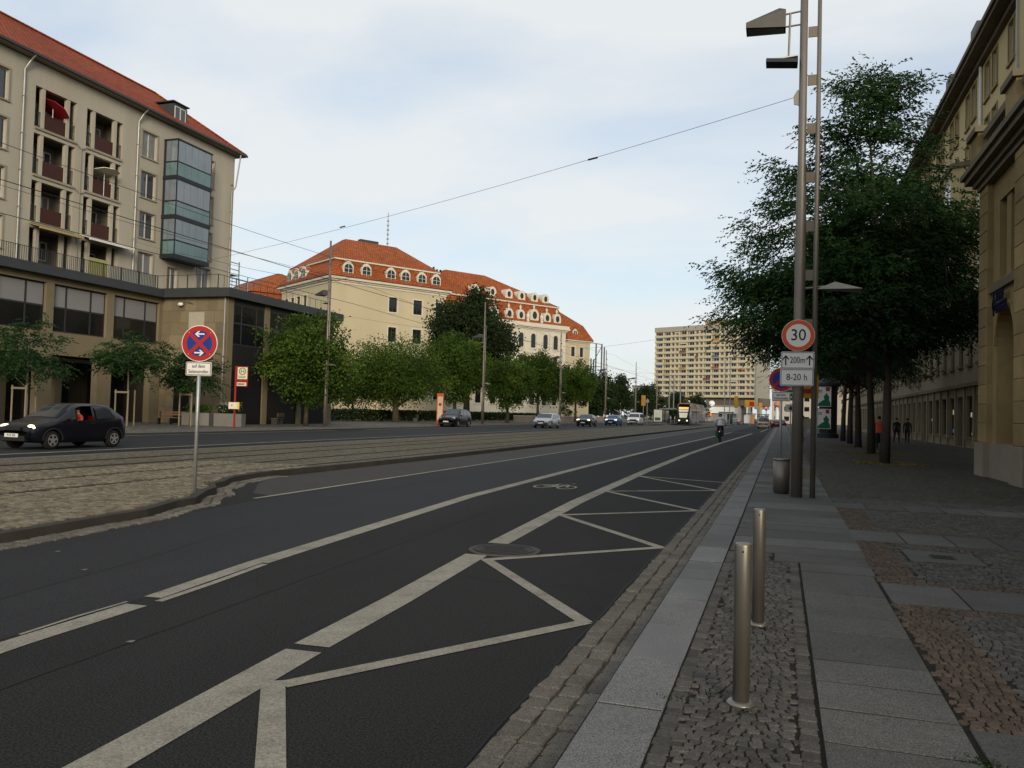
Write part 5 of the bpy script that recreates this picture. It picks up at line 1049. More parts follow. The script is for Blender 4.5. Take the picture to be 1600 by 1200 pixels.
# no stopping signs
def no_stop(label, loc, rz, cross=True, poleh=None, plate_lab='', arrows=True):
    t = root('no_stopping_sign', label, 'sign', loc, rz); z = 2.43
    MB().cyl((0, .03, 0), (0, .03, z + .1), .03, n=14).build('pole', galv, t, smooth=True)
    d = disc(.3, 0, .014).build('disc', sign_white, t, loc=(0, 0, z)); disc(.222, -.002, -.0004).build('blue_field', sign_blue, d); annulus(.212, .288, -.0045, -.0022).build('red_ring', sign_red, d)
    for a in ((45, -45) if cross else (-45,)):
        m_ = MB().slabxz([(-.218, -.03), (.218, -.03), (.218, .03), (-.218, .03)], -.006 - (.0008 if a > 0 else 0), -.0022); m_.build('red_bar', sign_red, d).rotation_euler = (0, R(a), 0)
    if arrows: arrow(d, 0, .155, .16, R(-90), sign_white, -.005, .024); arrow(d, 0, -.155, .16, R(90), sign_white, -.005, .024)
    for q in (45, 135, 225, 315): MB().cyl((.25 * math.cos(R(q)), -.001, .25 * math.sin(R(q))), (.25 * math.cos(R(q)), -.008, .25 * math.sin(R(q))), .008, n=8).build('rivet', galv, d)
    p_ = plate('plate', .42, .22, z - .42, t); text('lettering', 'auf dem', .085, sign_black, p_, (0, -.003, .045), FRONT, .8); text('lettering', 'Seitenstreifen', .085, sign_black, p_, (0, -.003, -.045), FRONT, .72)
    return t
no_stop('blue and red no stopping sign with arrows on the tram bed', (-9.12, 11.3, .1), R(16))
no_stop('blue and red no parking sign partly hidden behind the tall lamp post', (.0, 21.5, .1), R(2), False, arrows=False)
# bollards and bin
def bollard(label, x, y):
    t = root('bollard', label, 'bollard', (x, y, .1), group='steel bollards at the kerb')
    MB().lathe([(.042, 0), (.042, .8), (.04, .812), (.03, .815)], 24).build('post', steel, t, smooth=False); MB().lathe([(.072, 0), (.072, .012), (.062, .02), (.05, .024)], 24).build('base_ring', steel, t)
    MB().cyl((.0, -.0415, .775), (0, -.044, .775), .005, n=8).build('screw', black, t); return t
for o in (bollard('scratched steel bollard standing in the cobbles, in front', -.17, 4.4), bollard('steel bollard behind the other one at the kerb', -.13, 6.12)):
    for c in o.children:
        for p in c.data.polygons: p.use_smooth = abs(p.normal.z) < .5
bn = root('litter_bin', 'round steel litter bin at the foot of the tall lamp post', 'bin', (.03, 17.1, .1))
MB().lathe([(.155, .02), (.155, .64)], 28).build('body', steel_dk, bn, smooth=True); MB().lathe([(.158, .64), (.162, .655), (.162, .68), (.14, .685), (.135, .62)], 28).build('rim', steel, bn, smooth=True); MB().lathe([(.13, 0), (.13, .02)], 20).build('foot', black, bn)
bn2 = root('litter_bin', 'dark litter bin standing alone farther along the footway', 'bin', (.85, 42, .1)); MB().box(-.2, .2, -.2, .2, .35, 1.15).build('body', dark_metal, bn2); MB().box(-.05, .05, -.05, .05, 0, .35).build('post', dark_metal, bn2)
# bus stop pole with yellow box
red_paint = mat('stop_red', (.22, .012, .01), .5, var=.12); stop_y = mat('stop_yellow', (.55, .42, .06), .5, var=.08); cream_pl = mat('stop_plate', (.6, .56, .42), .5, var=.05, emit=.0)
hs = root('bus_stop_sign', 'red bus stop pole with cream H plate and yellow box', 'bus stop', (-31.1, 41.9, .1), R(25))
MB().box(-.05, .05, -.05, .05, 0, 3.72).build('pole', red_paint, hs); h = MB().box(.05, .7, -.03, .03, 2.5, 3.72).build('flag', red_paint, hs)
p_ = MB().box(.1, .66, -.04, -.031, 2.95, 3.66).build('stop_plate', cream_pl, h); gy = mat('h_green', (.05, .1, .02), .5)
annulus(.17, .215, -.046, -.041, 28).build('h_ring', gy, p_, loc=(.38, 0, 3.42)); q = MB(); [q.box(.38 + a, .38 + b, -.046, -.041, c, d) for a, b, c, d in ((-.1, -.06, 3.31, 3.53), (.06, .1, 3.31, 3.53), (-.06, .06, 3.4, 3.44))]; q.build('h_letter', gy, p_)
q = MB(); [q.box(.16 + .06 * k, .2 + .06 * k, -.044, -.041, zz, zz + .05) for zz in (3.1, 3.02) for k in range(7)]; q.build('stop_name', sign_black, p_)
p2_ = MB().box(.08, .62, -.04, -.031, 2.55, 2.75).build('line_plate', cream_pl, h); q = MB(); [q.box(.12 + .07 * k, .17 + .07 * k, -.044, -.041, 2.6, 2.7) for k in range(6)]; q.build('line_numbers', sign_black, p2_)
yb = MB().box(-.32, .28, -.22, -.05, 1.15, 1.55).build('ticket_box', cream_pl, hs); MB().box(.18, .3, -.23, -.04, 1.14, 1.56).build('box_side', stop_y, yb); MB().box(-.15, -.1, -.235, -.221, 1.33, 1.4).build('box_mark', sign_black, yb)
# planters with flowers
plm = mat('planter_concrete', (.17, .165, .155), .8, var=.15, scale=4)
for i, (x, y, lab, white) in enumerate(((-36.3, 44.9, 'grey concrete planter with dark green shrub by the stone wall', 0), (-33.9, 45.0, 'grey concrete planter with white flowers behind the bus stop pole', 1))):
    t = root('planter', lab, 'planter', (x, y, .1), R(20)); MB().prism([(-.75, -.45), (.3, -.75), (1.0, -.45), (1.0, .5), (-.75, .5)], 0, .82).build('tub', plm, t)
    g = np.random.default_rng(90 + i); n = 900; P_ = np.stack([g.uniform(-.6, .9, n), g.uniform(-.4, .4, n), .75 + g.random(n) * .55], 1); put('foliage', leaves_mesh('foliage', P_, g.normal(size=(n, 3)) + np.array([0, 0, .6]), .14, .07, g.random(n), leaf_linden if not i else leaf_dark, g), t)
    if white: n = 240; P_ = np.stack([g.uniform(-.6, .9, n), g.uniform(-.5, .4, n), .95 + g.random(n) * .6], 1); put('flowers', leaves_mesh('flowers', P_, g.normal(size=(n, 3)), .06, .05, g.random(n), mat('white_petals', (.45, .45, .42), .8), g), t)
# benches
def bench(label, x, y, rz, L=2.0):
    t = root('bench', label, 'bench', (x, y, .1), rz); wood = mat('bench_wood', (.15, .09, .05), .7, var=.2, scale=5)
    for k in range(4): MB().box(-L / 2, L / 2, -.25 + k * .12, -.15 + k * .12, .43, .47).build('seat_slat', wood, t)
    for k in range(2): MB().box(-L / 2, L / 2, .24, .28, .6 + k * .15, .71 + k * .15).build('back_slat', wood, t)
    for q in (-L / 2 + .1, -.35, .35, L / 2 - .18): MB().box(q, q + .08, -.22, .2, 0, .429).build('leg', dark_metal, t)
    for q in (-L / 2 + .1, L / 2 - .18): MB().box(q, q + .08, .2, .239, .3, .85).build('back_post', dark_metal, t)
bench('wooden bench against the stone wall behind the no stopping sign', -37.4, 44.3, R(20), 2.4); bench('wooden bench under the round tree between the pillars', -35.9, 53.5, R(-70), 2.0); bench('wooden bench under the wide tree by the hedge', -38.0, 82.5, R(-60), 2.2)
# advertising pillar with two posters
ac = root('advertising_column', 'dark advertising column with two green and white posters', 'advertising column', (3.75, 74, .1))
MB().lathe([(.85, 0), (.85, .35), (.72, .4), (.72, 4.3), (.95, 4.35), (.95, 4.55), (.5, 4.95), (.05, 5.1)], 24).build('drum', dark_metal, ac, smooth=False)
grn = mat('poster_green', (.02, .12, .06), .6, var=.15)
for z in (.75, 2.6):
    p_ = MB().box(-.78, .3, -.79, -.75, z, z + 1.65).build('poster', sign_white, ac); p_.rotation_euler = (0, 0, R(-8))
    g_ = MB().slabxz([(-.74, z + .04), (.26, z + .04), (.24, z + .35), (.12, z + .55), (.16, z + .8), (.02, z + 1.0), (-.08, z + 1.15), (-.18, z + .95), (-.3, z + .85), (-.22, z + .6), (-.45, z + .45), (-.7, z + .25)], -.796, -.791); g_.build('poster_print', grn, p_)
    MB().box(-.12, .18, -.797, -.791, z + 1.28, z + 1.6).build('poster_mark', sign_red, p_); q = MB(); [q.box(-.7, -.4, -.797, -.791, z + 1.3 - .12 * k, z + 1.36 - .12 * k) for k in range(2)]; q.build('poster_text', dark_metal, p_)
# overhead lines
wire_m = mat('wire', (.03, .03, .032), .6, .3, var=.05)
def wire(label, pts, r=.011, sag=0.0):
    P_ = []
    for a, b in zip(pts, pts[1:]):
        n = 14
        for k in range(n + (b is pts[-1])): t = k / n; p = Vector(a).lerp(Vector(b), t); p.z -= sag * 4 * t * (1 - t); P_.append(p)
    return tag(MB().tube(P_, r, 5).build('overhead_wire', wire_m), label, 'wire')
ww = root('span_wire', 'long thin span wire sloping from the tall lamp post to the apartment wall', 'wire', (0, 0, 0))
A0, A1, A2 = Vector((.13, 16.4, 7.68)), Vector((-11.8, 23.5, 6.55)), Vector((XA, 47.0, 12.6))
sp_end = Vector((-22.4, 30.5, 6.7))
def strand(par, a, b, r, sag=.15, nm='strand'):
    P_ = [Vector(a).lerp(Vector(b), k / 20) - Vector((0, 0, sag * 4 * (k / 20) * (1 - k / 20))) for k in range(21)]; return MB().tube(P_, r, 5).build(nm, wire_m, par)
strand(ww, A0, (-21.8, 27.5, 7.3), .005, .18); strand(ww, (-21.8, 27.5, 7.3), (XA + .05, 47.6, 13.2), .006, .1)
for q in (.2, .62): p = A0.lerp(Vector((-21.8, 27.5, 7.3)), q); MB().cyl(p + Vector((.12, -.06, -.12)), p + Vector((-.12, .06, -.12)), .022, n=8).build('insulator', dark_metal, ww)
for x, z, lab in ((-11.75, 5.02, 'contact wire over the near tram track'), (-15.0, 5.3, 'contact wire over the far tram track')):
    w_ = wire(lab, [(x, 2, z), (x, 27, z + .05), (x, 60, z), (x, 93, z), (x, 126, z), (x, 160, z), (x, 260, z)], .0075, .06)
    wire(lab.replace('contact', 'carrier'), [(x, 2, z + .75), (x, 27, z + .9), (x, 60, z + .9), (x, 93, z + .9), (x, 126, z + .9), (x, 260, z + .9)], .005, .3)
for y, lab in ((51.7, 'first'), (84.2, 'second'), (117, 'third'), (150, 'fourth')):
    wire('%s cross span wire reaching over the tram tracks from a lamp post' % lab, [(-30.7, y, 8.2), (-15, y + 2, 6.2), (-11.75, y + 2, 5.95), (.2, y + 3, 8.0)], .006, .12)
wire('short pull-off wire near the apartment bay', [(-11.75, 21, 5.3), (-15, 24.5, 5.8), (-21.8, 27.5, 7.3)], .006, .05)

# ================================================================ VEHICLES
car_glass = mat('car_glass', (.02, .026, .032), .04, var=.2, spec=.9); lens_lit = mat('headlight_lit', (1.0, .82, .5), .3, emit=2.6, var=.05); lens_off = mat('headlight_glass', (.5, .5, .48), .15, var=.1, spec=.9); tail_m = mat('tail_lamp', (.3, .01, .01), .3, emit=.12, var=.1); tail_lit = mat('tail_lamp_lit', (.9, .12, .12), .3, emit=1.4, var=.1)
rim_m = mat('alloy_rim', (.42, .42, .42), .35, .7, var=.1); plate_m = mat('number_plate', (.6, .6, .56), .5, var=.05); blackp = mat('black_plastic', (.018, .018, .018), .6, var=.1)
def paintm(name, col, metal=.2): return mat('car_paint_' + name, col, .32, metal, var=.05, coat=.25, obj=True, spec=.3)
def interp(P, x):
    if x <= P[0][0]: return P[0][1]
    for (a, b), (c, d) in zip(P, P[1:]):
        if x <= c: return b + (d - b) * (x - a) / (c - a)
    return P[-1][1]
def car(label, loc, rz, sp, pm, name='car', lit=True, group=None, tails=False, plate='', rear=False):
    """body lofted from stations; x from the nose (0) to the tail (L), y across"""
    L, Wd, prof, belt = sp['L'], sp['W'], sp['prof'], sp['belt']; hw = Wd / 2; xf, xr, r = sp['xf'], sp['xr'], sp['r']; cl = .2
    t = root(name, label, 'car' if name == 'car' else 'van', loc, rz, group)
    sm = lambda x: sum(interp(prof, x + d) for d in (-.06, -.03, 0, .03, .06)) / 5
    wid = lambda x: hw * (1 - sp.get('nose', .2) * max(0, 1 - x / (.16 * L)) ** 2.4 - .13 * max(0, 1 - (L - x) / (.1 * L)) ** 2.2)
    def bot(x):
        z = cl + .12 * max(0, 1 - x / .35) + .1 * max(0, 1 - (L - x) / .4)
        for xw in (xf, xr):
            d = (r + .055) ** 2 - (x - xw) ** 2
            if d > 0: z = max(z, r + math.sqrt(d))
        return z
    xs = sorted(set([0, L] + [L * k / 46 for k in range(47)] + [xw + (r + .055) * math.cos(math.pi * k / 10) for xw in (xf, xr) for k in range(11)]))
    def sec(x):
        zt, w, zb = sm(x), wid(x), bot(x); b_ = min(interp(belt, x), zt - .03); b_ = max(b_, zb + .06); wt = w - .035 - max(0, zt - b_) * sp.get('tumble', .33)
        return [(0, zb), (w - .05, zb), (w - .012, zb + .03), (w, zb + (b_ - zb) * .4), (w, zb + (b_ - zb) * .75), (w - .035, b_), (wt + (w - .035 - wt) * .12, b_ + (zt - b_) * .88), (wt - .07, zt - .004), (wt * .5, zt + .012), (0, zt + .018)], w, wt, b_, zt
    bd = MB(); rows = []
    for x in xs:
        h = sec(x)[0]; rows.append([(x, -y, z) for y, z in h] + [(x, y, z) for y, z in reversed(h[1:-1])])
    n = len(rows[0]); bd.add([p for q in rows for p in q], [(i * n + k, i * n + (k + 1) % n, (i + 1) * n + (k + 1) % n, (i + 1) * n + k) for i in range(len(xs) - 1) for k in range(n) if not (sp.get('open') and k == 5 and sp['open'][0] < (xs[i] + xs[i + 1]) / 2 < sp['open'][1])] + [tuple(range(n)), tuple(reversed(range((len(xs) - 1) * n, len(xs) * n)))])
    body = bd.build('body', pm, t, smooth=True)
    MB().box(.35, L - .35, -hw + .24, hw - .24, cl + .02, .62).build('underbody', black, t)
    def side_pt(x, z, s, off=.03):
        h, w, wt, b_, zt = sec(x); y0_, z0_ = w - .035, b_; y1_, z1_ = wt + (w - .035 - wt) * .12, b_ + (zt - b_) * .88; f = min(1, max(0, (z - z0_) / max(z1_ - z0_, .01))); return (x, s * (y0_ + (y1_ - y0_) * f + off), z)
    for s in (-1, 1):
        for poly in (sp['glass'][1:] if sp.get('open') and s < 0 else sp['glass']):
            a = [side_pt(x, z, s) for x, z in poly]; MB().poly(a if s > 0 else a[::-1]).build('side_window', car_glass, t)
        for xw in (xf, xr):
            wh = root_part('wheel', t, (xw, s * (hw - .11), r)); ty = MB(); prof_ = [(r * .62, -.09), (r * .95, -.095), (r, -.06), (r, .06), (r * .95, .095), (r * .62, .09)]; ty.lathe(prof_, 24); ty.v = [(x, z, y) for x, y, z in ty.v]; tyre = ty.build('tyre', rubber, wh, smooth=True)
            rm = MB(); rm.add([(.0 + r * .62 * math.cos(2 * math.pi * k / 24), s * .097, r * .62 * math.sin(2 * math.pi * k / 24)) for k in range(24)], [tuple(range(24))])
            rm.cur = 1
            for k in range(5):
                a = 2 * math.pi * k / 5 + .3; c_, s_ = math.cos(a), math.sin(a); q = r * .6; wv = r * .12
                rm.add([(c_ * u - s_ * v, s * yy, s_ * u + c_ * v) for u, v, yy in ((r * .1, -wv, .112), (q, -wv * .8, .104), (q, wv * .8, .104), (r * .1, wv, .112))], [(0, 1, 2, 3)])
            nn = 24; rm.add([(rr_ * math.cos(2 * math.pi * k / nn), s * .105, rr_ * math.sin(2 * math.pi * k / nn)) for rr_ in (r * .64, r * .55) for k in range(nn)], [(k, (k + 1) % nn, nn + (k + 1) % nn, nn + k) for k in range(nn)]); rm.add([(r * .16 * math.cos(2 * math.pi * k / 10), s * .115, r * .16 * math.sin(2 * math.pi * k / 10)) for k in range(10)], [tuple(range(10))])
            rm.build('rim', [black, rim_m], wh)
            arc = MB(); na = 12; pts = [(xw + (r + .055) * math.cos(math.pi * k / na), r + (r + .055) * math.sin(math.pi * k / na)) for k in range(na + 1)]; pts2 = [(xw + (r + .1) * math.cos(math.pi * k / na), r + (r + .1) * math.sin(math.pi * k / na)) for k in range(na + 1)]
            for k in range(na): arc.slabxz([pts[k], pts2[k], pts2[k + 1], pts[k + 1]], s * (wid(xw) + .002) - .012, s * (wid(xw) + .002) + .012)
            arc.build('wheel_arch', pm if sp.get('arch') is None else blackp, t)
        mx_ = sp['mirror']; MB().ell((mx_, s * (hw + .06), sm(mx_) * 0 + interp(belt, mx_) + .07), (.06, .1, .07)).build('wing_mirror', pm if sp.get('mirror_p', 1) else blackp, t, smooth=True)
        if sp.get('door'):
            for dx in sp['door']:
                m_ = MB(); zs = [bot(dx) + .05, interp(belt, dx) - .02]; h = sec(dx); m_.add([(dx - .006, s * (hw + .003), zs[0]), (dx + .006, s * (hw + .003), zs[0]), (dx + .006, s * (hw - .028), zs[1]), (dx - .006, s * (hw - .028), zs[1])], [(0, 1, 2, 3)]); m_.build('door_seam', black, t)
            MB().box(sp['door'][-1] - .2, sp['door'][-1] - .05, s * (hw + .0) - .015, s * (hw + .0) + .02, interp(belt, 2) - .12, interp(belt, 2) - .09).build('door_handle', blackp, t)
        hx, hz_, hl, hh = sp['head']; hm = MB(); w0 = wid(hx) 
        hm.ell((hx, s * (w0 - sp.get('hin', .2)), hz_), (.1, hl, hh), 14, 8, Matrix.Rotation(s * R(14), 3, 'Z')); hm.build('headlight', lens_lit if lit else lens_off, t, smooth=True)
        tx, tz0, tz1 = sp['tail']; MB().box(tx - .12, tx + .025, s * (wid(tx) - .15) - .06, s * (wid(tx) - .02) + .02 if s > 0 else s * (wid(tx) - .15) + .06, tz0, tz1).build('tail_light', tail_lit if tails else tail_m, t)
    def across(x0, x1, name, m, inset=.09, off=.014, n_=8):
        q = MB(); vs = []
        for k in range(n_ + 1):
            x = x0 + (x1 - x0) * k / n_; h, w, wt, b_, zt = sec(x); y = max(.1, wt - inset); vs += [(x, -y, zt - .004 + off), (x, -y * .5, zt + .012 + off), (x, 0, zt + .018 + off), (x, y * .5, zt + .012 + off), (x, y, zt - .004 + off)]
        q.add(vs, [(5 * k + j, 5 * k + j + 1, 5 * k + j + 6, 5 * k + j + 5) for k in range(n_) for j in range(4)]); return q.build(name, m, t, smooth=True)
    across(*sp['wind'], 'windscreen', car_glass); across(*sp['rearw'], 'rear_window', car_glass)
    gz0, gz1, gw = sp['grille']; MB().box(-.02, .1, -gw, gw, gz0, gz1).build('grille', blackp, t)
    MB().box(-.03, .2, -hw + .3, hw - .3, .27, .42).build('lower_intake', blackp, t)
    pz = sp.get('plate', .5); po = MB().box(-.045, -.03, -.26, .26, pz - .055, pz + .055).build('number_plate', plate_m, t); 
    if plate: tt = text('plate_text', plate, .1, sign_black, po, (-.048, 0, pz), (math.pi / 2, 0, -math.pi / 2), .8)
    MB().box(L + .03, L + .045, -.26, .26, sp.get('rplate', .75) - .055, sp.get('rplate', .75) + .055).build('rear_plate', plate_m, t)
    MB().box(L - .1, L + .03, -hw + .18, hw - .18, .3, .5).build('rear_bumper', blackp if sp.get('arch') else pm, t)
    return t
def root_part(name, par, loc):
    o = bpy.data.objects.new(name, None); COL.objects.link(o); o.parent = par; o.location = loc; return o
hatch = dict(L=3.73, W=1.61, xf=.72, xr=3.16, r=.285, nose=.22, prof=[(0, .5), (.02, .62), (.1, .7), (.35, .79), (.95, .92), (1.72, 1.36), (1.95, 1.41), (2.6, 1.42), (3.1, 1.36), (3.45, 1.08), (3.62, .95), (3.7, .8), (3.73, .6)], belt=[(0, .6), (1, .86), (2, .9), (3.73, .96)],
    glass=[[(1.3, .93), (2.32, .93), (2.3, 1.33), (1.78, 1.33)], [(2.4, .94), (3.2, .97), (3.0, 1.24), (2.85, 1.3), (2.38, 1.33)]], wind=(1.02, 1.68), rearw=(3.12, 3.42), mirror=1.38, door=[1.15, 2.36], head=(.2, .66, .2, .1), hin=.24, tail=(3.66, .75, 1.0), grille=(.58, .68, .3), plate=.43, arch=1, mirror_p=0)
hatch['open'] = (1.62, 2.3)
c1_ = car('black three door hatchback with lit headlights driving on the far lane', (-21.9, 18.95, 0), R(90), hatch, paintm('black', (.005, .0055, .009)), plate='PI CE 420')
mpv = dict(L=4.4, W=1.79, xf=.85, xr=3.52, r=.32, nose=.18, prof=[(0, .55), (.03, .75), (.15, .85), (.9, 1.05), (1.75, 1.52), (2.0, 1.6), (2.8, 1.65), (3.7, 1.6), (4.15, 1.4), (4.3, 1.05), (4.38, .8), (4.4, .6)], belt=[(0, .7), (1, .98), (4.4, 1.05)],
    glass=[[(1.35, 1.06), (2.2, 1.06), (2.2, 1.5), (1.85, 1.5)], [(2.28, 1.06), (3.1, 1.06), (3.1, 1.53), (2.28, 1.52)], [(3.18, 1.06), (3.95, 1.08), (3.75, 1.46), (3.18, 1.53)]], wind=(1.0, 1.7), rearw=(3.85, 4.2), mirror=1.4, door=[1.25, 2.24, 3.2], head=(.24, .8, .2, .1), tail=(4.3, .85, 1.3), grille=(.68, .8, .4), plate=.5)
car('black people carrier parked at the far kerb under the round trees', (-28.9, 69.5, 0), R(90), mpv, paintm('black', (.005, .0055, .009)), lit=False)
wagon = dict(L=4.75, W=1.82, xf=.9, xr=3.62, r=.32, nose=.22, prof=[(0, .5), (.03, .68), (.15, .78), (1.15, .98), (1.95, 1.42), (2.3, 1.49), (3.3, 1.5), (4.2, 1.42), (4.6, 1.05), (4.72, .8), (4.75, .6)], belt=[(0, .64), (1.2, .93), (4.75, 1.02)],
    glass=[[(1.55, .98), (2.4, 1.0), (2.4, 1.41), (2.02, 1.39)], [(2.48, 1.0), (3.3, 1.02), (3.3, 1.42), (2.48, 1.42)], [(3.38, 1.02), (4.3, 1.06), (4.0, 1.36), (3.38, 1.41)]], wind=(1.22, 1.92), rearw=(4.25, 4.55), mirror=1.6, door=[1.4, 2.44, 3.3], head=(.25, .7, .22, .09), tail=(4.66, .8, 1.1), grille=(.5, .72, .34), plate=.52)
car('silver estate car driving toward the camera on the far lane', (-22.7, 79, 0), R(90), wagon, paintm('silver', (.42, .43, .45), .6), lit=False)
comp = dict(mpv); comp.update(L=4.2, W=1.77, xf=.82, xr=3.42, prof=[(0, .5), (.03, .7), (.15, .8), (.95, 1.0), (1.75, 1.4), (2.1, 1.48), (2.8, 1.47), (3.5, 1.35), (3.95, 1.08), (4.15, .9), (4.2, .6)], glass=[[(1.35, 1.02), (2.2, 1.02), (2.2, 1.38), (1.85, 1.38)], [(2.28, 1.02), (3.1, 1.04), (3.0, 1.34), (2.28, 1.39)]], rearw=(3.5, 3.9), belt=[(0, .66), (1, .95), (4.2, 1.0)], tail=(4.1, .8, 1.05), door=[1.25, 2.24], r=.31)
car('dark navy hatchback with lit headlights in the oncoming queue', (-22.6, 97, 0), R(90), comp, paintm('navy', (.012, .014, .025)))
car('blue hatchback with lit headlights behind the navy one', (-22.4, 113, 0), R(90), comp, paintm('blue', (.02, .1, .26), .4))
van = dict(L=4.8, W=1.95, xf=.95, xr=3.95, r=.33, nose=.15, tumble=.16, prof=[(0, .6), (.03, .85), (.15, .95), (.75, 1.15), (1.45, 1.75), (1.7, 1.88), (2.2, 1.93), (4.4, 1.92), (4.68, 1.8), (4.78, .9), (4.8, .6)], belt=[(0, .8), (.8, 1.08), (4.8, 1.12)],
    glass=[[(1.1, 1.18), (1.95, 1.18), (1.95, 1.72), (1.5, 1.72)], [(2.05, 1.18), (3.1, 1.18), (3.1, 1.74), (2.05, 1.74)], [(3.2, 1.18), (4.5, 1.18), (4.45, 1.74), (3.2, 1.74)]], wind=(.8, 1.42), rearw=(4.5, 4.7), mirror=1.15, door=[1.0, 2.0], head=(.22, .85, .2, .12), tail=(4.72, .9, 1.4), grille=(.7, .88, .5), plate=.5)
car('white passenger van with lit headlights at the end of the oncoming queue', (-22.2, 130, 0), R(90), van, paintm('white', (.7, .7, .7), 0), name='van')
box_ = dict(van); box_.update(L=4.2, W=1.8, prof=[(0, .6), (.03, .8), (.15, .9), (.9, 1.1), (1.55, 1.68), (1.8, 1.8), (2.4, 1.84), (3.9, 1.82), (4.1, 1.7), (4.18, .95), (4.2, .6)], xr=3.45, rearw=(3.95, 4.13), tail=(4.13, .75, 1.5), glass=[[(1.1, 1.15), (1.95, 1.15), (1.95, 1.62), (1.55, 1.62)], [(2.05, 1.15), (3.9, 1.15), (3.85, 1.62), (2.05, 1.64)]])
wc = car('pale cream high roofed car driving away on the near lane', (-2.6, 140, 0), R(-90), box_, paintm('cream', (.62, .55, .38), 0), lit=False)
MB().box(4.165, 4.185, -.62, .62, 1.12, 1.6).build('rear_glass', car_glass, wc)
car('dark red car waiting beside the pale cream one', (-.7, 152, 0), R(-90), comp, paintm('dark_red', (.12, .015, .018), .3), lit=False, tails=True)
car('dark car with bright tail lights at the far crossing', (.3, 190, 0), R(-90), comp, paintm('navy', (.012, .014, .025)), lit=False, tails=True)
car('grey car with red tail lights left of the pale cream one at the crossing', (-10.2, 205, 0), R(-90), comp, paintm('grey', (.2, .2, .21), .4), lit=False, tails=True)

# ---- tram
tr = root('tram', 'black low floor tram with orange roof edge and bright windscreen approaching', 'tram', (-15.0, 136, .12)); TW, TH = 1.15, 3.45
tb_ = mat('tram_black', (.012, .012, .016), .25, .1, var=.1, coat=.6); tgrey = mat('tram_roof', (.3, .3, .3), .5, var=.1); tor = mat('tram_orange', (.55, .2, .03), .5, var=.1); tgl = mat('tram_glass', (.05, .055, .06), .1, var=.5, scale=.7)
fr_ = MB(); st_ = [(-.55, .35, 1.0, .75), (-.25, .32, 2.1, .93), (.15, .3, 2.85, 1.05), (.7, .3, 3.3, 1.13), (1.4, .3, TH, TW)]; rows = []
for y, z0, z1, w in st_: rows.append([(-w, y, z0), (w, y, z0), (w, y, z0 + (z1 - z0) * .5), (w * .97, y, z1 - .25), (w * .8, y, z1), (-w * .8, y, z1), (-w * .97, y, z1 - .25), (-w, y, z0 + (z1 - z0) * .5)])
fr_.add([p for q in rows for p in q], [(i * 8 + k, (i + 1) * 8 + k, (i + 1) * 8 + (k + 1) % 8, i * 8 + (k + 1) % 8) for i in range(4) for k in range(8)] + [tuple(range(8))]); fr_.build('cab', tb_, tr)
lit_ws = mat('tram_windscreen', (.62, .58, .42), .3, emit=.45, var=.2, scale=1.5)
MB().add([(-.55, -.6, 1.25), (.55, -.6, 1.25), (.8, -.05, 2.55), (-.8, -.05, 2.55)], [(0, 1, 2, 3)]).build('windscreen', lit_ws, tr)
MB().add([(-.75, -.04, 2.62), (.75, -.04, 2.62), (.78, .12, 2.95), (-.78, .12, 2.95)], [(0, 1, 2, 3)]).build('destination_display', mat('tram_display', (.9, .5, .15), .4, emit=.9, var=.3), tr)
for s in (-1, 1): MB().ell((s * .62, -.55, .78), (.13, .06, .1)).build('headlight', lens_lit, tr, smooth=True)
MB().box(-.95, .95, -.62, 0, .18, .42).build('bumper', black, tr); MB().box(-.9, .9, .4, 1.4, TH, TH + .1).build('roof_edge', tor, tr)
for i, (a, b) in enumerate(((1.42, 9.5), (9.9, 18.5), (18.9, 27.5))):
    s_ = MB(); s_.box(-TW, TW, a, b, .3, TH - .25); s_.box(-TW * .8, TW * .8, a, b, TH - .25, TH); car_ = s_.build('car_body', tb_, tr); MB().box(-TW * .7, TW * .7, a, b, TH + .003, TH + .22).build('roof', tgrey, car_)
    for s in (-1, 1):
        k = a + .3
        while k < b - 1.2: MB().box(s * TW - .01, s * TW + .012, k, k + 1.15, 1.15, 2.45).build('side_window', tgl, car_); k += 1.3
        MB().box(s * TW - .01, s * TW + .012, a + .5, b - .5, 2.6, 3.05).build('advert_panel', tor if i == 0 else tgrey, car_)
        if i == 0: MB().add([(s * (TW + .014), a, .4), (s * (TW + .014), a + 5, .4), (s * (TW + .014), a + 2.2, 1.1), (s * (TW + .014), a + 1, 1.05)], [(0, 1, 2, 3)]).build('grey_motif', tgrey, car_)
for a in (9.5, 18.5): MB().box(-TW * .92, TW * .92, a, a + .4, .4, TH - .1).build('bellows', black, tr)
pg = MB(); pg.tube([(0, 14, TH + .2), (0, 12.8, TH + .9), (0, 13.8, TH + 1.6)], .03); pg.box(-.7, .7, 13.7, 13.9, TH + 1.58, TH + 1.63); pg.build('pantograph', dark_metal, tr)

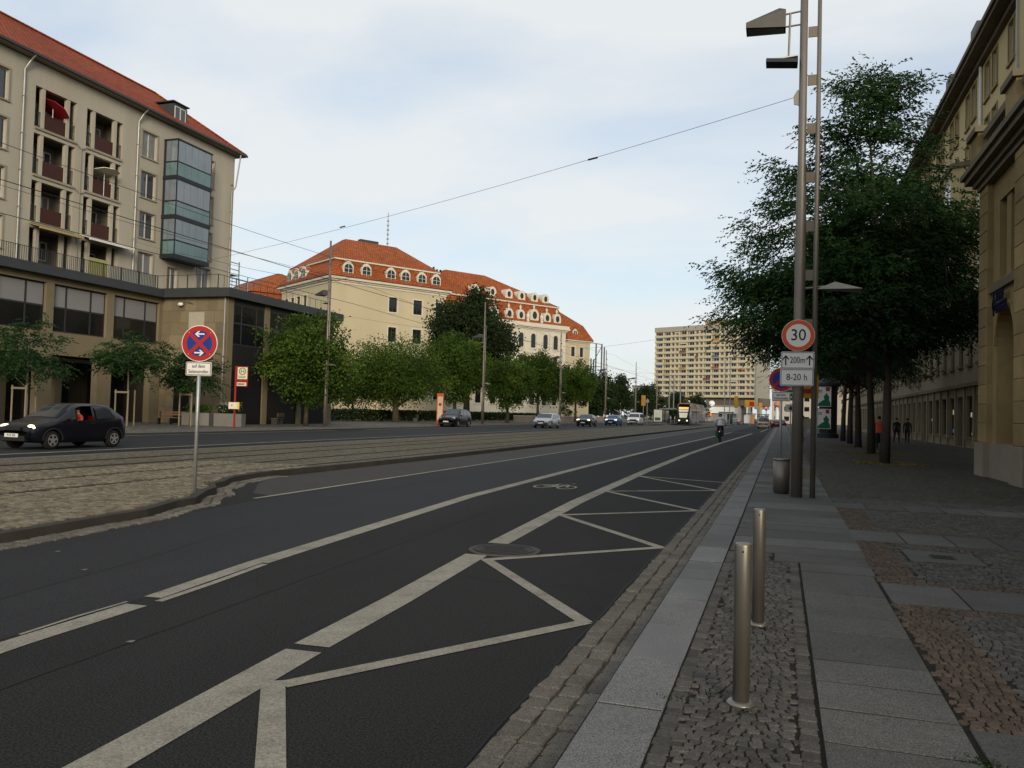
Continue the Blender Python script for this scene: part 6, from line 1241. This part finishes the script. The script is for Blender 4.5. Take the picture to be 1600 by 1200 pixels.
# ================================================================ PEOPLE
def zone_mat(name, stops):
    """clothing by height on the figure: list of (z, colour), constant steps"""
    m = bpy.data.materials.new(name); m.use_nodes = True; t = m.node_tree; b = t.nodes['Principled BSDF']; n = t.nodes.new; l = t.links.new; tcn = n('ShaderNodeTexCoord'); sp = n('ShaderNodeSeparateXYZ'); l(tcn.outputs['Object'], sp.inputs[0])
    dv_ = n('ShaderNodeMath'); dv_.operation = 'DIVIDE'; dv_.inputs[1].default_value = 2.0; l(sp.outputs['Z'], dv_.inputs[0]); cr = n('ShaderNodeValToRGB'); cr.color_ramp.interpolation = 'CONSTANT'; e = cr.color_ramp.elements; e[0].position = 0; e[0].color = (*stops[0][1], 1); e[1].position = stops[1][0] / 2; e[1].color = (*stops[1][1], 1)
    for z, c in stops[2:]: q = e.new(z / 2); q.color = (*c, 1)
    l(dv_.outputs[0], cr.inputs[0]); l(cr.outputs[0], b.inputs['Base Color']); b.inputs['Roughness'].default_value = .8; return m
SKIN = (.36, .2, .13)
def person(label, loc, rz, J, m, hair=(.02, .015, .01), group=None):
    """J: joint name -> (pos, radius, parent); one skinned mesh for the body"""
    names = list(J); me = bpy.data.meshes.new('body'); me.from_pydata([J[k][0] for k in names], [(names.index(k), names.index(J[k][2])) for k in names if J[k][2]], [])
    t = root('person', label, 'person', loc, rz, group); o = put('body', me, t); me.materials.append(m)
    md = o.modifiers.new('skin', 'SKIN'); md.use_smooth_shade = True; sv = me.skin_vertices[0].data if me.skin_vertices else None
    for i, k in enumerate(names):
        rr_ = J[k][1]; sv[i].radius = rr_ if isinstance(rr_, tuple) else (rr_, rr_); sv[i].use_root = (k == 'pelvis')
    ss = o.modifiers.new('smooth', 'SUBSURF'); ss.levels = 2; ss.render_levels = 2
    hp = Vector(J['head'][0]); MB().ell(hp + Vector((0, .025 if hair else 0, .045)), (.092, .112, .1), 14, 10).build('hair', mat('hair_%d' % int(hair[0] * 1000), hair, .7, var=.2), t, smooth=True)
    MB().ell(hp + Vector((0, -.11, -.02)), (.016, .022, .022)).build('nose', mat('skin', SKIN, .6, var=.08), t, smooth=True); return t
def standing(step=.0, arms='down', h=1.0):
    J = dict(pelvis=((0, 0, .96), (.15, .11), None), waist=((0, 0, 1.1), (.135, .1), 'pelvis'), chest=((0, .01, 1.3), (.165, .115), 'waist'), neckb=((0, .0, 1.44), (.09, .08), 'chest'), neck=((0, -.01, 1.52), .055, 'neckb'), head=((0, -.03, 1.63), (.085, .1), 'neck'), crown=((0, -.02, 1.72), (.07, .08), 'head'))
    for s, k in ((-1, 'l'), (1, 'r')):
        f = step * s
        J['hip' + k] = ((s * .1, 0, .9), .1, 'pelvis'); J['knee' + k] = ((s * .11, -f * .5 - .02, .5), .065, 'hip' + k); J['ankle' + k] = ((s * .11, -f + (.08 if f < 0 else 0), .09 + (.05 if f < 0 else 0)), .045, 'knee' + k); J['toe' + k] = ((s * .12, -f - .14 + (.06 if f < 0 else 0), .035), .035, 'ankle' + k)
        J['sh' + k] = ((s * .19, .01, 1.38), .065, 'neckb'); 
        e, w = (((s * .24, .02 + f * .3, 1.12), (s * .24, -.05 + f * .6, .88)) if arms == 'down' else ((s * .24, -.02, 1.14), (s * .2, -.28, 1.05)))
        J['el' + k] = (e, .048, 'sh' + k); J['wr' + k] = (w, .036, 'el' + k); J['hand' + k] = ((w[0], w[1] - .03, w[2] - .09), (.03, .042), 'wr' + k); J['thumb' + k] = ((w[0] - s * .035, w[1] - .05, w[2] - .07), .013, 'hand' + k)
        for q in range(3): J['fing%d' % q + k] = ((w[0] - s * .006, w[1] - .06 + .03 * q, w[2] - .17 + abs(q - 1) * .012), .011, 'hand' + k)
    return J
red_j = zone_mat('red_jacket_clothes', [(0, (.02, .02, .022)), (.1, (.02, .022, .028)), (.88, (.55, .06, .02)), (1.5, SKIN)])
dk_c = zone_mat('dark_clothes', [(0, (.015, .015, .016)), (.1, (.012, .013, .016)), (.9, (.012, .012, .014)), (1.5, SKIN)])
gr_c = zone_mat('grey_clothes', [(0, (.03, .025, .02)), (.1, (.04, .05, .09)), (.9, (.18, .19, .2)), (1.5, SKIN)])
lt_c = zone_mat('light_clothes', [(0, (.03, .025, .02)), (.1, (.2, .22, .28)), (.9, (.3, .33, .2)), (1.5, SKIN)])
person('person in a red jacket walking away behind the locust trunks', (4.95, 47.5, .1), R(170), standing(.2, 'fwd'), red_j)
pu = root('pushchair', 'dark pushchair in front of the person in the red jacket', 'pushchair', (4.9, 48.2, .1), 0); MB().obox(Matrix.Translation((0, .1, .55)) @ Matrix.Rotation(R(15), 4, 'X'), -.22, .22, -.3, .3, -.15, .25).build('seat', black, pu)
for x in (-.25, .25):
    for y in (-.25, .4): q = MB(); q.lathe([(.13, -.02), (.13, .02)], 16); q.v = [(z, y_, x_) for x_, y_, z in q.v]; q.build('wheel', rubber, pu, loc=(x, y, .14))
    MB().cyl((x, .3, .3), (x, -.55, 1.0), .014, n=6).build('handle', dark_metal, pu)
person('person in dark clothes walking close to the shop windows', (7.55, 62, .1), R(10), standing(.22), dk_c); person('second person in dark clothes beside the shop windows', (8.3, 62.6, .1), R(-15), standing(.15), dk_c)
person('person in pale green top walking between the lamp post poles', (1.6, 66, .1), R(185), standing(.15), lt_c)
for i, (x, y, mm, lab) in enumerate(((-18.0, 140, gr_c, 'waiting person in grey by the shelter'), (-17.6, 143, dk_c, 'waiting person in dark clothes in the shelter'), (-18.6, 146, red_j, 'waiting person in a red top under the shelter'), (-17.9, 150, dk_c, 'waiting person deep inside the tram shelter'))): person(lab, (x, y, .25), R(30 * i), standing(.05), mm)
# driver at the open window of the black hatchback
dr = root('person', 'driver in a red shirt at the open window of the black hatchback', 'person', (-21.5, 20.95, .35), 0)
drv = standing(0, 'fwd'); person_j = {k: v for k, v in drv.items()}
J = dict(pelvis=((0, 0, .25), (.15, .13), None), waist=((0, .02, .4), (.13, .11), 'pelvis'), chest=((0, .03, .58), (.15, .11), 'waist'), neckb=((0, .02, .7), (.08, .07), 'chest'), neck=((0, .0, .76), .045, 'neckb'), head=((0, -.02, .85), (.08, .095), 'neck'), crown=((0, -.015, .92), (.06, .07), 'head'),
    shl=((-.17, .0, .64), .06, 'neckb'), ell=((-.22, -.16, .45), .045, 'shl'), wrl=((-.15, -.38, .52), .034, 'ell'), hal=((-.12, -.45, .55), .04, 'wrl'), shr=((.17, .0, .64), .06, 'neckb'), elr=((.27, -.1, .5), .047, 'shr'), wrr=((.2, -.36, .52), .036, 'elr'), har=((.16, -.44, .55), .04, 'wrr'))
me = bpy.data.meshes.new('body'); nm = list(J); me.from_pydata([J[k][0] for k in nm], [(nm.index(k), nm.index(J[k][2])) for k in nm if J[k][2]], []); o = put('body', me, dr); me.materials.append(zone_mat('driver_clothes', [(0, (.02, .02, .02)), (.2, (.3, .035, .025)), (.72, SKIN)])); md = o.modifiers.new('skin', 'SKIN'); md.use_smooth_shade = True
for i, k in enumerate(nm): rr_ = J[k][1]; me.skin_vertices[0].data[i].radius = rr_ if isinstance(rr_, tuple) else (rr_, rr_); me.skin_vertices[0].data[i].use_root = k == 'pelvis'
o.modifiers.new('smooth', 'SUBSURF').render_levels = 2
MB().ell((0, .01, .9), (.085, .1, .08), 12, 8).build('hair', mat('hair_20', (.02, .015, .01), .7), dr, smooth=True)
# cyclist
bk = root('bicycle', 'black bicycle with a green pannier ridden along the wide white line', 'bicycle', (-3.6, 53.0, .0)); fm = mat('bike_frame', (.015, .015, .018), .4, .3, var=.1)
def hoop(y, R_=.34):
    q = MB(); n = 28; pts = [(0, y + R_ * math.cos(2 * math.pi * k / n), R_ + R_ * math.sin(2 * math.pi * k / n)) for k in range(n + 1)]; q.tube(pts, .02, 6); w = q.build('wheel', rubber, bk, smooth=True)
    sp_ = MB(); [sp_.cyl((0, y, R_), (0, y + R_ * math.cos(2 * math.pi * k / 14), R_ + R_ * math.sin(2 * math.pi * k / 14)), .003, n=4) for k in range(14)]; sp_.build('spokes', galv, w)
hoop(0); hoop(1.08)
f_ = MB(); [f_.tube([Vector(a), Vector(b)], .018, 8) for a, b in (((0, 0, .34), (0, .42, .3)), ((0, .42, .3), (0, .28, .85)), ((0, 0, .34), (0, .3, .8)), ((0, .42, .3), (0, .9, .8)), ((0, .3, .78), (0, .88, .88)), ((0, 1.08, .34), (0, .88, .95)))]; f_.build('frame', fm, bk, smooth=True)
MB().tube([(-.28, .7, 1.02), (-.2, .85, 1.02), (.2, .85, 1.02), (.28, .7, 1.02)], .014).build('handlebar', fm, bk); MB().ell((0, .22, .92), (.09, .14, .04)).build('saddle', black, bk, smooth=True); MB().box(-.08, .08, -.3, .2, .7, .72).build('rack', fm, bk)
MB().box(-.25, -.09, -.25, .1, .38, .72).build('pannier', mat('pannier_green', (.015, .13, .05), .7, var=.1), bk); MB().box(.09, .24, -.2, .1, .4, .7).build('pannier', mat('pannier_dark', (.03, .035, .05), .7), bk)
MB().ell((0, -.33, .68), (.03, .02, .04)).build('rear_light', tail_lit, bk); MB().tube([(0, -.36 * math.cos(R(a)), .34 + .37 * math.sin(R(a))) for a in range(0, 120, 12)], .022).build('mudguard', fm, bk)
for s in (-1, 1): MB().box(s * .1 - .04, s * .1 + .04, .36 - s * .0, .48, .3 + s * .13, .33 + s * .13).build('pedal', black, bk)
J = dict(pelvis=((0, .22, 1.02), (.16, .13), None), waist=((0, .26, 1.17), (.15, .12), 'pelvis'), chest=((0, .36, 1.38), (.18, .13), 'waist'), neckb=((0, .42, 1.5), (.1, .09), 'chest'), neck=((0, .46, 1.57), .055, 'neckb'), head=((0, .5, 1.67), (.085, .1), 'neck'), crown=((0, .5, 1.76), (.07, .08), 'head'))
for s, k, pz_, py_ in ((-1, 'l', .25, .42), (1, 'r', .5, .42)):
    J['hip' + k] = ((s * .11, .24, .96), .105, 'pelvis'); J['knee' + k] = ((s * .14, .56, .68 + (pz_ - .37) * .8), .07, 'hip' + k); J['ankle' + k] = ((s * .12, py_ - .08, pz_ + .1), .048, 'knee' + k); J['toe' + k] = ((s * .12, py_ + .1, pz_), .035, 'ankle' + k)
    J['sh' + k] = ((s * .2, .4, 1.45), .07, 'neckb'); J['el' + k] = ((s * .33, .5, 1.2), .05, 'sh' + k); J['wr' + k] = ((s * .29, .68, 1.08), .037, 'el' + k); J['hand' + k] = ((s * .27, .75, 1.04), (.035, .04), 'wr' + k)
cy = person('cyclist in a pale grey shirt seen from behind on the bike lane', (-3.6, 53.0, 0), 0, J, zone_mat('cyclist_clothes', [(0, (.015, .015, .015)), (.62, (.015, .015, .018)), (1.06, (.6, .56, .58)), (1.55, SKIN)]))

# ================================================================ FAR FURNITURE: STOP, SIGNS, BACKGROUND
sh = root('tram_shelter', 'tram stop shelter with flat grey roof left of the tram', 'shelter', (-18.6, 138, .1)); pf = MB().box(-1.6, 1.7, -4, 45, 0, .18).build('platform', granite, sh)
MB().box(-.9, 1.3, 2, 14, 2.55, 2.72).build('roof', mat('shelter_roof', (.3, .32, .32), .4, .3, var=.1), sh); MB().box(-.8, -.75, 2, 14, .4, 2.4).build('rear_glass', glass_dk, sh)
for y in (2.2, 6, 10, 13.8): MB().cyl((-.78, y, .18), (-.78, y, 2.6), .05, n=8).build('post', galv, sh)
lb = root('light_box', 'lit white advertising box at the end of the tram shelter', 'advert', (-18.9, 134.6, .28)); MB().box(-.75, .75, -.12, .12, .25, 2.35).build('case', dark_metal, lb); MB().box(-.66, .66, -.135, -.122, .35, 2.25).build('poster', mat('lit_poster', (.55, .55, .45), .5, emit=.25, var=.25, scale=2), lb); MB().box(-.5, .4, -.145, -.137, .5, 1.0).build('poster_print', mat('poster_olive', (.12, .14, .06), .6), lb)
oy = mat('orange_sign', (.5, .26, .03), .5, var=.1); oo = mat('orange_shop', (.6, .2, .04), .5, emit=.2, var=.2)
for x, y, z0, z1, w, lab in ((-22.5, 142, 3.2, 5.0, .7, 'orange board on a pole left of the tram shelter'), (-9.5, 190, 3.8, 6.4, .8, 'tall orange board on a pole right of the tram'), (-6.9, 200, 4.1, 5.8, 2.3, 'wide orange board over the far shelter'), (-4.6, 203, 4.2, 5.3, .8, 'small orange board beside the wide one')):
    t = root('orange_board', lab, 'board', (x, y, 0)); MB().box(-w / 2, w / 2, -.1, .1, z0, z1).build('board', oy, t); MB().cyl((0, 0, 0), (0, 0, z0), .06, n=8).build('post', galv, t)
    if w > 2: MB().box(-.1, .95, -.13, -.102, z0 + .3, z1 - .4).build('board_print', sign_red, t)
for k, (x, y, lab) in enumerate(((-10.6, 172, 'far kiosk shelter with white panels'), (-7.0, 200, 'far glass shelter under the orange board'), (-4.2, 215, 'farthest dark glass shelter at the crossing'))):
    t = root('far_shelter', lab, 'shelter', (x, y, .1)); MB().box(-1.4, 1.4, 0, 5, 2.4, 2.6).build('roof', slate, t); MB().box(-1.2, .2, .3, .36, .3, 2.2).build('panel', white_p if k != 2 else glass_dk, t); MB().box(.3, 1.2, .3, .36, .2, 2.3).build('panel', glass_dk if k != 1 else mat('advert_orange', (.5, .25, .12), .6, var=.4, scale=2), t)
    for q in (-1.3, 1.3): MB().box(q - .06, q + .06, .2, .32, 0, 2.4).build('post', dark_metal, t)
rg = root('platform_railing', 'grey railing along the platform behind the cyclist', 'railing', (-9.9, 128, .1)); q = MB(); [q.box(-.02, .02, 0, 62, z, z + .05) for z in (.15, .6, 1.05)]; q.build('rails', galv, rg)
for k in range(42): MB().box(-.02, .02, k * 1.5, k * 1.5 + .04, 0, 1.1).build('post', galv, rg)
# catenary masts on the median, far
for y, x, lab in ((128, -10.6, 'slim steel mast right of the tram'), (132, -20.3, 'slim steel mast in front of the light box'), (165, -10.4, 'far steel mast behind the cyclist'), (168, -9.6, 'second far steel mast behind the cyclist')):
    t = root('mast', lab, 'mast', (x, y, .1)); hgt = 4.2 if y < 160 else 13; MB().lathe([(.09, 0), (.06, hgt)], 10).build('pole', galv, t); MB().box(-.25, .25, -.05, .05, hgt - .7, hgt - .2).build('bracket', galv, t)
for i, x in enumerate((-19.4, -18.6, -17.4)):
    t = root('shelter_frame', ('first', 'second', 'third')[i] + ' tall steel post rising behind the tram shelter', 'post', (x, 152, .1)); MB().lathe([(.12, 0), (.1, 9 - i * .5)], 10).build('pole', galv, t); MB().box(-.5, .5, -.06, .06, 2.75, 2.9).build('arm', galv, t)
# direction signs beyond the lamp post
t = root('direction_sign', 'green direction sign with two white lines behind the lamp post', 'sign', (.35, 60, .1)); dg = mat('sign_green', (.01, .14, .06), .5, var=.05)
for z in (2.75, 3.3): p_ = MB().box(-.45, .75, -.02, .02, z, z + .46).build('panel', dg, t); q = MB(); [q.box(-.38 + .13 * k, -.3 + .13 * k, -.026, -.021, z + .17, z + .3) for k in range(8)]; q.build('lettering', sign_white, p_)
for x in (-.3, .55): MB().cyl((x, .04, 0), (x, .04, 3.8), .03, n=8).build('post', galv, t)
t = root('shop_board', 'yellow shop board seen between the two lamp post poles', 'sign', (1.75, 58, .1)); MB().box(-.6, .6, -.04, .04, 2.9, 4.5).build('panel', oy, t); q = MB(); [q.box(-.5 + .16 * k, -.4 + .16 * k, -.05, -.041, 3.95, 4.2) for k in range(6)]; q.build('lettering', sign_black, t); MB().box(-.4, .3, -.05, -.041, 3.2, 3.5).build('panel_mark', sign_red, t); MB().cyl((.5, .1, 0), (.5, .1, 4.4), .05, n=8).build('post', galv, t)
t = root('crossing_sign', 'small white sign with a dark cross below the green one', 'sign', (.55, 52, .1)); MB().box(-.3, .3, -.02, .02, 1.9, 2.35).build('panel', sign_white, t); q = MB(); q.box(-.05, .05, -.026, -.021, 2.0, 2.25); q.build('mark_upright', sign_black, t); MB().box(-.13, .13, -.027, -.0215, 2.09, 2.15).build('mark_bar', sign_black, t); MB().cyl((0, .04, 0), (0, .04, 2.4), .03, n=8).build('post', galv, t)
t = root('information_stele', 'slim orange and cream information pillar behind the black people carrier', 'pillar', (-30.7, 72.3, .1), R(20)); MB().box(-.32, .32, -.08, .08, 0, 3.0).build('frame', mat('stele_orange', (.35, .08, .03), .5, var=.1), t); MB().box(-.24, .24, -.095, -.081, .5, 2.7).build('panel', mat('stele_cream', (.5, .38, .24), .6, var=.2, scale=4), t); MB().ell((0, -.1, 1.95), (.16, .012, .16)).build('panel_mark', sign_red, t)
# steel frame tower beyond the town house, far blocks
t = root('steel_frame_tower', 'open dark steel frame beside the end of the town house', 'tower', (-44, 196, 0)); sf = mat('frame_steel', (.08, .085, .09), .5, .4, var=.15)
for x, y, h in ((0, 0, 15), (1.2, 0, 18.5), (2.6, 0, 18.5), (0, 3, 15), (2.6, 3, 18)): MB().cyl((x, y, 0), (x, y, h), .18, n=8).build('column', sf, t)
q = MB(); [q.cyl(a, b, .08, n=6) for a, b in (((0, 0, 3), (2.6, 0, 8)), ((2.6, 0, 8), (0, 0, 13)), ((0, 0, 13), (2.6, 0, 18)), ((0, 0, 8), (2.6, 0, 3)), ((0, 0, 8), (2.6, 0, 8)), ((0, 0, 13), (2.6, 0, 13)), ((-1.5, 0, 19), (2.6, 0, 18.4)))]; q.build('bracing', sf, t)
def far_block(label, x, y, w, d, h, m, rows, cols, rz=0):
    t = root('far_building', label, 'building', (x, y, 0), rz); MB().wall(-w / 2, w / 2, 0, h, [(-w / 2 + w * (c + .25) / cols, -w / 2 + w * (c + .75) / cols, h * (r_ + .3) / rows, h * (r_ + .75) / rows) for c in range(cols) for r_ in range(rows)], 0, .3).build('wall', m, t)
    MB().box(-w / 2, w / 2, .31, d, 0, h - .02).build('core', glass_dk, t); MB().box(-w / 2 - .3, w / 2 + .3, -.3, d, h, h + .5).build('roof', slate, t)
far_block('pale low building far left of the tower block', -88, 380, 34, 14, 15.5, white_p, 4, 8, R(8)); far_block('grey far building right of the tower block', 3.5, 300, 13, 20, 17, conc2, 5, 4); far_block('grey office block far behind the footway trees', 22, 330, 26, 20, 24, conc2, 7, 9); far_block('low grey block far behind the tram', -66, 470, 30, 14, 18, conc2, 4, 8)
sp_ = root('white_pavilion', 'white shop pavilion with orange sign at the foot of the tower block', 'building', (-27, 330, 0)); MB().box(-12, 10, 0, 12, 0, 3.2).build('shop_front', mat('pav_front', (.25, .24, .22), .7, var=.35, scale=.5), sp_); MB().box(-13, 11, -1, 13, 3.2, 5.6).build('canopy', white_p, sp_); MB().box(-4, 1.5, -1.1, -1.01, 2.0, 3.1).build('orange_sign', oo, sp_)
q = MB(); [q.box(-2 + k * .7, -1.5 + k * .7, -1.1, -1.01, 4.0, 4.8) for k in range(4)]; q.build('lettering', sign_black, sp_); [MB().ell((-8 + 2.3 * k, 2, 7), (1.2, .4, 1.1)).build('roof_letter', white_p, sp_, smooth=True) for k in range(5)]
t = root('traffic_light', 'traffic light showing red at the far crossing', 'traffic light', (-3.6, 222, 0)); MB().cyl((0, 0, 0), (0, 0, 4), .08, n=8).build('post', dark_metal, t); MB().box(-.2, .2, -.15, .15, 3.6, 4.7).build('housing', dark_metal, t); MB().ell((0, -.2, 4.4), (.22, .08, .22)).build('red_lamp', tail_lit, t)
t = root('balloon_figure', 'tall white and red advertising post behind the pale car', 'advert', (-.9, 205, 0)); MB().lathe([(.5, 0), (.42, 2.5), (.35, 4.2), (.2, 4.4)], 12).build('column', white_p, t); MB().lathe([(.3, 0), (.75, .5), (.6, 1.2), (.1, 1.5)], 12, (0, 0, 4.3)).build('top', mat('salmon', (.5, .2, .13), .6), t)
